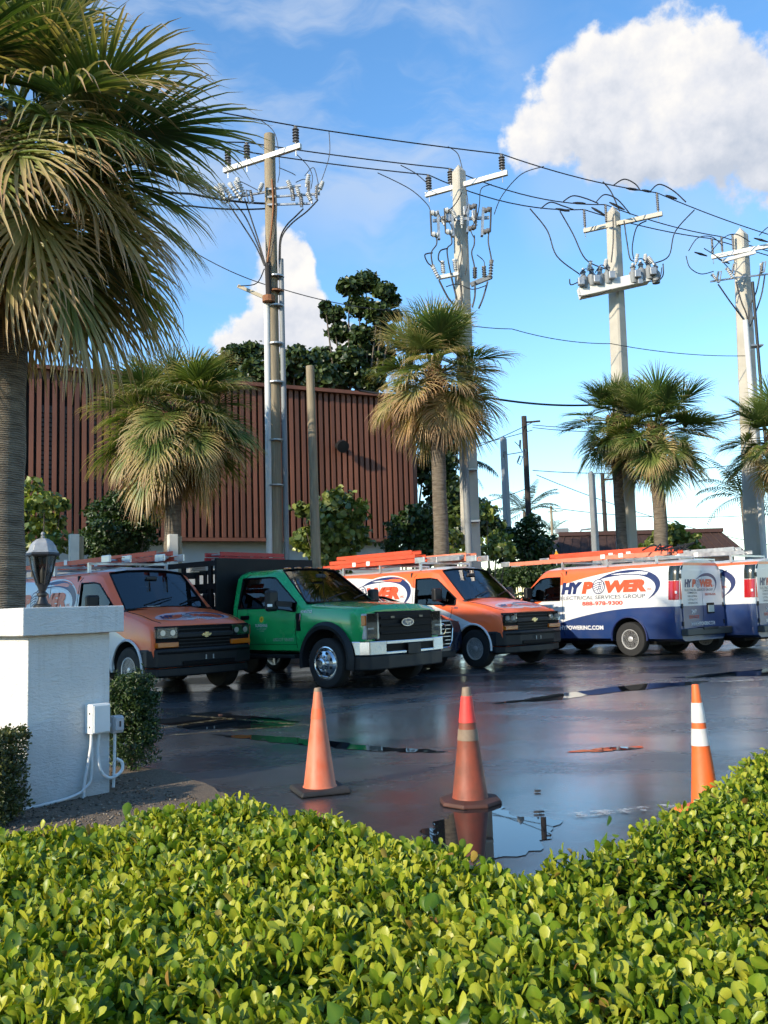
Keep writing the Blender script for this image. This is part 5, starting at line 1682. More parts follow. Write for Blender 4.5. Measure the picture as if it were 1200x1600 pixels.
M_WRAP = inside_dark(livery())
M_WELL = mat('wheel_well', (.008, .008, .009), .9)
M_PLAST = mat('dark_plastic', (.0095, .0105, .0125), .5, spec=.35, var=.15, vscale=5)
M_GRILLE = mat('grille_black', (.004, .004, .005), .5, spec=.12)
M_CHROME = mat('chrome', (.50, .51, .53), .10, 1.0)
M_ALU = mat('aluminium', (.55, .55, .55), .38, .85, var=.1, vscale=12)
M_STEELW = mat('wheel_steel', (.50, .50, .50), .35, .4, var=.15, vscale=10)
M_TYRE = mat('tyre_rubber', (.012, .012, .0125), .78, var=.2, vscale=8)
M_GLASS = glass_mat('tinted_glass', (.34, .40, .39), .015, 2.0)
M_SGLASS = glass_mat('side_glass', (.10, .12, .12), .015)
M_LENS = glass_mat('lamp_lens', (.97, .98, .98), .03)
M_AMBER = mat('amber_lens', (.55, .13, .006), .15, coat=.8)
M_RED = mat('red_lens', (.38, .008, .010), .15, coat=.8)
M_REFL = mat('lamp_reflector', (.88, .89, .90), .3, .15)
M_SEAT = mat('seat_fabric', (.035, .035, .038), .85)
M_DASH = mat('dash_plastic', (.022, .022, .024), .6)
M_DARKBAND = mat('dark_corner_panel', (.016, .022, .016), .2, coat=.5)
M_NAVYP = mat('print_navy', (.014, .026, .105), .35)
M_ORP = mat('print_orange', (.68, .085, .028), .35)
M_WHP = mat('print_white', (.72, .72, .72), .4)
M_GRYP = mat('print_grey', (.10, .11, .13), .4)
M_REDP = mat('print_red', (.55, .05, .02), .4)


def lerp_sec(a, b, t):
    return [(p[0] + (q[0] - p[0]) * t, p[1] + (q[1] - p[1]) * t) for p, q in zip(a, b)]


def loft(stations, window, sub=None):
    """stations: (x, [half-section points]) rear to front. window(x, j, side) -> True for glass band faces"""
    st = []
    for i, (x, s) in enumerate(stations):
        st.append((x, s))
        if i + 1 < len(stations):
            n = (sub or {}).get(i, 1)
            for k in range(1, n):
                t = k / n; st.append((x + (stations[i + 1][0] - x) * t, lerp_sec(s, stations[i + 1][1], t)))
    bm = bmesh.new(); rings = []; J = len(st[0][1]) - 1
    for x, s in st:
        ring = [bm.verts.new((x, y, z)) for y, z in s] + [bm.verts.new((x, -y, z)) for y, z in s[-2:0:-1]]
        rings.append(ring)
    n = len(rings[0])
    for i in range(len(rings) - 1):
        xm = (st[i][0] + st[i + 1][0]) / 2
        for k in range(n):
            f = bm.faces.new((rings[i][k], rings[i + 1][k], rings[i + 1][(k + 1) % n], rings[i][(k + 1) % n]))
            band = k if k < J else 2 * J - 1 - k
            f.material_index = 1 if window(xm, band) else 0
    bm.faces.new(rings[0]); bm.faces.new(rings[-1][::-1])
    bmesh.ops.recalc_face_normals(bm, faces=bm.faces[:])
    return bm


def arch_cut(bm, arches, mats):
    """cut wheel wells (x, z, r, y_in, y_out) out of the closed body"""
    me = bpy.data.meshes.new('body'); bm.to_mesh(me); bm.free()
    for m in mats: me.materials.append(m)
    body = bpy.data.objects.new('tmp_body', me); link(body)
    cb = MB()
    for (x, z, r, yi, yo) in arches:
        for s in (-1, 1):
            y0, y1 = (yi, yo) if s > 0 else (-yo, -yi)
            cb.lathe([(r, y0), (r, y1)], 32, (x, 0, z), M=Matrix.Rotation(R(-90), 4, 'X'), mi=2)
            # open the arch downward
            cb2 = MB()
    cut = bpy.data.objects.new('tmp_cut', cb.mesh('tmp_cut', mats)); link(cut)
    md = body.modifiers.new('b', 'BOOLEAN'); md.operation = 'DIFFERENCE'; md.object = cut; md.solver = 'EXACT'; md.use_self = True
    dg = bpy.context.evaluated_depsgraph_get()
    out = bpy.data.meshes.new_from_object(body.evaluated_get(dg))
    bpy.data.objects.remove(body); bpy.data.objects.remove(cut)
    return out


def split_glass(me, name, parent, mats, smooth=32):
    """body sheet without glass + separate panes"""
    bm = bmesh.new(); bm.from_mesh(me)
    bvh = BVHTree.FromBMesh(bm)
    gl = [f for f in bm.faces if f.material_index == 1]
    groups = {}
    for f in gl:
        c = f.calc_center_median(); n = f.normal
        key = ('side_window', c.y > 0) if abs(n.y) > .55 else ('windshield', n.x > 0)
        groups.setdefault(key, []).append(f)
    for (nm, sd), fs in groups.items():
        b2 = MB()
        for f in fs:
            b2.add([v.co - f.normal * .012 for v in f.verts], [tuple(range(len(f.verts)))])
        o = b2.build(nm, M_GLASS if nm == 'windshield' else M_SGLASS, parent)
        gm = bmesh.new(); gm.from_mesh(o.data); bmesh.ops.remove_doubles(gm, verts=gm.verts[:], dist=.004)
        for f in gm.faces: f.smooth = True
        gm.to_mesh(o.data); gm.free()
        # rubber seal round the opening
        eb = MB()
        edges = {}
        for f in fs:
            for e in f.edges: edges[e.index] = edges.get(e.index, 0) + 1
        bm.edges.ensure_lookup_table()
        for ei, c in edges.items():
            if c == 1:
                e = bm.edges[ei]; eb.tube([e.verts[0].co, e.verts[1].co], .014, 5)
        eb.build('window_seal', M_GRILLE, o)
    bmesh.ops.delete(bm, geom=gl, context='FACES')
    bm.to_mesh(me); bm.free()
    me.polygons.foreach_set('use_smooth', [True] * len(me.polygons)); me.set_sharp_from_angle(angle=R(smooth))
    o = bpy.data.objects.new(name, me); link(o, parent)
    return o, bvh


def text_flat(s, h, bold=0.0, shear=0.0, width=None, spacing=1.0, align='LEFT'):
    cu = bpy.data.curves.new('t', 'FONT'); cu.body = s; cu.size = 1.0; cu.offset = bold; cu.shear = shear; cu.space_character = spacing
    cu.resolution_u = 3; cu.dimensions = '2D'; cu.fill_mode = 'BOTH'
    ob = bpy.data.objects.new('t', cu); link(ob)
    dg = bpy.context.evaluated_depsgraph_get()
    me = bpy.data.meshes.new_from_object(ob.evaluated_get(dg))
    bpy.data.objects.remove(ob); bpy.data.curves.remove(cu)
    V = [(v.co.x, v.co.y) for v in me.vertices]; F = [tuple(p.vertices) for p in me.polygons]
    bpy.data.meshes.remove(me)
    x0 = min(v[0] for v in V); x1 = max(v[0] for v in V); y0 = min(v[1] for v in V); y1 = max(v[1] for v in V)
    sy = h / (y1 - y0); sx = width / (x1 - x0) if width else sy
    V = [((a - x0) * sx, (b - y0) * sy) for a, b in V]
    w = (x1 - x0) * sx
    if align == 'CENTER': V = [(a - w / 2, b) for a, b in V]
    return V, F, w


def decal(name, V, F, mapper, m, parent, lift=.004):
    """wrap flat print on a surface: mapper(a, b) -> (point, normal)"""
    vs = []
    for a, b in V:
        p, n = mapper(a, b); vs.append(tuple(p + n * lift))
    return MB().add(vs, F).build(name, m, parent)


def side_map(bvh, side, x0, z0, yfall=1.0):
    """print on a vehicle flank; a runs left to right for someone facing that flank"""
    sg = -1 if side > 0 else 1

    def f(a, b):
        x, z = x0 + sg * a, z0 + b
        h = bvh.ray_cast(Vector((x, side * 3, z)), Vector((0, -side, 0)))
        p = h[0] if h[0] is not None else Vector((x, side * yfall, z))
        return p, Vector((0, side, 0))
    return f


def rear_map(x, y0, z0):
    return lambda a, b: (Vector((x, y0 - a, z0 + b)), Vector((-1, 0, 0)))


def hood_map(bvh, x0, y0):
    """read by someone in front of the vehicle: a runs from its right side to its left side, b toward the cowl"""
    def f(a, b):
        x, y = x0 - b, y0 + a
        h = bvh.ray_cast(Vector((x, y, 4)), Vector((0, 0, -1)))
        return (h[0] if h[0] is not None else Vector((x, y, 1.2))), Vector((0, 0, 1))
    return f


def front_map(x, y0, z0):
    return lambda a, b: (Vector((x, y0 + a, z0 + b)), Vector((1, 0, 0)))


def wheel(parent, x, side, y, r, w, rim_r, style, rim_m):
    s = 1 if side > 0 else -1
    k = r
    prof = [(rim_r * .98, -w * .44), (r * .80, -w * .5), (r * .95, -w * .47), (r, -w * .36), (r, w * .36), (r * .95, w * .47), (r * .80, w * .5), (rim_r * 1.02, w * .46), (rim_r * .98, w * .40)]
    o = MB().lathe(prof, 36, M=Matrix.Rotation(R(-90) * s, 4, 'X')).build('wheel', M_TYRE, parent, smooth=40, loc=(x, s * y, r))
    mb = MB()
    if style == 'steel':
        mb.lathe([(rim_r * 1.0, w * .40), (rim_r * 1.04, w * .47), (rim_r * .95, w * .46), (rim_r * .88, w * .22), (rim_r * .74, w * .20), (rim_r * .66, w * .30), (rim_r * .46, w * .33), (rim_r * .40, w * .26), (rim_r * .30, w * .27), (rim_r * .28, w * .42), (rim_r * .20, w * .45), (0, w * .45)], 32, M=Matrix.Rotation(R(-90) * s, 4, 'X'))
        hl = MB()
        for q in range(8):
            a = q * math.pi / 4 + .2
            hl.lathe([(rim_r * .13, w * .335), (rim_r * .13, w * .34), (0, w * .342)], 10, (rim_r * .66 * math.cos(a), 0, rim_r * .66 * math.sin(a)), M=Matrix.Rotation(R(-90) * s, 4, 'X') )
        ln = MB()
        for q in range(8):
            a = q * math.pi / 4
            ln.lathe([(rim_r * .05, w * .26), (rim_r * .05, w * .34), (0, w * .35)], 6, (rim_r * .38 * math.cos(a), 0, rim_r * .38 * math.sin(a)), M=Matrix.Rotation(R(-90) * s, 4, 'X'))
        ri = mb.build('rim', rim_m, o, smooth=35)
        hl.build('hand_holes', M_WELL, o); ln.build('lug_nuts', M_CHROME, o)
    elif style == 'dually':
        mb.lathe([(rim_r * 1.0, w * .40), (rim_r * 1.03, w * .48), (rim_r * .96, w * .50), (rim_r * .92, w * .42), (rim_r * .86, w * .42), (rim_r * .74, w * .60), (rim_r * .50, w * .70), (rim_r * .44, w * .66), (rim_r * .34, w * .66), (rim_r * .32, w * .95), (rim_r * .22, w * 1.02), (0, w * 1.02)], 36, M=Matrix.Rotation(R(-90) * s, 4, 'X'))
        mb.build('rim', rim_m, o, smooth=30)
        hl, ln = MB(), MB()
        for q in range(8):
            a = q * math.pi / 4 + .39
            hl.lathe([(rim_r * .10, w * .66), (rim_r * .10, w * .67), (0, w * .675)], 12, (rim_r * .66 * math.cos(a), 0, rim_r * .66 * math.sin(a)), M=Matrix.Rotation(R(-90) * s, 4, 'X'))
        for q in range(10):
            a = q * math.pi / 5
            ln.lathe([(rim_r * .05, w * .66), (rim_r * .045, w * .82), (0, w * .84)], 6, (rim_r * .42 * math.cos(a), 0, rim_r * .42 * math.sin(a)), M=Matrix.Rotation(R(-90) * s, 4, 'X'))
        hl.build('hand_holes', M_WELL, o); ln.build('lug_nuts', M_CHROME, o)
    else:
        mb.lathe([(rim_r * 1.0, w * .40), (rim_r * 1.03, w * .46), (rim_r * .94, w * .44), (rim_r * .9, w * .1), (0, w * .1)], 32, M=Matrix.Rotation(R(-90) * s, 4, 'X'))
        for q in range(5):
            a = q * math.tau / 5
            mb.beam((0, s * w * .36, 0), (rim_r * .95 * math.cos(a), s * w * .40, rim_r * .95 * math.sin(a)), .05, .07, up=(0, 1, 0))
        mb.build('rim', rim_m, o, smooth=35)
    return o


def seat(parent, x, y, z):
    mb = MB().box((x, y, z), (.5, .5, .16)).box((x - .25, y, z + .38), (.14, .48, .66), M=Matrix.Rotation(R(-12), 4, 'Y')).box((x - .33, y, z + .80), (.10, .26, .18))
    mb.build('seat', M_SEAT, parent, bevel=.04)


def steering(parent, c, tilt=28):
    pts = [(0, .19 * math.cos(a), .19 * math.sin(a)) for a in [k * math.tau / 18 for k in range(19)]]
    Mx = Matrix.Translation(c) @ Matrix.Rotation(R(-tilt), 4, 'Y')
    mb = MB().tube([Mx @ Vector(p) for p in pts], .016, 6, caps=False)
    mb.tube([Mx @ Vector((0, -.18, 0)), Mx @ Vector((.02, 0, 0)), Mx @ Vector((0, .18, 0))], .02, 6)
    mb.build('steering_wheel', M_DASH, parent)


def wiper(parent, a, b):
    a, b = Vector(a), Vector(b); m = a.lerp(b, .5) + Vector((.02, 0, .015))
    MB().tube([a, m, b], [.014, .012, .008], 5).build('wiper', M_GRILLE, parent)


def crescent(n=40):
    """swoosh: thin tail, thick shoulder, curling back under; (t, z) metres in the lettering frame"""
    out = [(1.02, .30), (1.25, .40), (1.55, .475), (1.90, .505), (2.20, .485), (2.48, .41), (2.66, .28), (2.70, .12), (2.60, -.04), (2.36, -.20)]
    inn = [(1.02, .30), (1.30, .355), (1.60, .385), (1.90, .395), (2.18, .365), (2.40, .30), (2.54, .20), (2.585, .08), (2.52, -.05), (2.36, -.20)]

    def spline(q, n):
        r = []
        for i in range(n + 1):
            f = i / n * (len(q) - 1); k = min(int(f), len(q) - 2); t = f - k
            p0, p1, p2, p3 = q[max(0, k - 1)], q[k], q[k + 1], q[min(len(q) - 1, k + 2)]
            r.append(tuple(.5 * (2 * p1[c] + (p2[c] - p0[c]) * t + (2 * p0[c] - 5 * p1[c] + 4 * p2[c] - p3[c]) * t * t + (3 * p1[c] - p0[c] - 3 * p2[c] + p3[c]) * t ** 3) for c in (0, 1)))
        return r
    a, b = spline(out, n), spline(inn, n)
    return a + b, [(i, i + 1, n + 2 + i, n + 1 + i) for i in range(n)], a, b


def logo(parent, mp, sc=1.0, lift=.004, phone=True, small=True):
    """company lettering: HY P (ball) WER with swoosh; mp maps (a, b) metres to the panel"""
    m2 = lambda a, b: mp(a * sc, b * sc)
    V, F, a_, b_ = crescent()
    # white halo, then the swoosh
    halo = [(x + (x - 1.9) * .03, z + (z - .05) * .04 + .012) for x, z in a_] + [(x - (x - 1.9) * .02, z - .02) for x, z in b_]
    decal('swoosh_halo', halo, F, m2, M_WHP, parent, lift * .6)
    decal('swoosh', V, F, m2, M_NAVYP, parent, lift)
    for s, x, w, m in (('HY', 0, .62, M_NAVYP), ('P', .60, .33, M_ORP), ('WER', 1.24, 1.12, M_ORP)):
        V, F, ww = text_flat(s, .285, .075, .16, w, .88)
        V = [(p + x, q) for p, q in V]
        decal('lettering', V, F, m2, m, parent, lift * 1.5)
    # ball of wound wire
    n = 24; cx, cy, r = 1.08, .155, .165
    V = [(cx, cy)] + [(cx + r * math.cos(k * math.tau / n), cy + r * 1.0 * math.sin(k * math.tau / n)) for k in range(n)]
    F = [(0, 1 + k, 1 + (k + 1) % n) for k in range(n)]
    bo = decal('wire_ball', V, F, m2, M_WHP, parent, lift * 1.7)
    V, F = [], []

    def band(p, q, w, bow=0.0):
        K = 8; o = len(V)
        for k in range(K + 1):
            t = k / K; x = p[0] + (q[0] - p[0]) * t; y = p[1] + (q[1] - p[1]) * t
            dx, dy = q[0] - p[0], q[1] - p[1]; l = math.hypot(dx, dy); nx, ny = -dy / l, dx / l; h = bow * math.sin(math.pi * t)
            V.append((cx + r * (x + nx * (h - w / 2)), cy + r * (y + ny * (h - w / 2)))); V.append((cx + r * (x + nx * (h + w / 2)), cy + r * (y + ny * (h + w / 2))))
        for k in range(K): F.append((o + 2 * k, o + 2 * k + 2, o + 2 * k + 3, o + 2 * k + 1))
    for i in range(4):
        t = -.55 + i * .3; band((-math.sqrt(1 - t * t) * .95, t - .1), (math.sqrt(1 - t * t) * .5, t + .25), .11, .12)
    for i in range(3):
        t = -.3 + i * .32; band((t, -.9 + abs(t) * .3), (t + .45, .75 - abs(t) * .2), .11, -.14)
    K = 24
    o = len(V)
    for k in range(K + 1):
        a = k * math.tau / K; V += [(cx + r * .93 * math.cos(a), cy + r * .93 * math.sin(a)), (cx + r * 1.06 * math.cos(a), cy + r * 1.06 * math.sin(a))]
    for k in range(K): F.append((o + 2 * k, o + 2 * k + 1, o + 2 * k + 3, o + 2 * k + 2))
    decal('wire_strands', V, F, m2, M_NAVYP, bo, lift * 2.0)
    if small:
        V, F, w = text_flat('INC.', .05, .01, .1); decal('lettering', [(a + 2.38, b + .03) for a, b in V], F, m2, M_ORP, parent, lift * 1.5)
        V, F, w = text_flat('ELECTRICAL SERVICES GROUP', .088, .012, 0, 2.34); decal('lettering', [(a - .01, b - .135) for a, b in V], F, m2, M_GRYP, parent, lift * 1.5)
    if phone:
        V, F, w = text_flat('888-978-9300', .098, .03, 0, 1.12); decal('lettering', [(a + .62, b - .28) for a, b in V], F, m2, M_REDP, parent, lift * 1.5)


def outline_line(bvh, side, pts, name, m, parent, r=.006):
    vs = []
    for x, z in pts:
        h = bvh.ray_cast(Vector((x, side * 3, z)), Vector((0, -side, 0)))
        if h[0] is not None: vs.append(h[0])
    if len(vs) > 1: MB().tube(vs, r, 5).build(name, m, parent)


def dense(pts, step=.08):
    out = []
    for (a, b), (c, d) in zip(pts[:-1], pts[1:]):
        n = max(1, int(math.hypot(c - a, d - b) / step))
        out += [(a + (c - a) * k / n, b + (d - b) * k / n) for k in range(n)]
    return out + [pts[-1]]


def rounded_bar(path, z0, z1, inset, name, m, parent, smooth=30, bevel=.02):
    """bumper: closed outline path (x, y) extruded in z with slightly inset top"""
    mb = MB().prism(path, z0, z1); return mb.build(name, m, parent, bevel=bevel)


# ---------------------------------------------------------------- cargo van
def make_van():
    root = thing('cargo_van', 'x', 'van')
    full = [(0, .34), (.84, .34), (.955, .40), (.99, .58), (1.003, .92), (.985, 1.30), (.915, 1.86), (.865, 1.985), (.76, 2.06), (.42, 2.115), (0, 2.13)]
    shrink = lambda s, k, dz=0: [(y * k, z + (dz if z > 1 else 0)) for y, z in s]
    hdr = [(0, .34), (.84, .34), (.955, .40), (.985, .58), (.998, .92), (.98, 1.30), (.905, 1.83), (.845, 1.945), (.72, 2.015), (.40, 2.055), (0, 2.065)]
    cowl = [(0, .34), (.84, .34), (.95, .40), (.98, .58), (.995, .90), (.98, 1.27), (.955, 1.32), (.915, 1.345), (.80, 1.37), (.42, 1.40), (0, 1.41)]
    hood1 = [(0, .36), (.84, .36), (.94, .42), (.975, .58), (.985, .86), (.97, 1.14), (.95, 1.205), (.905, 1.24), (.79, 1.262), (.42, 1.29), (0, 1.30)]
    hood2 = [(0, .38), (.82, .38), (.92, .44), (.955, .58), (.965, .80), (.955, 1.03), (.935, 1.085), (.885, 1.12), (.77, 1.142), (.42, 1.165), (0, 1.175)]
    nose = [(0, .42), (.80, .42), (.89, .46), (.925, .58), (.935, .78), (.925, .98), (.905, 1.03), (.855, 1.06), (.73, 1.085), (.40, 1.10), (0, 1.11)]
    st = [(-2.99, shrink(full, .93, -.03)), (-2.955, shrink(full, .968, -.01)), (-2.88, shrink(full, .992)), (-2.7, full), (.18, full), (.62, full), (.80, hdr), (1.48, cowl), (2.05, hood1), (2.46, hood2), (2.545, nose)]
    bm = loft(st, lambda x, j: (j == 5 and .18 < x < 1.32) or (j in (8, 9) and .80 < x < 1.48), {3: 8, 4: 3, 6: 6, 7: 2, 8: 2})
    me = arch_cut(bm, [(1.84, .42, .455, .56, 1.4), (-1.72, .42, .455, .56, 1.4)], [M_WRAP, M_GLASS, M_WELL])
    body, bvh = split_glass(me, 'body', root, None)
    for s in (-1, 1):
        for x, nm in ((1.84, 0), (-1.72, 0)):
            wheel(root, x, s, .855, .385, .24, .215, 'steel', M_STEELW)
            arc = [Vector((x + .462 * math.cos(a), s * .996, .42 + .462 * math.sin(a))) for a in [R(-8 + 196 * k / 22) for k in range(23)]]
            MB().tube(arc, .022, 6).build('arch_lip', M_WHP if x > 0 else M_NAVYP, root, smooth=60)
        # door shut lines
        outline_line(bvh, s, dense([(.10, .46), (.10, 1.3), (.11, 1.9), (.18, 1.96)]), 'shut_line', M_GRILLE, root)
        outline_line(bvh, s, dense([(1.20, .50), (1.20, .92), (1.28, 1.22)]), 'shut_line', M_GRILLE, root)
        if s < 0:
            outline_line(bvh, s, dense([(-.98, .46), (-.98, 1.9)]), 'shut_line', M_GRILLE, root)
            outline_line(bvh, s, dense([(-.98, 1.12), (.16, 1.12)], .2), 'slide_rail', M_GRILLE, root, .004)
        p = bvh.ray_cast(Vector((.32, s * 3, 1.16)), Vector((0, -s, 0)))[0]
        MB().box(p + Vector((0, s * .012, 0)), (.17, .03, .05)).build('door_handle', M_WHP, root, bevel=.01)
        # mirror on its arm
        MB().box((1.02, s * 1.16, 1.50), (.13, .22, .27)).build('mirror', M_PLAST, root, bevel=.035)
        MB().beam((1.08, s * .96, 1.38), (1.02, s * 1.09, 1.44), .06, .05).build('mirror_arm', M_PLAST, root)
        # lettering
        x0 = .14 if s > 0 else -2.66
        mp = side_map(bvh, s, x0, 1.44); logo(root, mp)
        V, F, w = text_flat('WWW.HYPOWERINC.COM', .10, .03, 0, 1.72)
        decal('lettering', V, F, side_map(bvh, s, .68 if s > 0 else -2.0 + .9 - .1, .60), M_WHP, root, .006)
        V, F, w = text_flat('24/7', .115, .03, 0); decal('lettering', V, F, side_map(bvh, s, .42 if s < 0 else .95, 1.01), M_NAVYP, root, .006)
        V, F, w = text_flat('SERVICE', .075, .025, 0); decal('lettering', V, F, side_map(bvh, s, .62 if s < 0 else 1.05, .90), M_REDP, root, .006)
        V, F, w = text_flat('V-2806', .05, .02, 0); decal('lettering', V, F, side_map(bvh, s, 1.25 if s < 0 else 1.55, 1.20), M_GRYP, root, .006)
        # tail corner: dark upper panel, red lamp with a clear reverse lens
        for nm, z0, z1, m in (('corner_panel', 1.66, 1.98, M_DARKBAND), ('tail_lamp', 1.24, 1.65, M_RED)):
            vs, K = [], 6; xs = (-2.76, -2.82, -2.88, -2.92, -2.95, -2.972)
            for q in range(K + 1):
                z = z0 + (z1 - z0) * q / K
                for x in xs:
                    h = bvh.ray_cast(Vector((x, s * 3, z)), Vector((0, -s, 0)))[0]
                    vs.append((x - .008 * (xs.index(x) / 5), (h.y if h is not None else s * .9) + s * (.012 if 0 < xs.index(x) else .002), z))
                vs.append((-3.004, s * (abs(vs[-1][1]) - .10), z))
            W = len(xs) + 1
            fs = [(q * W + i, q * W + i + 1, (q + 1) * W + i + 1, (q + 1) * W + i) for q in range(K) for i in range(W - 1)]
            MB().add(vs, fs if s < 0 else [f[::-1] for f in fs]).build(nm, m, root, smooth=60)
        MB().box((-2.935, s * .962, 1.40), (.07, .035, .06), rz=R(-40) * s).build('reverse_lens', M_REFL, root, bevel=.008)
        # head lamp stack
        hl = MB().box((2.545, s * .715, .985), (.10, .37, .17)).build('headlight', M_GRILLE, root, bevel=.015)
        for y in (.62, .80):
            MB().lathe([(.0, -.0), (.025, .005), (.042, .02), (.046, .03)], 14, (2.575, s * y, .985), M=Matrix.Rotation(R(90), 4, 'Y')).build('reflector', mat('dim_reflector', (.62, .63, .65), .25, .4), hl, smooth=50)
        MB().box((2.607, s * .715, .985), (.015, .375, .172)).build('lens', M_LENS, hl, bevel=.004)
        MB().box((2.52, s * .905, .985), (.16, .03, .165)).build('corner_lens', M_LENS, hl, bevel=.006)
        MB().box((2.56, s * .705, .795), (.10, .39, .085)).build('turn_signal', M_AMBER, root, bevel=.012)
        MB().box((2.50, s * .90, .80), (.12, .02, .085)).build('side_marker', M_AMBER, root, bevel=.006)
        seat(root, .36, s * .42, .92)
    # front end
    MB().box((2.535, 0, .91), (.06, 1.80, .36)).build('grille_surround', M_GRILLE, root, bevel=.01)
    for z, h in ((.955, .006),):
        pass
    for k in range(6):
        MB().box((2.572, 0, .755 + k * .055), (.03, 1.0, .016)).build('grille_bar', M_PLAST, root)
    MB().box((2.60, 0, .935), (.05, 1.06, .075)).build('grille_band', M_PLAST, root, bevel=.012)
    MB().prism([(-.095, -.014), (-.07, .022), (-.028, .022), (-.028, .042), (.036, .042), (.036, .022), (.095, .022), (.07, -.022), (.028, -.022), (.028, -.042), (-.036, -.042), (-.036, -.018)], 0, .014,
               M=Matrix.Translation((2.627, 0, .935)) @ Matrix(((0, 0, 1, 0), (1, 0, 0, 0), (0, 1, 0, 0), (0, 0, 0, 1)))).build('emblem', mat('emblem_gold', (.55, .46, .26), .25, .8), root)
    path = [(2.20, -.985), (2.42, -.985), (2.60, -.90), (2.69, -.55), (2.71, 0), (2.69, .55), (2.60, .90), (2.42, .985), (2.20, .985), (2.20, .80), (2.20, -.80)]
    MB().prism(path, .44, .735).build('bumper', M_PLAST, root, bevel=.03)
    MB().prism([(x * .985, y * .97) for x, y in path], .30, .43).build('air_dam', M_PLAST, root, bevel=.02)
    # hood shut lines and bumper crease
    for pts in ([(1.56, -.84), (2.30, -.80), (2.50, -.74)], [(1.56, .84), (2.30, .80), (2.50, .74)]):
        q = []
        for (x0_, y0_), (x1_, y1_) in zip(pts[:-1], pts[1:]):
            for k in range(6):
                x_, y_ = x0_ + (x1_ - x0_) * k / 6, y0_ + (y1_ - y0_) * k / 6
                h = bvh.ray_cast(Vector((x_, y_, 4)), Vector((0, 0, -1)))[0]
                if h is not None: q.append(h)
        MB().tube(q, .007, 5).build('hood_line', M_GRILLE, root)
    MB().box((2.70, 0, .50), (.03, 1.0, .07)).build('bumper_intake', M_GRILLE, root, bevel=.01)
    MB().prism([(2.30, -.99), (2.46, -.965), (2.625, -.88), (2.715, -.55), (2.735, 0), (2.715, .55), (2.625, .88), (2.46, .965), (2.30, .99), (2.30, .8), (2.30, -.8)], .655, .69).build('bumper_crease', M_GRILLE, root, bevel=.008)
    for yy in (-.07, .07):
        MB().box((2.713, yy, .58), (.012, .02, .07)).build('plate_bolt', M_STEEL, root)
    # hood print and cowl
    lg = lambda a, b: hood_map(bvh, 2.30, -.62)(a * .46, b * .46)
    n = 26; V = [(1.35 + 1.55 * math.cos(k * math.tau / n), .12 + .50 * math.sin(k * math.tau / n)) for k in range(n)]
    decal('hood_print', V + [(1.35, .12)], [(k, (k + 1) % n, n) for k in range(n)], lambda a, b: hood_map(bvh, 2.30, -.62)(a * .46, b * .46), mat('print_lilac', (.60, .40, .42), .35), root, .004)
    logo(root, lambda a, b: hood_map(bvh, 2.30, -.62)(a * .46, b * .46), 1.0, .008, False, True)
    V, F, w = text_flat('888-978-9300', .07, .02, 0, .55); decal('lettering', V, F, hood_map(bvh, 2.44, -.22), M_WHP, root, .008)
    MB().beam((1.54, -.82, 1.365), (1.54, .82, 1.365), .10, .03).build('cowl', M_GRILLE, root)
    wiper(root, (1.47, -.45, 1.44), (1.33, .18, 1.57)); wiper(root, (1.47, .25, 1.44), (1.33, .72, 1.55))
    MB().box((.96, 0, 1.92), (.05, .22, .07)).build('rear_view_mirror', M_DASH, root, bevel=.02)
    MB().box((1.36, 0, 1.26), (.45, 1.8, .22)).build('dashboard', M_DASH, root, bevel=.05)
    MB().box((1.36, -.25, 1.40), (.18, .25, .05)).build('papers', M_WHP, root)
    MB().box((.02, 0, 1.25), (.03, 1.8, 1.5)).build('bulkhead', M_DASH, root)
    MB().box((.9, 0, .60), (1.6, 1.7, .04)).build('cab_floor', M_DASH, root)
    steering(root, (1.05, .42, 1.30))
    # rear doors
    for s in (-1, 1):
        MB().box((-3.0, s * .425, 1.22), (.014, .83, 1.32)).build('rear_door', M_WRAP, root, bevel=.004)
    for s in (-1, 1):
        for z in (.72, 1.1, 1.75):
            MB().box((-3.004, s * .855, z), (.03, .05, .10)).build('hinge', M_PLAST, root, bevel=.008)
    lg = rear_map(-3.008, .72, 1.50); logo(root, lambda a, b: lg(a * .50, b * .62), 1.0, .003, False, True)
    for k in range(4):
        for q, wd in ((0, .50),):
            V, F, w = text_flat(('COMMERCIAL', 'INDUSTRIAL', 'UTILITY', 'GENERATORS')[k], .042, .01, 0, .40); decal('lettering', V, F, rear_map(-3.008, .62, 1.36 - k * .075), M_GRYP, root, .003)
    V, F, w = text_flat('888-978-9300', .055, .015, 0, .46); decal('lettering', V, F, rear_map(-3.008, -.10, 1.31), M_REDP, root, .003)
    V, F, w = text_flat('24/7', .085, .025, 0); decal('lettering', V, F, rear_map(-3.008, .50, .93), M_WHP, root, .003)
    V, F, w = text_flat('SERVICE', .07, .02, .1, .42); decal('lettering', V, F, rear_map(-3.008, .62, .82), M_REDP, root, .003)
    V, F, w = text_flat('WWW.HYPOWERINC.COM', .085, .025, 0, 1.0); decal('lettering', V, F, rear_map(-3.008, .55, .66), M_WHP, root, .003)
    MB().box((-3.01, -.30, 1.03), (.03, .30, .24)).build('plate_recess', M_GRILLE, root, bevel=.01)
    MB().box((-3.028, -.30, 1.02), (.006, .25, .15)).build('licence_plate', mat('plate_pale', (.45, .50, .46), .5), root)
    MB().box((-3.075, 0, .535), (.16, 1.90, .15)).build('rear_bumper', mat('bumper_grey', (.055, .055, .052), .5, .3), root, bevel=.02)
    MB().box((-3.09, 0, .60), (.17, .62, .05)).build('bumper_step', M_PLAST, root, bevel=.01)
    MB().box((-.2, 0, .33), (4.6, 1.2, .16)).build('chassis', M_WELL, root)
    for x in (1.84, -1.72):
        MB().tube([(x, -.75, .36), (x, .75, .36)], .06, 8).build('axle', M_WELL, root)
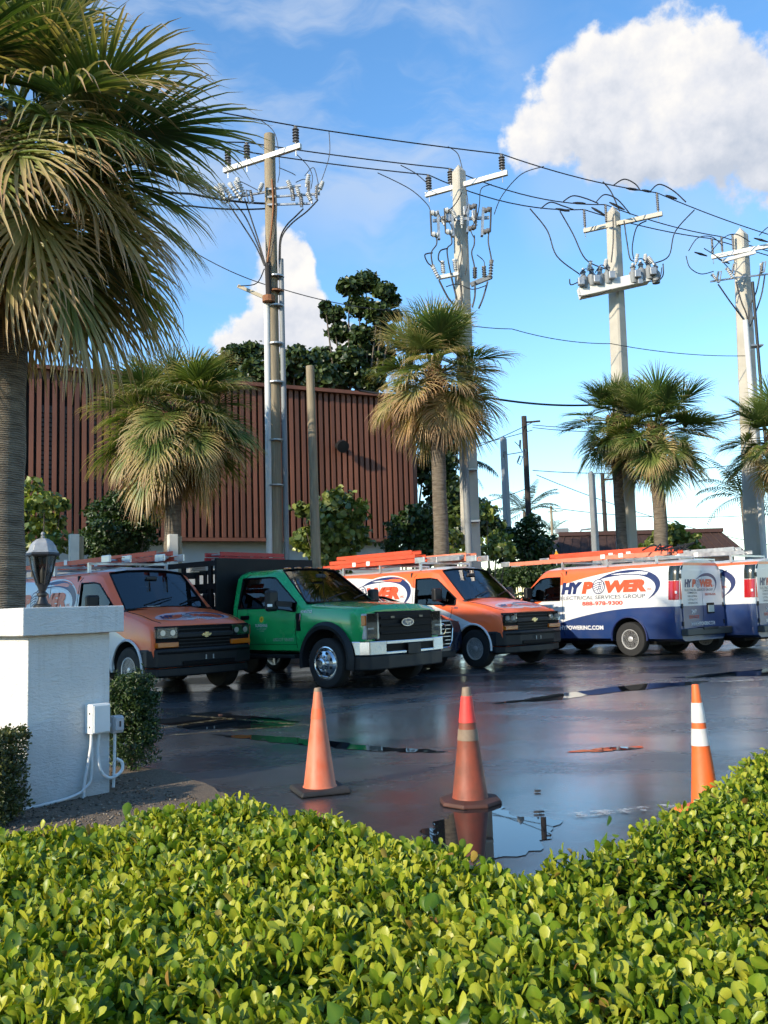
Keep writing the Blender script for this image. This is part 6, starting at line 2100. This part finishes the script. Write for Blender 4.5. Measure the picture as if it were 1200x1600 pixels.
    # roof rack
    for x in (-2.4, -1.1, .2):
        rk = MB().beam((x, -.80, 2.21), (x, .80, 2.21), .05, .04)
        for s in (-1, 1):
            rk.beam((x, s * .78, 2.05), (x, s * .78, 2.22), .05, .05)
        rk.build('rack_bar', M_ALU, root)
    return root


VAN = make_van()


def place(root, px, py, local, rz):
    g = ground(px, py); o = Matrix.Rotation(rz, 3, 'Z') @ Vector((local[0], local[1], 0))
    root.location = (g.x - o.x, g.y - o.y, 0.0); root.rotation_euler = (0, 0, rz)


VANS = [VAN] + [copy_tree(VAN) for _ in range(3)]
for v, lab in zip(VANS, ('orange-fronted work van partly hidden behind the white column', 'orange and white van with ladders beside the green truck, nose toward us',
                         'white, orange and blue van showing its whole lettered side and rear doors', 'white and blue van cut off by the right edge of the photo')):
    v['label'] = lab; v['group'] = 'company vans in the parking bays'
place(VANS[0], 200, 1087, (1.84, -.97), R(-44))
place(VANS[1], 743, 1044, (1.84, -.97), R(-47))
place(VANS[2], 986, 1026, (-1.72, .97), R(180 - 49))
place(VANS[3], 1103, 1019, (-1.72, .97), R(180 - 49))

# ---------------------------------------------------------------- ladders on the racks
M_LADO = mat('ladder_orange', (.62, .075, .028), .5, var=.12, vscale=4)
M_LADP = mat('ladder_pale_orange', (.62, .20, .12), .55, var=.12, vscale=4)  # paler, pinker orange than the other ladders
RUNG = MB().tube([(0, -.19, 0), (0, .19, 0)], .017, 8).mesh('rung', M_ALU)


def ladder(label, van, x0, x1, y, z, m, sections=2, w=.40, feet=True):
    """extension ladder lying along the roof; van-local ends"""
    root = thing('ladder', label, 'ladder', (0, 0, 0), 0, 'ladders on the van roofs')
    root.location = van.matrix_basis @ Vector((0, y, z)); root.rotation_euler = van.rotation_euler
    for s in range(sections):
        zz = s * .10; ww = w - s * .05; a, b = x0 + s * .25, x1 - s * .12
        for sd in (-1, 1):
            yy = sd * ww / 2
            mb = MB().beam((a, yy, zz), (b, yy, zz), .012, .085)
            mb.beam((a, yy - sd * .014, zz + .036), (b, yy - sd * .014, zz + .036), .03, .010).beam((a, yy - sd * .014, zz - .036), (b, yy - sd * .014, zz - .036), .03, .010)
            mb.build('rail', m, root)
        n = int((b - a) / .305)
        for k in range(n):
            o = bpy.data.objects.new('rung', RUNG); link(o, root); o.location = (a + .15 + k * .305, 0, zz); o.scale.y = ww / .40
    if feet:
        for sd in (-1, 1):
            MB().box((x1 + .05, sd * w / 2, 0), (.30, .035, .13)).build('foot', M_ALU, root, bevel=.01)
        for xx in (x0 + 1.2, x0 + 1.7):
            for sd in (-1, 1):
                MB().box((xx, sd * (w / 2 + .008), .02), (.12, .012, .10)).build('label_sticker', M_WHP, root)
    return root


for v in VANS: pass
bpy.context.view_layer.update()
ladder('orange extension ladder on the roof of the left van', VANS[0], -3.0, .95, .35, 2.28, M_LADO)
ladder('orange step ladder on the left van roof nearer the column', VANS[0], -2.7, .45, -.42, 2.28, M_LADO, 1)
ladder('stacked red-orange extension ladder nearest on the middle van roof', VANS[1], -3.3, .05, -.50, 2.28, M_LADO, 3)
ladder('orange extension ladder on the middle van reaching toward its windshield', VANS[1], -2.6, .85, .30, 2.28, M_LADP, 2)
ladder('long pale orange ladder overhanging the front of the fully lettered van', VANS[2], -2.6, 2.1, .46, 2.28, M_LADP, 1, feet=True)
ladder('orange extension ladder piled on the fully lettered van', VANS[2], -2.4, 1.3, -.15, 2.34, M_LADO, 2)
ladder('silver ladder on the roof of the right-edge van', VANS[3], -2.6, 1.4, .35, 2.28, M_ALU, 2)
for v, lab in ((VANS[1], 'grey planks lying on the middle van roof rack'), (VANS[0], 'pale long bar lying on the left van roof')):
    r_ = thing('roof_load', lab, 'planks', v.matrix_basis @ Vector((0, 0, 2.26)), v.rotation_euler.z)
    for k in range(3):
        MB().box((-.6, -.05 + k * .055 - (0 if v is VANS[1] else -.5), .04 + .02 * k), (2.6, .05, .09 if v is VANS[1] else .05)).build('plank', M_STEEL if v is VANS[1] else M_CONDW, r_, bevel=.004)
r_ = thing('tie_down_straps', 'dark folded straps and rope at the rear of the lettered van roof', 'straps', VANS[2].matrix_basis @ Vector((-2.5, .2, 2.3)), VANS[2].rotation_euler.z)
rr = random.Random(3)
mb = MB()
for k in range(9):
    p = Vector((rr.uniform(-.4, .3), rr.uniform(-.4, .4), .04)); mb.tube([p, p + Vector((rr.uniform(-.4, .4), rr.uniform(-.3, .3), .14)), p + Vector((rr.uniform(-.5, .5), rr.uniform(-.4, .4), .02))], .018, 5)
mb.build('rope', M_CABLE, r_)

# ---------------------------------------------------------------- green flatbed truck
M_GREEN = inside_dark(paint('truck_green', (.010, .37, .100), .24, .7))


def make_truck():
    root = thing('flatbed_truck', 'green cab stake-bed truck with chrome bumper and black wheel flares', 'truck')
    cab = [(0, .56), (.84, .56), (.94, .60), (.985, .76), (1.01, 1.05), (.985, 1.33), (.855, 1.87), (.79, 1.955), (.66, 2.005), (.35, 2.03), (0, 2.035)]
    rear = [(y * .985, z if z < 1.9 else z - .02) for y, z in cab]
    hdr = [(y, z) if z < 1.5 else (y * .985, z - .015) for y, z in cab]
    cowl = [(0, .56), (.84, .56), (.94, .60), (.985, .76), (1.01, 1.03), (1.0, 1.24), (.985, 1.31), (.94, 1.345), (.84, 1.375), (.45, 1.40), (0, 1.405)]
    h1 = [(0, .60), (.80, .60), (.92, .64), (.985, .78), (1.01, 1.02), (1.0, 1.20), (.975, 1.275), (.92, 1.31), (.80, 1.325), (.45, 1.375), (0, 1.38)]
    h2 = [(0, .62), (.80, .62), (.91, .66), (.97, .78), (.99, 1.0), (.98, 1.15), (.95, 1.225), (.89, 1.265), (.78, 1.285), (.45, 1.325), (0, 1.33)]
    nose = [(0, .66), (.80, .66), (.88, .68), (.93, .78), (.95, .98), (.935, 1.12), (.91, 1.175), (.85, 1.205), (.75, 1.22), (.45, 1.245), (0, 1.25)]
    st = [(-2.42, rear), (-2.36, cab), (-1.55, cab), (-1.40, hdr), (-.60, cowl), (.25, h1), (.70, h2), (.79, nose)]
    bm = loft(st, lambda x, j: (j == 5 and -2.25 < x < -.70) or (j in (8, 9) and -1.40 < x < -.60), {1: 8, 3: 6, 4: 3, 5: 2})
    me = arch_cut(bm, [(0, .45, .53, .5, 1.5)], [M_GREEN, M_GLASS, M_WELL])
    body, bvh = split_glass(me, 'cab', root, None)
    for s in (-1, 1):
        wheel(root, 0, s, .93, .405, .22, .265, 'dually', mat('polished_wheel', (.60, .60, .60), .16, 1.0))
        wheel(root, -4.2, s, .95, .405, .22, .265, 'steel', M_STEELW)
        # flare
        mb = MB(); n = 26
        for k in range(n + 1):
            a = R(-14 + 208 * k / n)
            for r, y in ((.50, .93), (.51, 1.075), (.57, 1.085), (.63, 1.015)):
                mb.v.append((r * math.cos(a), s * y, .45 + r * math.sin(a)))
        for k in range(n):
            for q in range(3):
                f = (k * 4 + q, k * 4 + q + 1, (k + 1) * 4 + q + 1, (k + 1) * 4 + q); mb.f.append(f if s < 0 else f[::-1]); mb.m.append(0)
        mb.build('wheel_flare', M_PLAST, root, smooth=50)
        MB().box((-1.55, s * .93, .50), (1.6, .20, .06)).build('running_board', M_PLAST, root, bevel=.01)
        outline_line(bvh, s, dense([(-2.26, .66), (-2.28, 1.3), (-2.2, 1.88), (-2.1, 1.93)]), 'shut_line', M_GRILLE, root)
        outline_line(bvh, s, dense([(-.74, .64), (-.74, 1.1), (-.70, 1.30), (-.68, 1.34)]), 'shut_line', M_GRILLE, root)
        outline_line(bvh, s, dense([(-2.26, .70), (-.74, .70)], .2), 'shut_line', M_GRILLE, root, .004)
        p = bvh.ray_cast(Vector((-2.05, s * 3, 1.17)), Vector((0, -s, 0)))[0]
        MB().box(p + Vector((0, s * .012, 0)), (.22, .035, .07)).build('door_handle', M_GRILLE, root, bevel=.012)
        # towing mirror
        MB().box((-1.02, s * 1.28, 1.45), (.12, .24, .36)).build('mirror', M_PLAST, root, bevel=.045)
        MB().beam((-.86, s * .97, 1.38), (-.98, s * 1.22, 1.40), .09, .09).build('mirror_arm', M_PLAST, root)
        MB().box((-.97, s * 1.36, 1.37), (.03, .10, .05)).build('mirror_lamp', M_REFL, root, bevel=.01)
        # fender badge and vent
        MB().box((-.66, s * 1.008, 1.08), (.10, .014, .30)).build('fender_vent', M_GRILLE, root, bevel=.004)
        MB().add([(-.61, s * 1.018, 1.22), (-.58, s * 1.018, 1.22), (-.61, s * 1.018, 1.02), (-.64, s * 1.018, 1.02)], [(0, 1, 2, 3)]).build('vent_trim', M_CHROME, root)
        mp = lambda x, z: side_map(bvh, s, x, z)
        V, F, w = text_flat('434N752', .052, .016, 0); decal('lettering', V, F, mp(-.60 if s < 0 else -.3, 1.225), M_WHP, root, .006)
        V, F, w = text_flat('USDOT 586873', .055, .012, 0, .52); decal('lettering', V, F, mp(-1.32 if s < 0 else -.8, .755), M_GRYP if False else mat('print_pale_green', (.30, .45, .36), .4), root, .006)
        # sunflower emblem with three lines of small print
        cx = -1.60
        n = 16; V = []; F = []
        for k in range(n * 2):
            r = .062 if k % 2 == 0 else .043; a = k * math.pi / n; V.append((r * math.cos(a), r * math.sin(a)))
        V.append((0, 0)); F = [(k, (k + 1) % (2 * n), 2 * n) for k in range(2 * n)]
        em = decal('door_emblem', V, F, mp(cx, 1.135), mat('print_yellow', (.72, .48, .02), .4), root, .005)
        V = [(.024 * math.cos(k * .524), .024 * math.sin(k * .524)) for k in range(12)]
        decal('emblem_centre', V, [tuple(range(12))], mp(cx, 1.135), mat('print_ochre', (.36, .19, .01), .4), em, .008)
        sg = 1 if s < 0 else -1
        for tx, hh, zz, ww in (('SUNSHINE', .055, 1.00, .32), ('LAND MANAGEMENT', .026, .955, .26), ('FLORIDA', .024, .92, .12)):
            V, F, w = text_flat(tx, hh, .014, 0, ww); decal('lettering', V, F, mp(cx - sg * ww / 2, zz), M_WHP if hh > .05 else mat('print_pale_green', (0, 0, 0)), root, .006)
        # C-shaped lamp cluster
        hl = MB().box((.74, s * .81, .985), (.16, .28, .41)).build('headlight', mat('lamp_housing', (.42, .43, .44), .3, .15), root, bevel=.02)
        MB().box((.826, s * .79, 1.13), (.02, .22, .07), M=Matrix.Rotation(R(-28), 4, 'Y')).build('reflector', M_REFL, hl, bevel=.008)
        MB().box((.826, s * .85, 1.0), (.02, .13, .14), M=Matrix.Rotation(R(-28), 4, 'Y')).build('reflector', M_REFL, hl, bevel=.008)
        MB().box((.828, s * .79, .845), (.02, .24, .09), M=Matrix.Rotation(R(-28), 4, 'Y')).build('reflector', M_REFL, hl, bevel=.008)
        MB().box((.79, s * .945, 1.08), (.09, .04, .16)).build('amber_marker', M_AMBER, hl, bevel=.008)
        MB().box((.862, s * .81, .985), (.008, .285, .41)).build('lens', M_LENS, hl, bevel=.003)
        seat(root, -1.8, s * .42, 1.0)
    # grille
    gr = MB().box((.81, 0, .975), (.10, 1.38, .48)).build('grille', M_GRILLE, root, bevel=.02)
    for z in (.87, .99, 1.11):
        MB().box((.865, 0, z), (.03, 1.28, .05)).build('grille_bar', mat('gloss_black', (.004, .004, .005), .5, spec=.12), gr, bevel=.008)
    for y in (-.36, .36):
        MB().box((.885, y, 1.12), (.012, .09, .035)).build('marker_lamp', mat('smoked_lens', (.09, .09, .075), .2), gr)
    n = 30
    ov = [(.155 * math.cos(k * math.tau / n), .066 * math.sin(k * math.tau / n)) for k in range(n)]
    TX = Matrix(((0, 0, 1, 0), (1, 0, 0, 0), (0, 1, 0, 0), (0, 0, 0, 1)))
    em = MB().prism(ov, 0, .02, M=Matrix.Translation((.885, 0, 1.03)) @ TX).build('oval_badge', M_CHROME, root)
    MB().prism([(a * .86, b * .80) for a, b in ov], .02, .024, M=Matrix.Translation((.885, 0, 1.03)) @ TX).build('badge_field', mat('badge_grey', (.09, .10, .13), .35), em)
    V, F, w = text_flat('Ford', .072, .01, .35, .17, align='CENTER'); decal('badge_script', [(a, b - .034) for a, b in V], F, front_map(.910, 0, 1.03), M_CHROME, em, .002)
    # chrome bumper: two thick ends, slim bars across, dark valance
    path = lambda k: [(.54, -1.02 * k), (.74, -1.0 * k), (.90, -.92 * k), (.96, -.55 * k), (.97, 0), (.96, .55 * k), (.90, .92 * k), (.74, 1.0 * k), (.54, 1.0 * k), (.54, .9 * k), (.78, .85 * k), (.84, 0), (.78, -.85 * k), (.54, -.9 * k)]
    P_ = path(1.0)
    for s in (-1, 1):
        end = [(.54, s * 1.0), (.74, s * 1.0), (.90, s * .93), (.955, s * .60), (.87, s * .60), (.81, s * .84), (.54, s * .91)]
        MB().prism(end if s < 0 else end[::-1], .53, .755).build('bumper_end', M_CHROME, root, bevel=.015)
    ctr = [(.955, -.60), (.975, 0), (.955, .60), (.88, .60), (.90, 0), (.88, -.60)]
    MB().prism(ctr, .69, .75).build('bumper_bar', M_CHROME, root, bevel=.012)
    MB().prism(ctr, .53, .58).build('bumper_bar', M_CHROME, root, bevel=.012)
    MB().prism([(x - .04, y) for x, y in ctr], .57, .70).build('bumper_mesh', M_GRILLE, root)
    MB().box((.985, .05, .60), (.02, .32, .17)).build('plate_bracket', M_PLAST, root, bevel=.006)
    MB().prism([(x * .985, y * .985) for x, y in P_], .30, .525).build('valance', M_PLAST, root, bevel=.02)
    MB().beam((-.56, -.86, 1.40), (-.56, .86, 1.40), .10, .03).build('cowl', M_GRILLE, root)
    wiper(root, (-.53, -.42, 1.45), (-.68, .20, 1.57)); wiper(root, (-.53, .22, 1.45), (-.68, .74, 1.54))
    MB().box((-.68, 0, 1.26), (.45, 1.8, .22)).build('dashboard', M_DASH, root, bevel=.05)
    MB().box((-1.12, 0, 1.88), (.04, .24, .07)).build('rear_view_mirror', M_DASH, root, bevel=.02)
    MB().box((-2.32, 0, 1.15), (.03, 1.7, 1.0)).build('cab_back_trim', M_DASH, root)
    steering(root, (-1.02, .42, 1.30))
    for y in (-.5, -.25, 0, .25, .5):
        MB().box((-1.46, y, 2.045 - abs(y) * .04), (.13, .07, .035)).build('roof_marker', M_AMBER, root, bevel=.012)
    MB().tube([(-.2, -.84, 1.34), (-.22, -.84, 2.05)], .006, 5).build('antenna', M_GRILLE, root)
    # chassis and stake bed
    MB().box((-2.6, 0, .66), (6.0, .9, .20)).build('chassis_rail', M_WELL, root)
    M_BED = mat('bed_black', (.006, .0065, .0075), .6, var=.2, vscale=3, spec=.25)
    bed = MB().box((-4.45, 0, 1.02), (3.75, 2.42, .14)).build('bed_deck', M_BED, root, bevel=.01)
    MB().box((-2.62, 0, 1.62), (.06, 2.42, 1.30)).build('headboard', M_BED, root, bevel=.01)
    for s in (-1, 1):
        for k in range(5):
            MB().box((-2.8 - k * .82, s * 1.18, 1.64), (.09, .05, 1.16)).build('stake', M_BED, root)
        for z in (1.34, 1.76, 2.18):
            MB().box((-4.45, s * 1.20, z), (3.7, .035, .10)).build('stake_rail', M_BED, root)
    for z in (1.32, 1.72, 2.12):
        MB().box((-6.3, 0, z), (.04, 2.3, .14)).build('tail_rail', M_BED, root)
    for y in (-1.1, -.55, 0, .55, 1.1):
        MB().box((-6.27, y, 1.62), (.05, .09, 1.16)).build('stake', M_BED, root)
    MB().box((-2.6, 0, .62), (.7, 1.9, .4)).build('fuel_tank', M_WELL, root, bevel=.04)
    return root


TRUCK = make_truck()
place(TRUCK, 510, 1076, (0, -1.03), R(-41.5))
bpy.context.view_layer.update()
for k, lab in enumerate(('lower red ladder laid across the truck headboard', 'upper red ladder laid across the truck headboard')):
    r_ = thing('ladder', lab, 'ladder', TRUCK.matrix_basis @ Vector((-3.0, .15, 2.29 + k * .09)), TRUCK.rotation_euler.z + R(2 * k), 'ladders on the truck bed')
    for sd in (-1, 1):
        MB().beam((-.25 + sd * .22, -.95, 0), (-.25 + sd * .22, .7, 0), .03, .075).build('rail', mat('ladder_red', (.42, .012, .012), .5, var=.1), r_)
    for q in range(5):
        MB().tube([(-.46, -.8 + q * .33, 0), (-.04, -.8 + q * .33, 0)], .015, 6).build('rung', M_ALU, r_)

# ---------------------------------------------------------------- dark car between truck and van
M_SUV = inside_dark(paint('suv_midnight', (.008, .012, .028), .2, .8))


def make_suv():
    root = thing('parked_car', 'dark blue car with chrome-barred grille mostly hidden between the green truck and the van', 'car')
    cab = [(0, .26), (.75, .26), (.88, .32), (.93, .50), (.945, .78), (.92, 1.02), (.76, 1.20), (.70, 1.255), (.58, 1.285), (.3, 1.30), (0, 1.305)]
    rear = [(y * .93, z if z < 1 else 1 + (z - 1) * .75) for y, z in cab]
    cowl = [(0, .26), (.75, .26), (.88, .32), (.93, .50), (.945, .76), (.92, .96), (.89, 1.02), (.84, 1.06), (.72, 1.085), (.4, 1.11), (0, 1.12)]
    h2 = [(0, .27), (.72, .27), (.85, .33), (.89, .48), (.90, .68), (.87, .83), (.83, .88), (.76, .915), (.62, .935), (.35, .96), (0, .97)]
    nose = [(0, .30), (.60, .30), (.72, .35), (.78, .48), (.79, .64), (.75, .76), (.71, .80), (.65, .83), (.53, .85), (.32, .87), (0, .88)]
    st = [(-2.30, rear), (-2.0, cab), (.35, cab), (1.05, cowl), (1.85, h2), (2.18, nose)]
    bm = loft(st, lambda x, j: (j == 5 and -1.8 < x < .95) or (j in (8, 9) and .35 < x < 1.05), {1: 6, 2: 4, 3: 3, 4: 3})
    me = arch_cut(bm, [(1.40, .36, .40, .5, 1.4), (-1.42, .36, .40, .5, 1.4)], [M_SUV, M_GLASS, M_WELL])
    body, bvh = split_glass(me, 'body', root, None, 40)
    for s in (-1, 1):
        for x in (1.40, -1.42): wheel(root, x, s, .81, .36, .24, .25, 'spoke', M_ALU)
        MB().box((2.05, s * .66, .78), (.16, .26, .10), rz=R(-28) * s).build('headlight', M_LENS, root, bevel=.02)
        MB().box((2.10, s * .64, .42), (.12, .22, .14), rz=R(-20) * s).build('intake', M_GRILLE, root, bevel=.01)
        MB().box((.55, s * 1.0, 1.06), (.12, .18, .13)).build('mirror', M_SUV, root, bevel=.04)
    oct_ = [(-.50, .72), (-.42, .84), (.42, .84), (.50, .72), (.46, .50), (.38, .40), (-.38, .40), (-.46, .50)]
    TX = Matrix(((0, 0, 1, 0), (1, 0, 0, 0), (0, 1, 0, 0), (0, 0, 0, 1)))
    gr = MB().prism(oct_, 0, .03, M=Matrix.Translation((2.18, 0, 0)) @ TX).build('grille', M_GRILLE, root)
    MB().tube([Vector((2.215, a, b)) for a, b in oct_ + oct_[:1]], .013, 6).build('grille_frame', M_CHROME, gr)
    for k in range(6):
        MB().box((2.215, 0, .46 + k * .062), (.012, .88, .012)).build('grille_bar', M_CHROME, gr)
    for k in range(4):
        c = -.1875 + k * .125
        MB().tube([(2.232, c + .085 * math.cos(a), .71 + .085 * math.sin(a)) for a in [q * math.tau / 24 for q in range(25)]], .011, 6, caps=False).build('emblem_ring', M_CHROME, gr, smooth=60)
    MB().box((2.225, 0, .52), (.02, .5, .12)).build('plate_panel', M_GRILLE, gr)
    MB().prism([(2.0, -.80), (2.22, -.55), (2.27, 0), (2.22, .55), (2.0, .80), (1.9, 0)], .24, .34).build('lower_lip', M_PLAST, root, bevel=.01)
    MB().box((.7, 0, .95), (.5, 1.6, .2)).build('dashboard', M_DASH, root, bevel=.05)
    for s in (-1, 1): seat(root, -.1, s * .38, .62)
    MB().box((0, 0, .28), (3.6, 1.3, .12)).build('underbody', M_WELL, root)
    return root


SUV = make_suv()
place(SUV, 709, 1048, (2.31, .525), R(-45)); SUV.scale = (1.05, 1.05, 1.16)
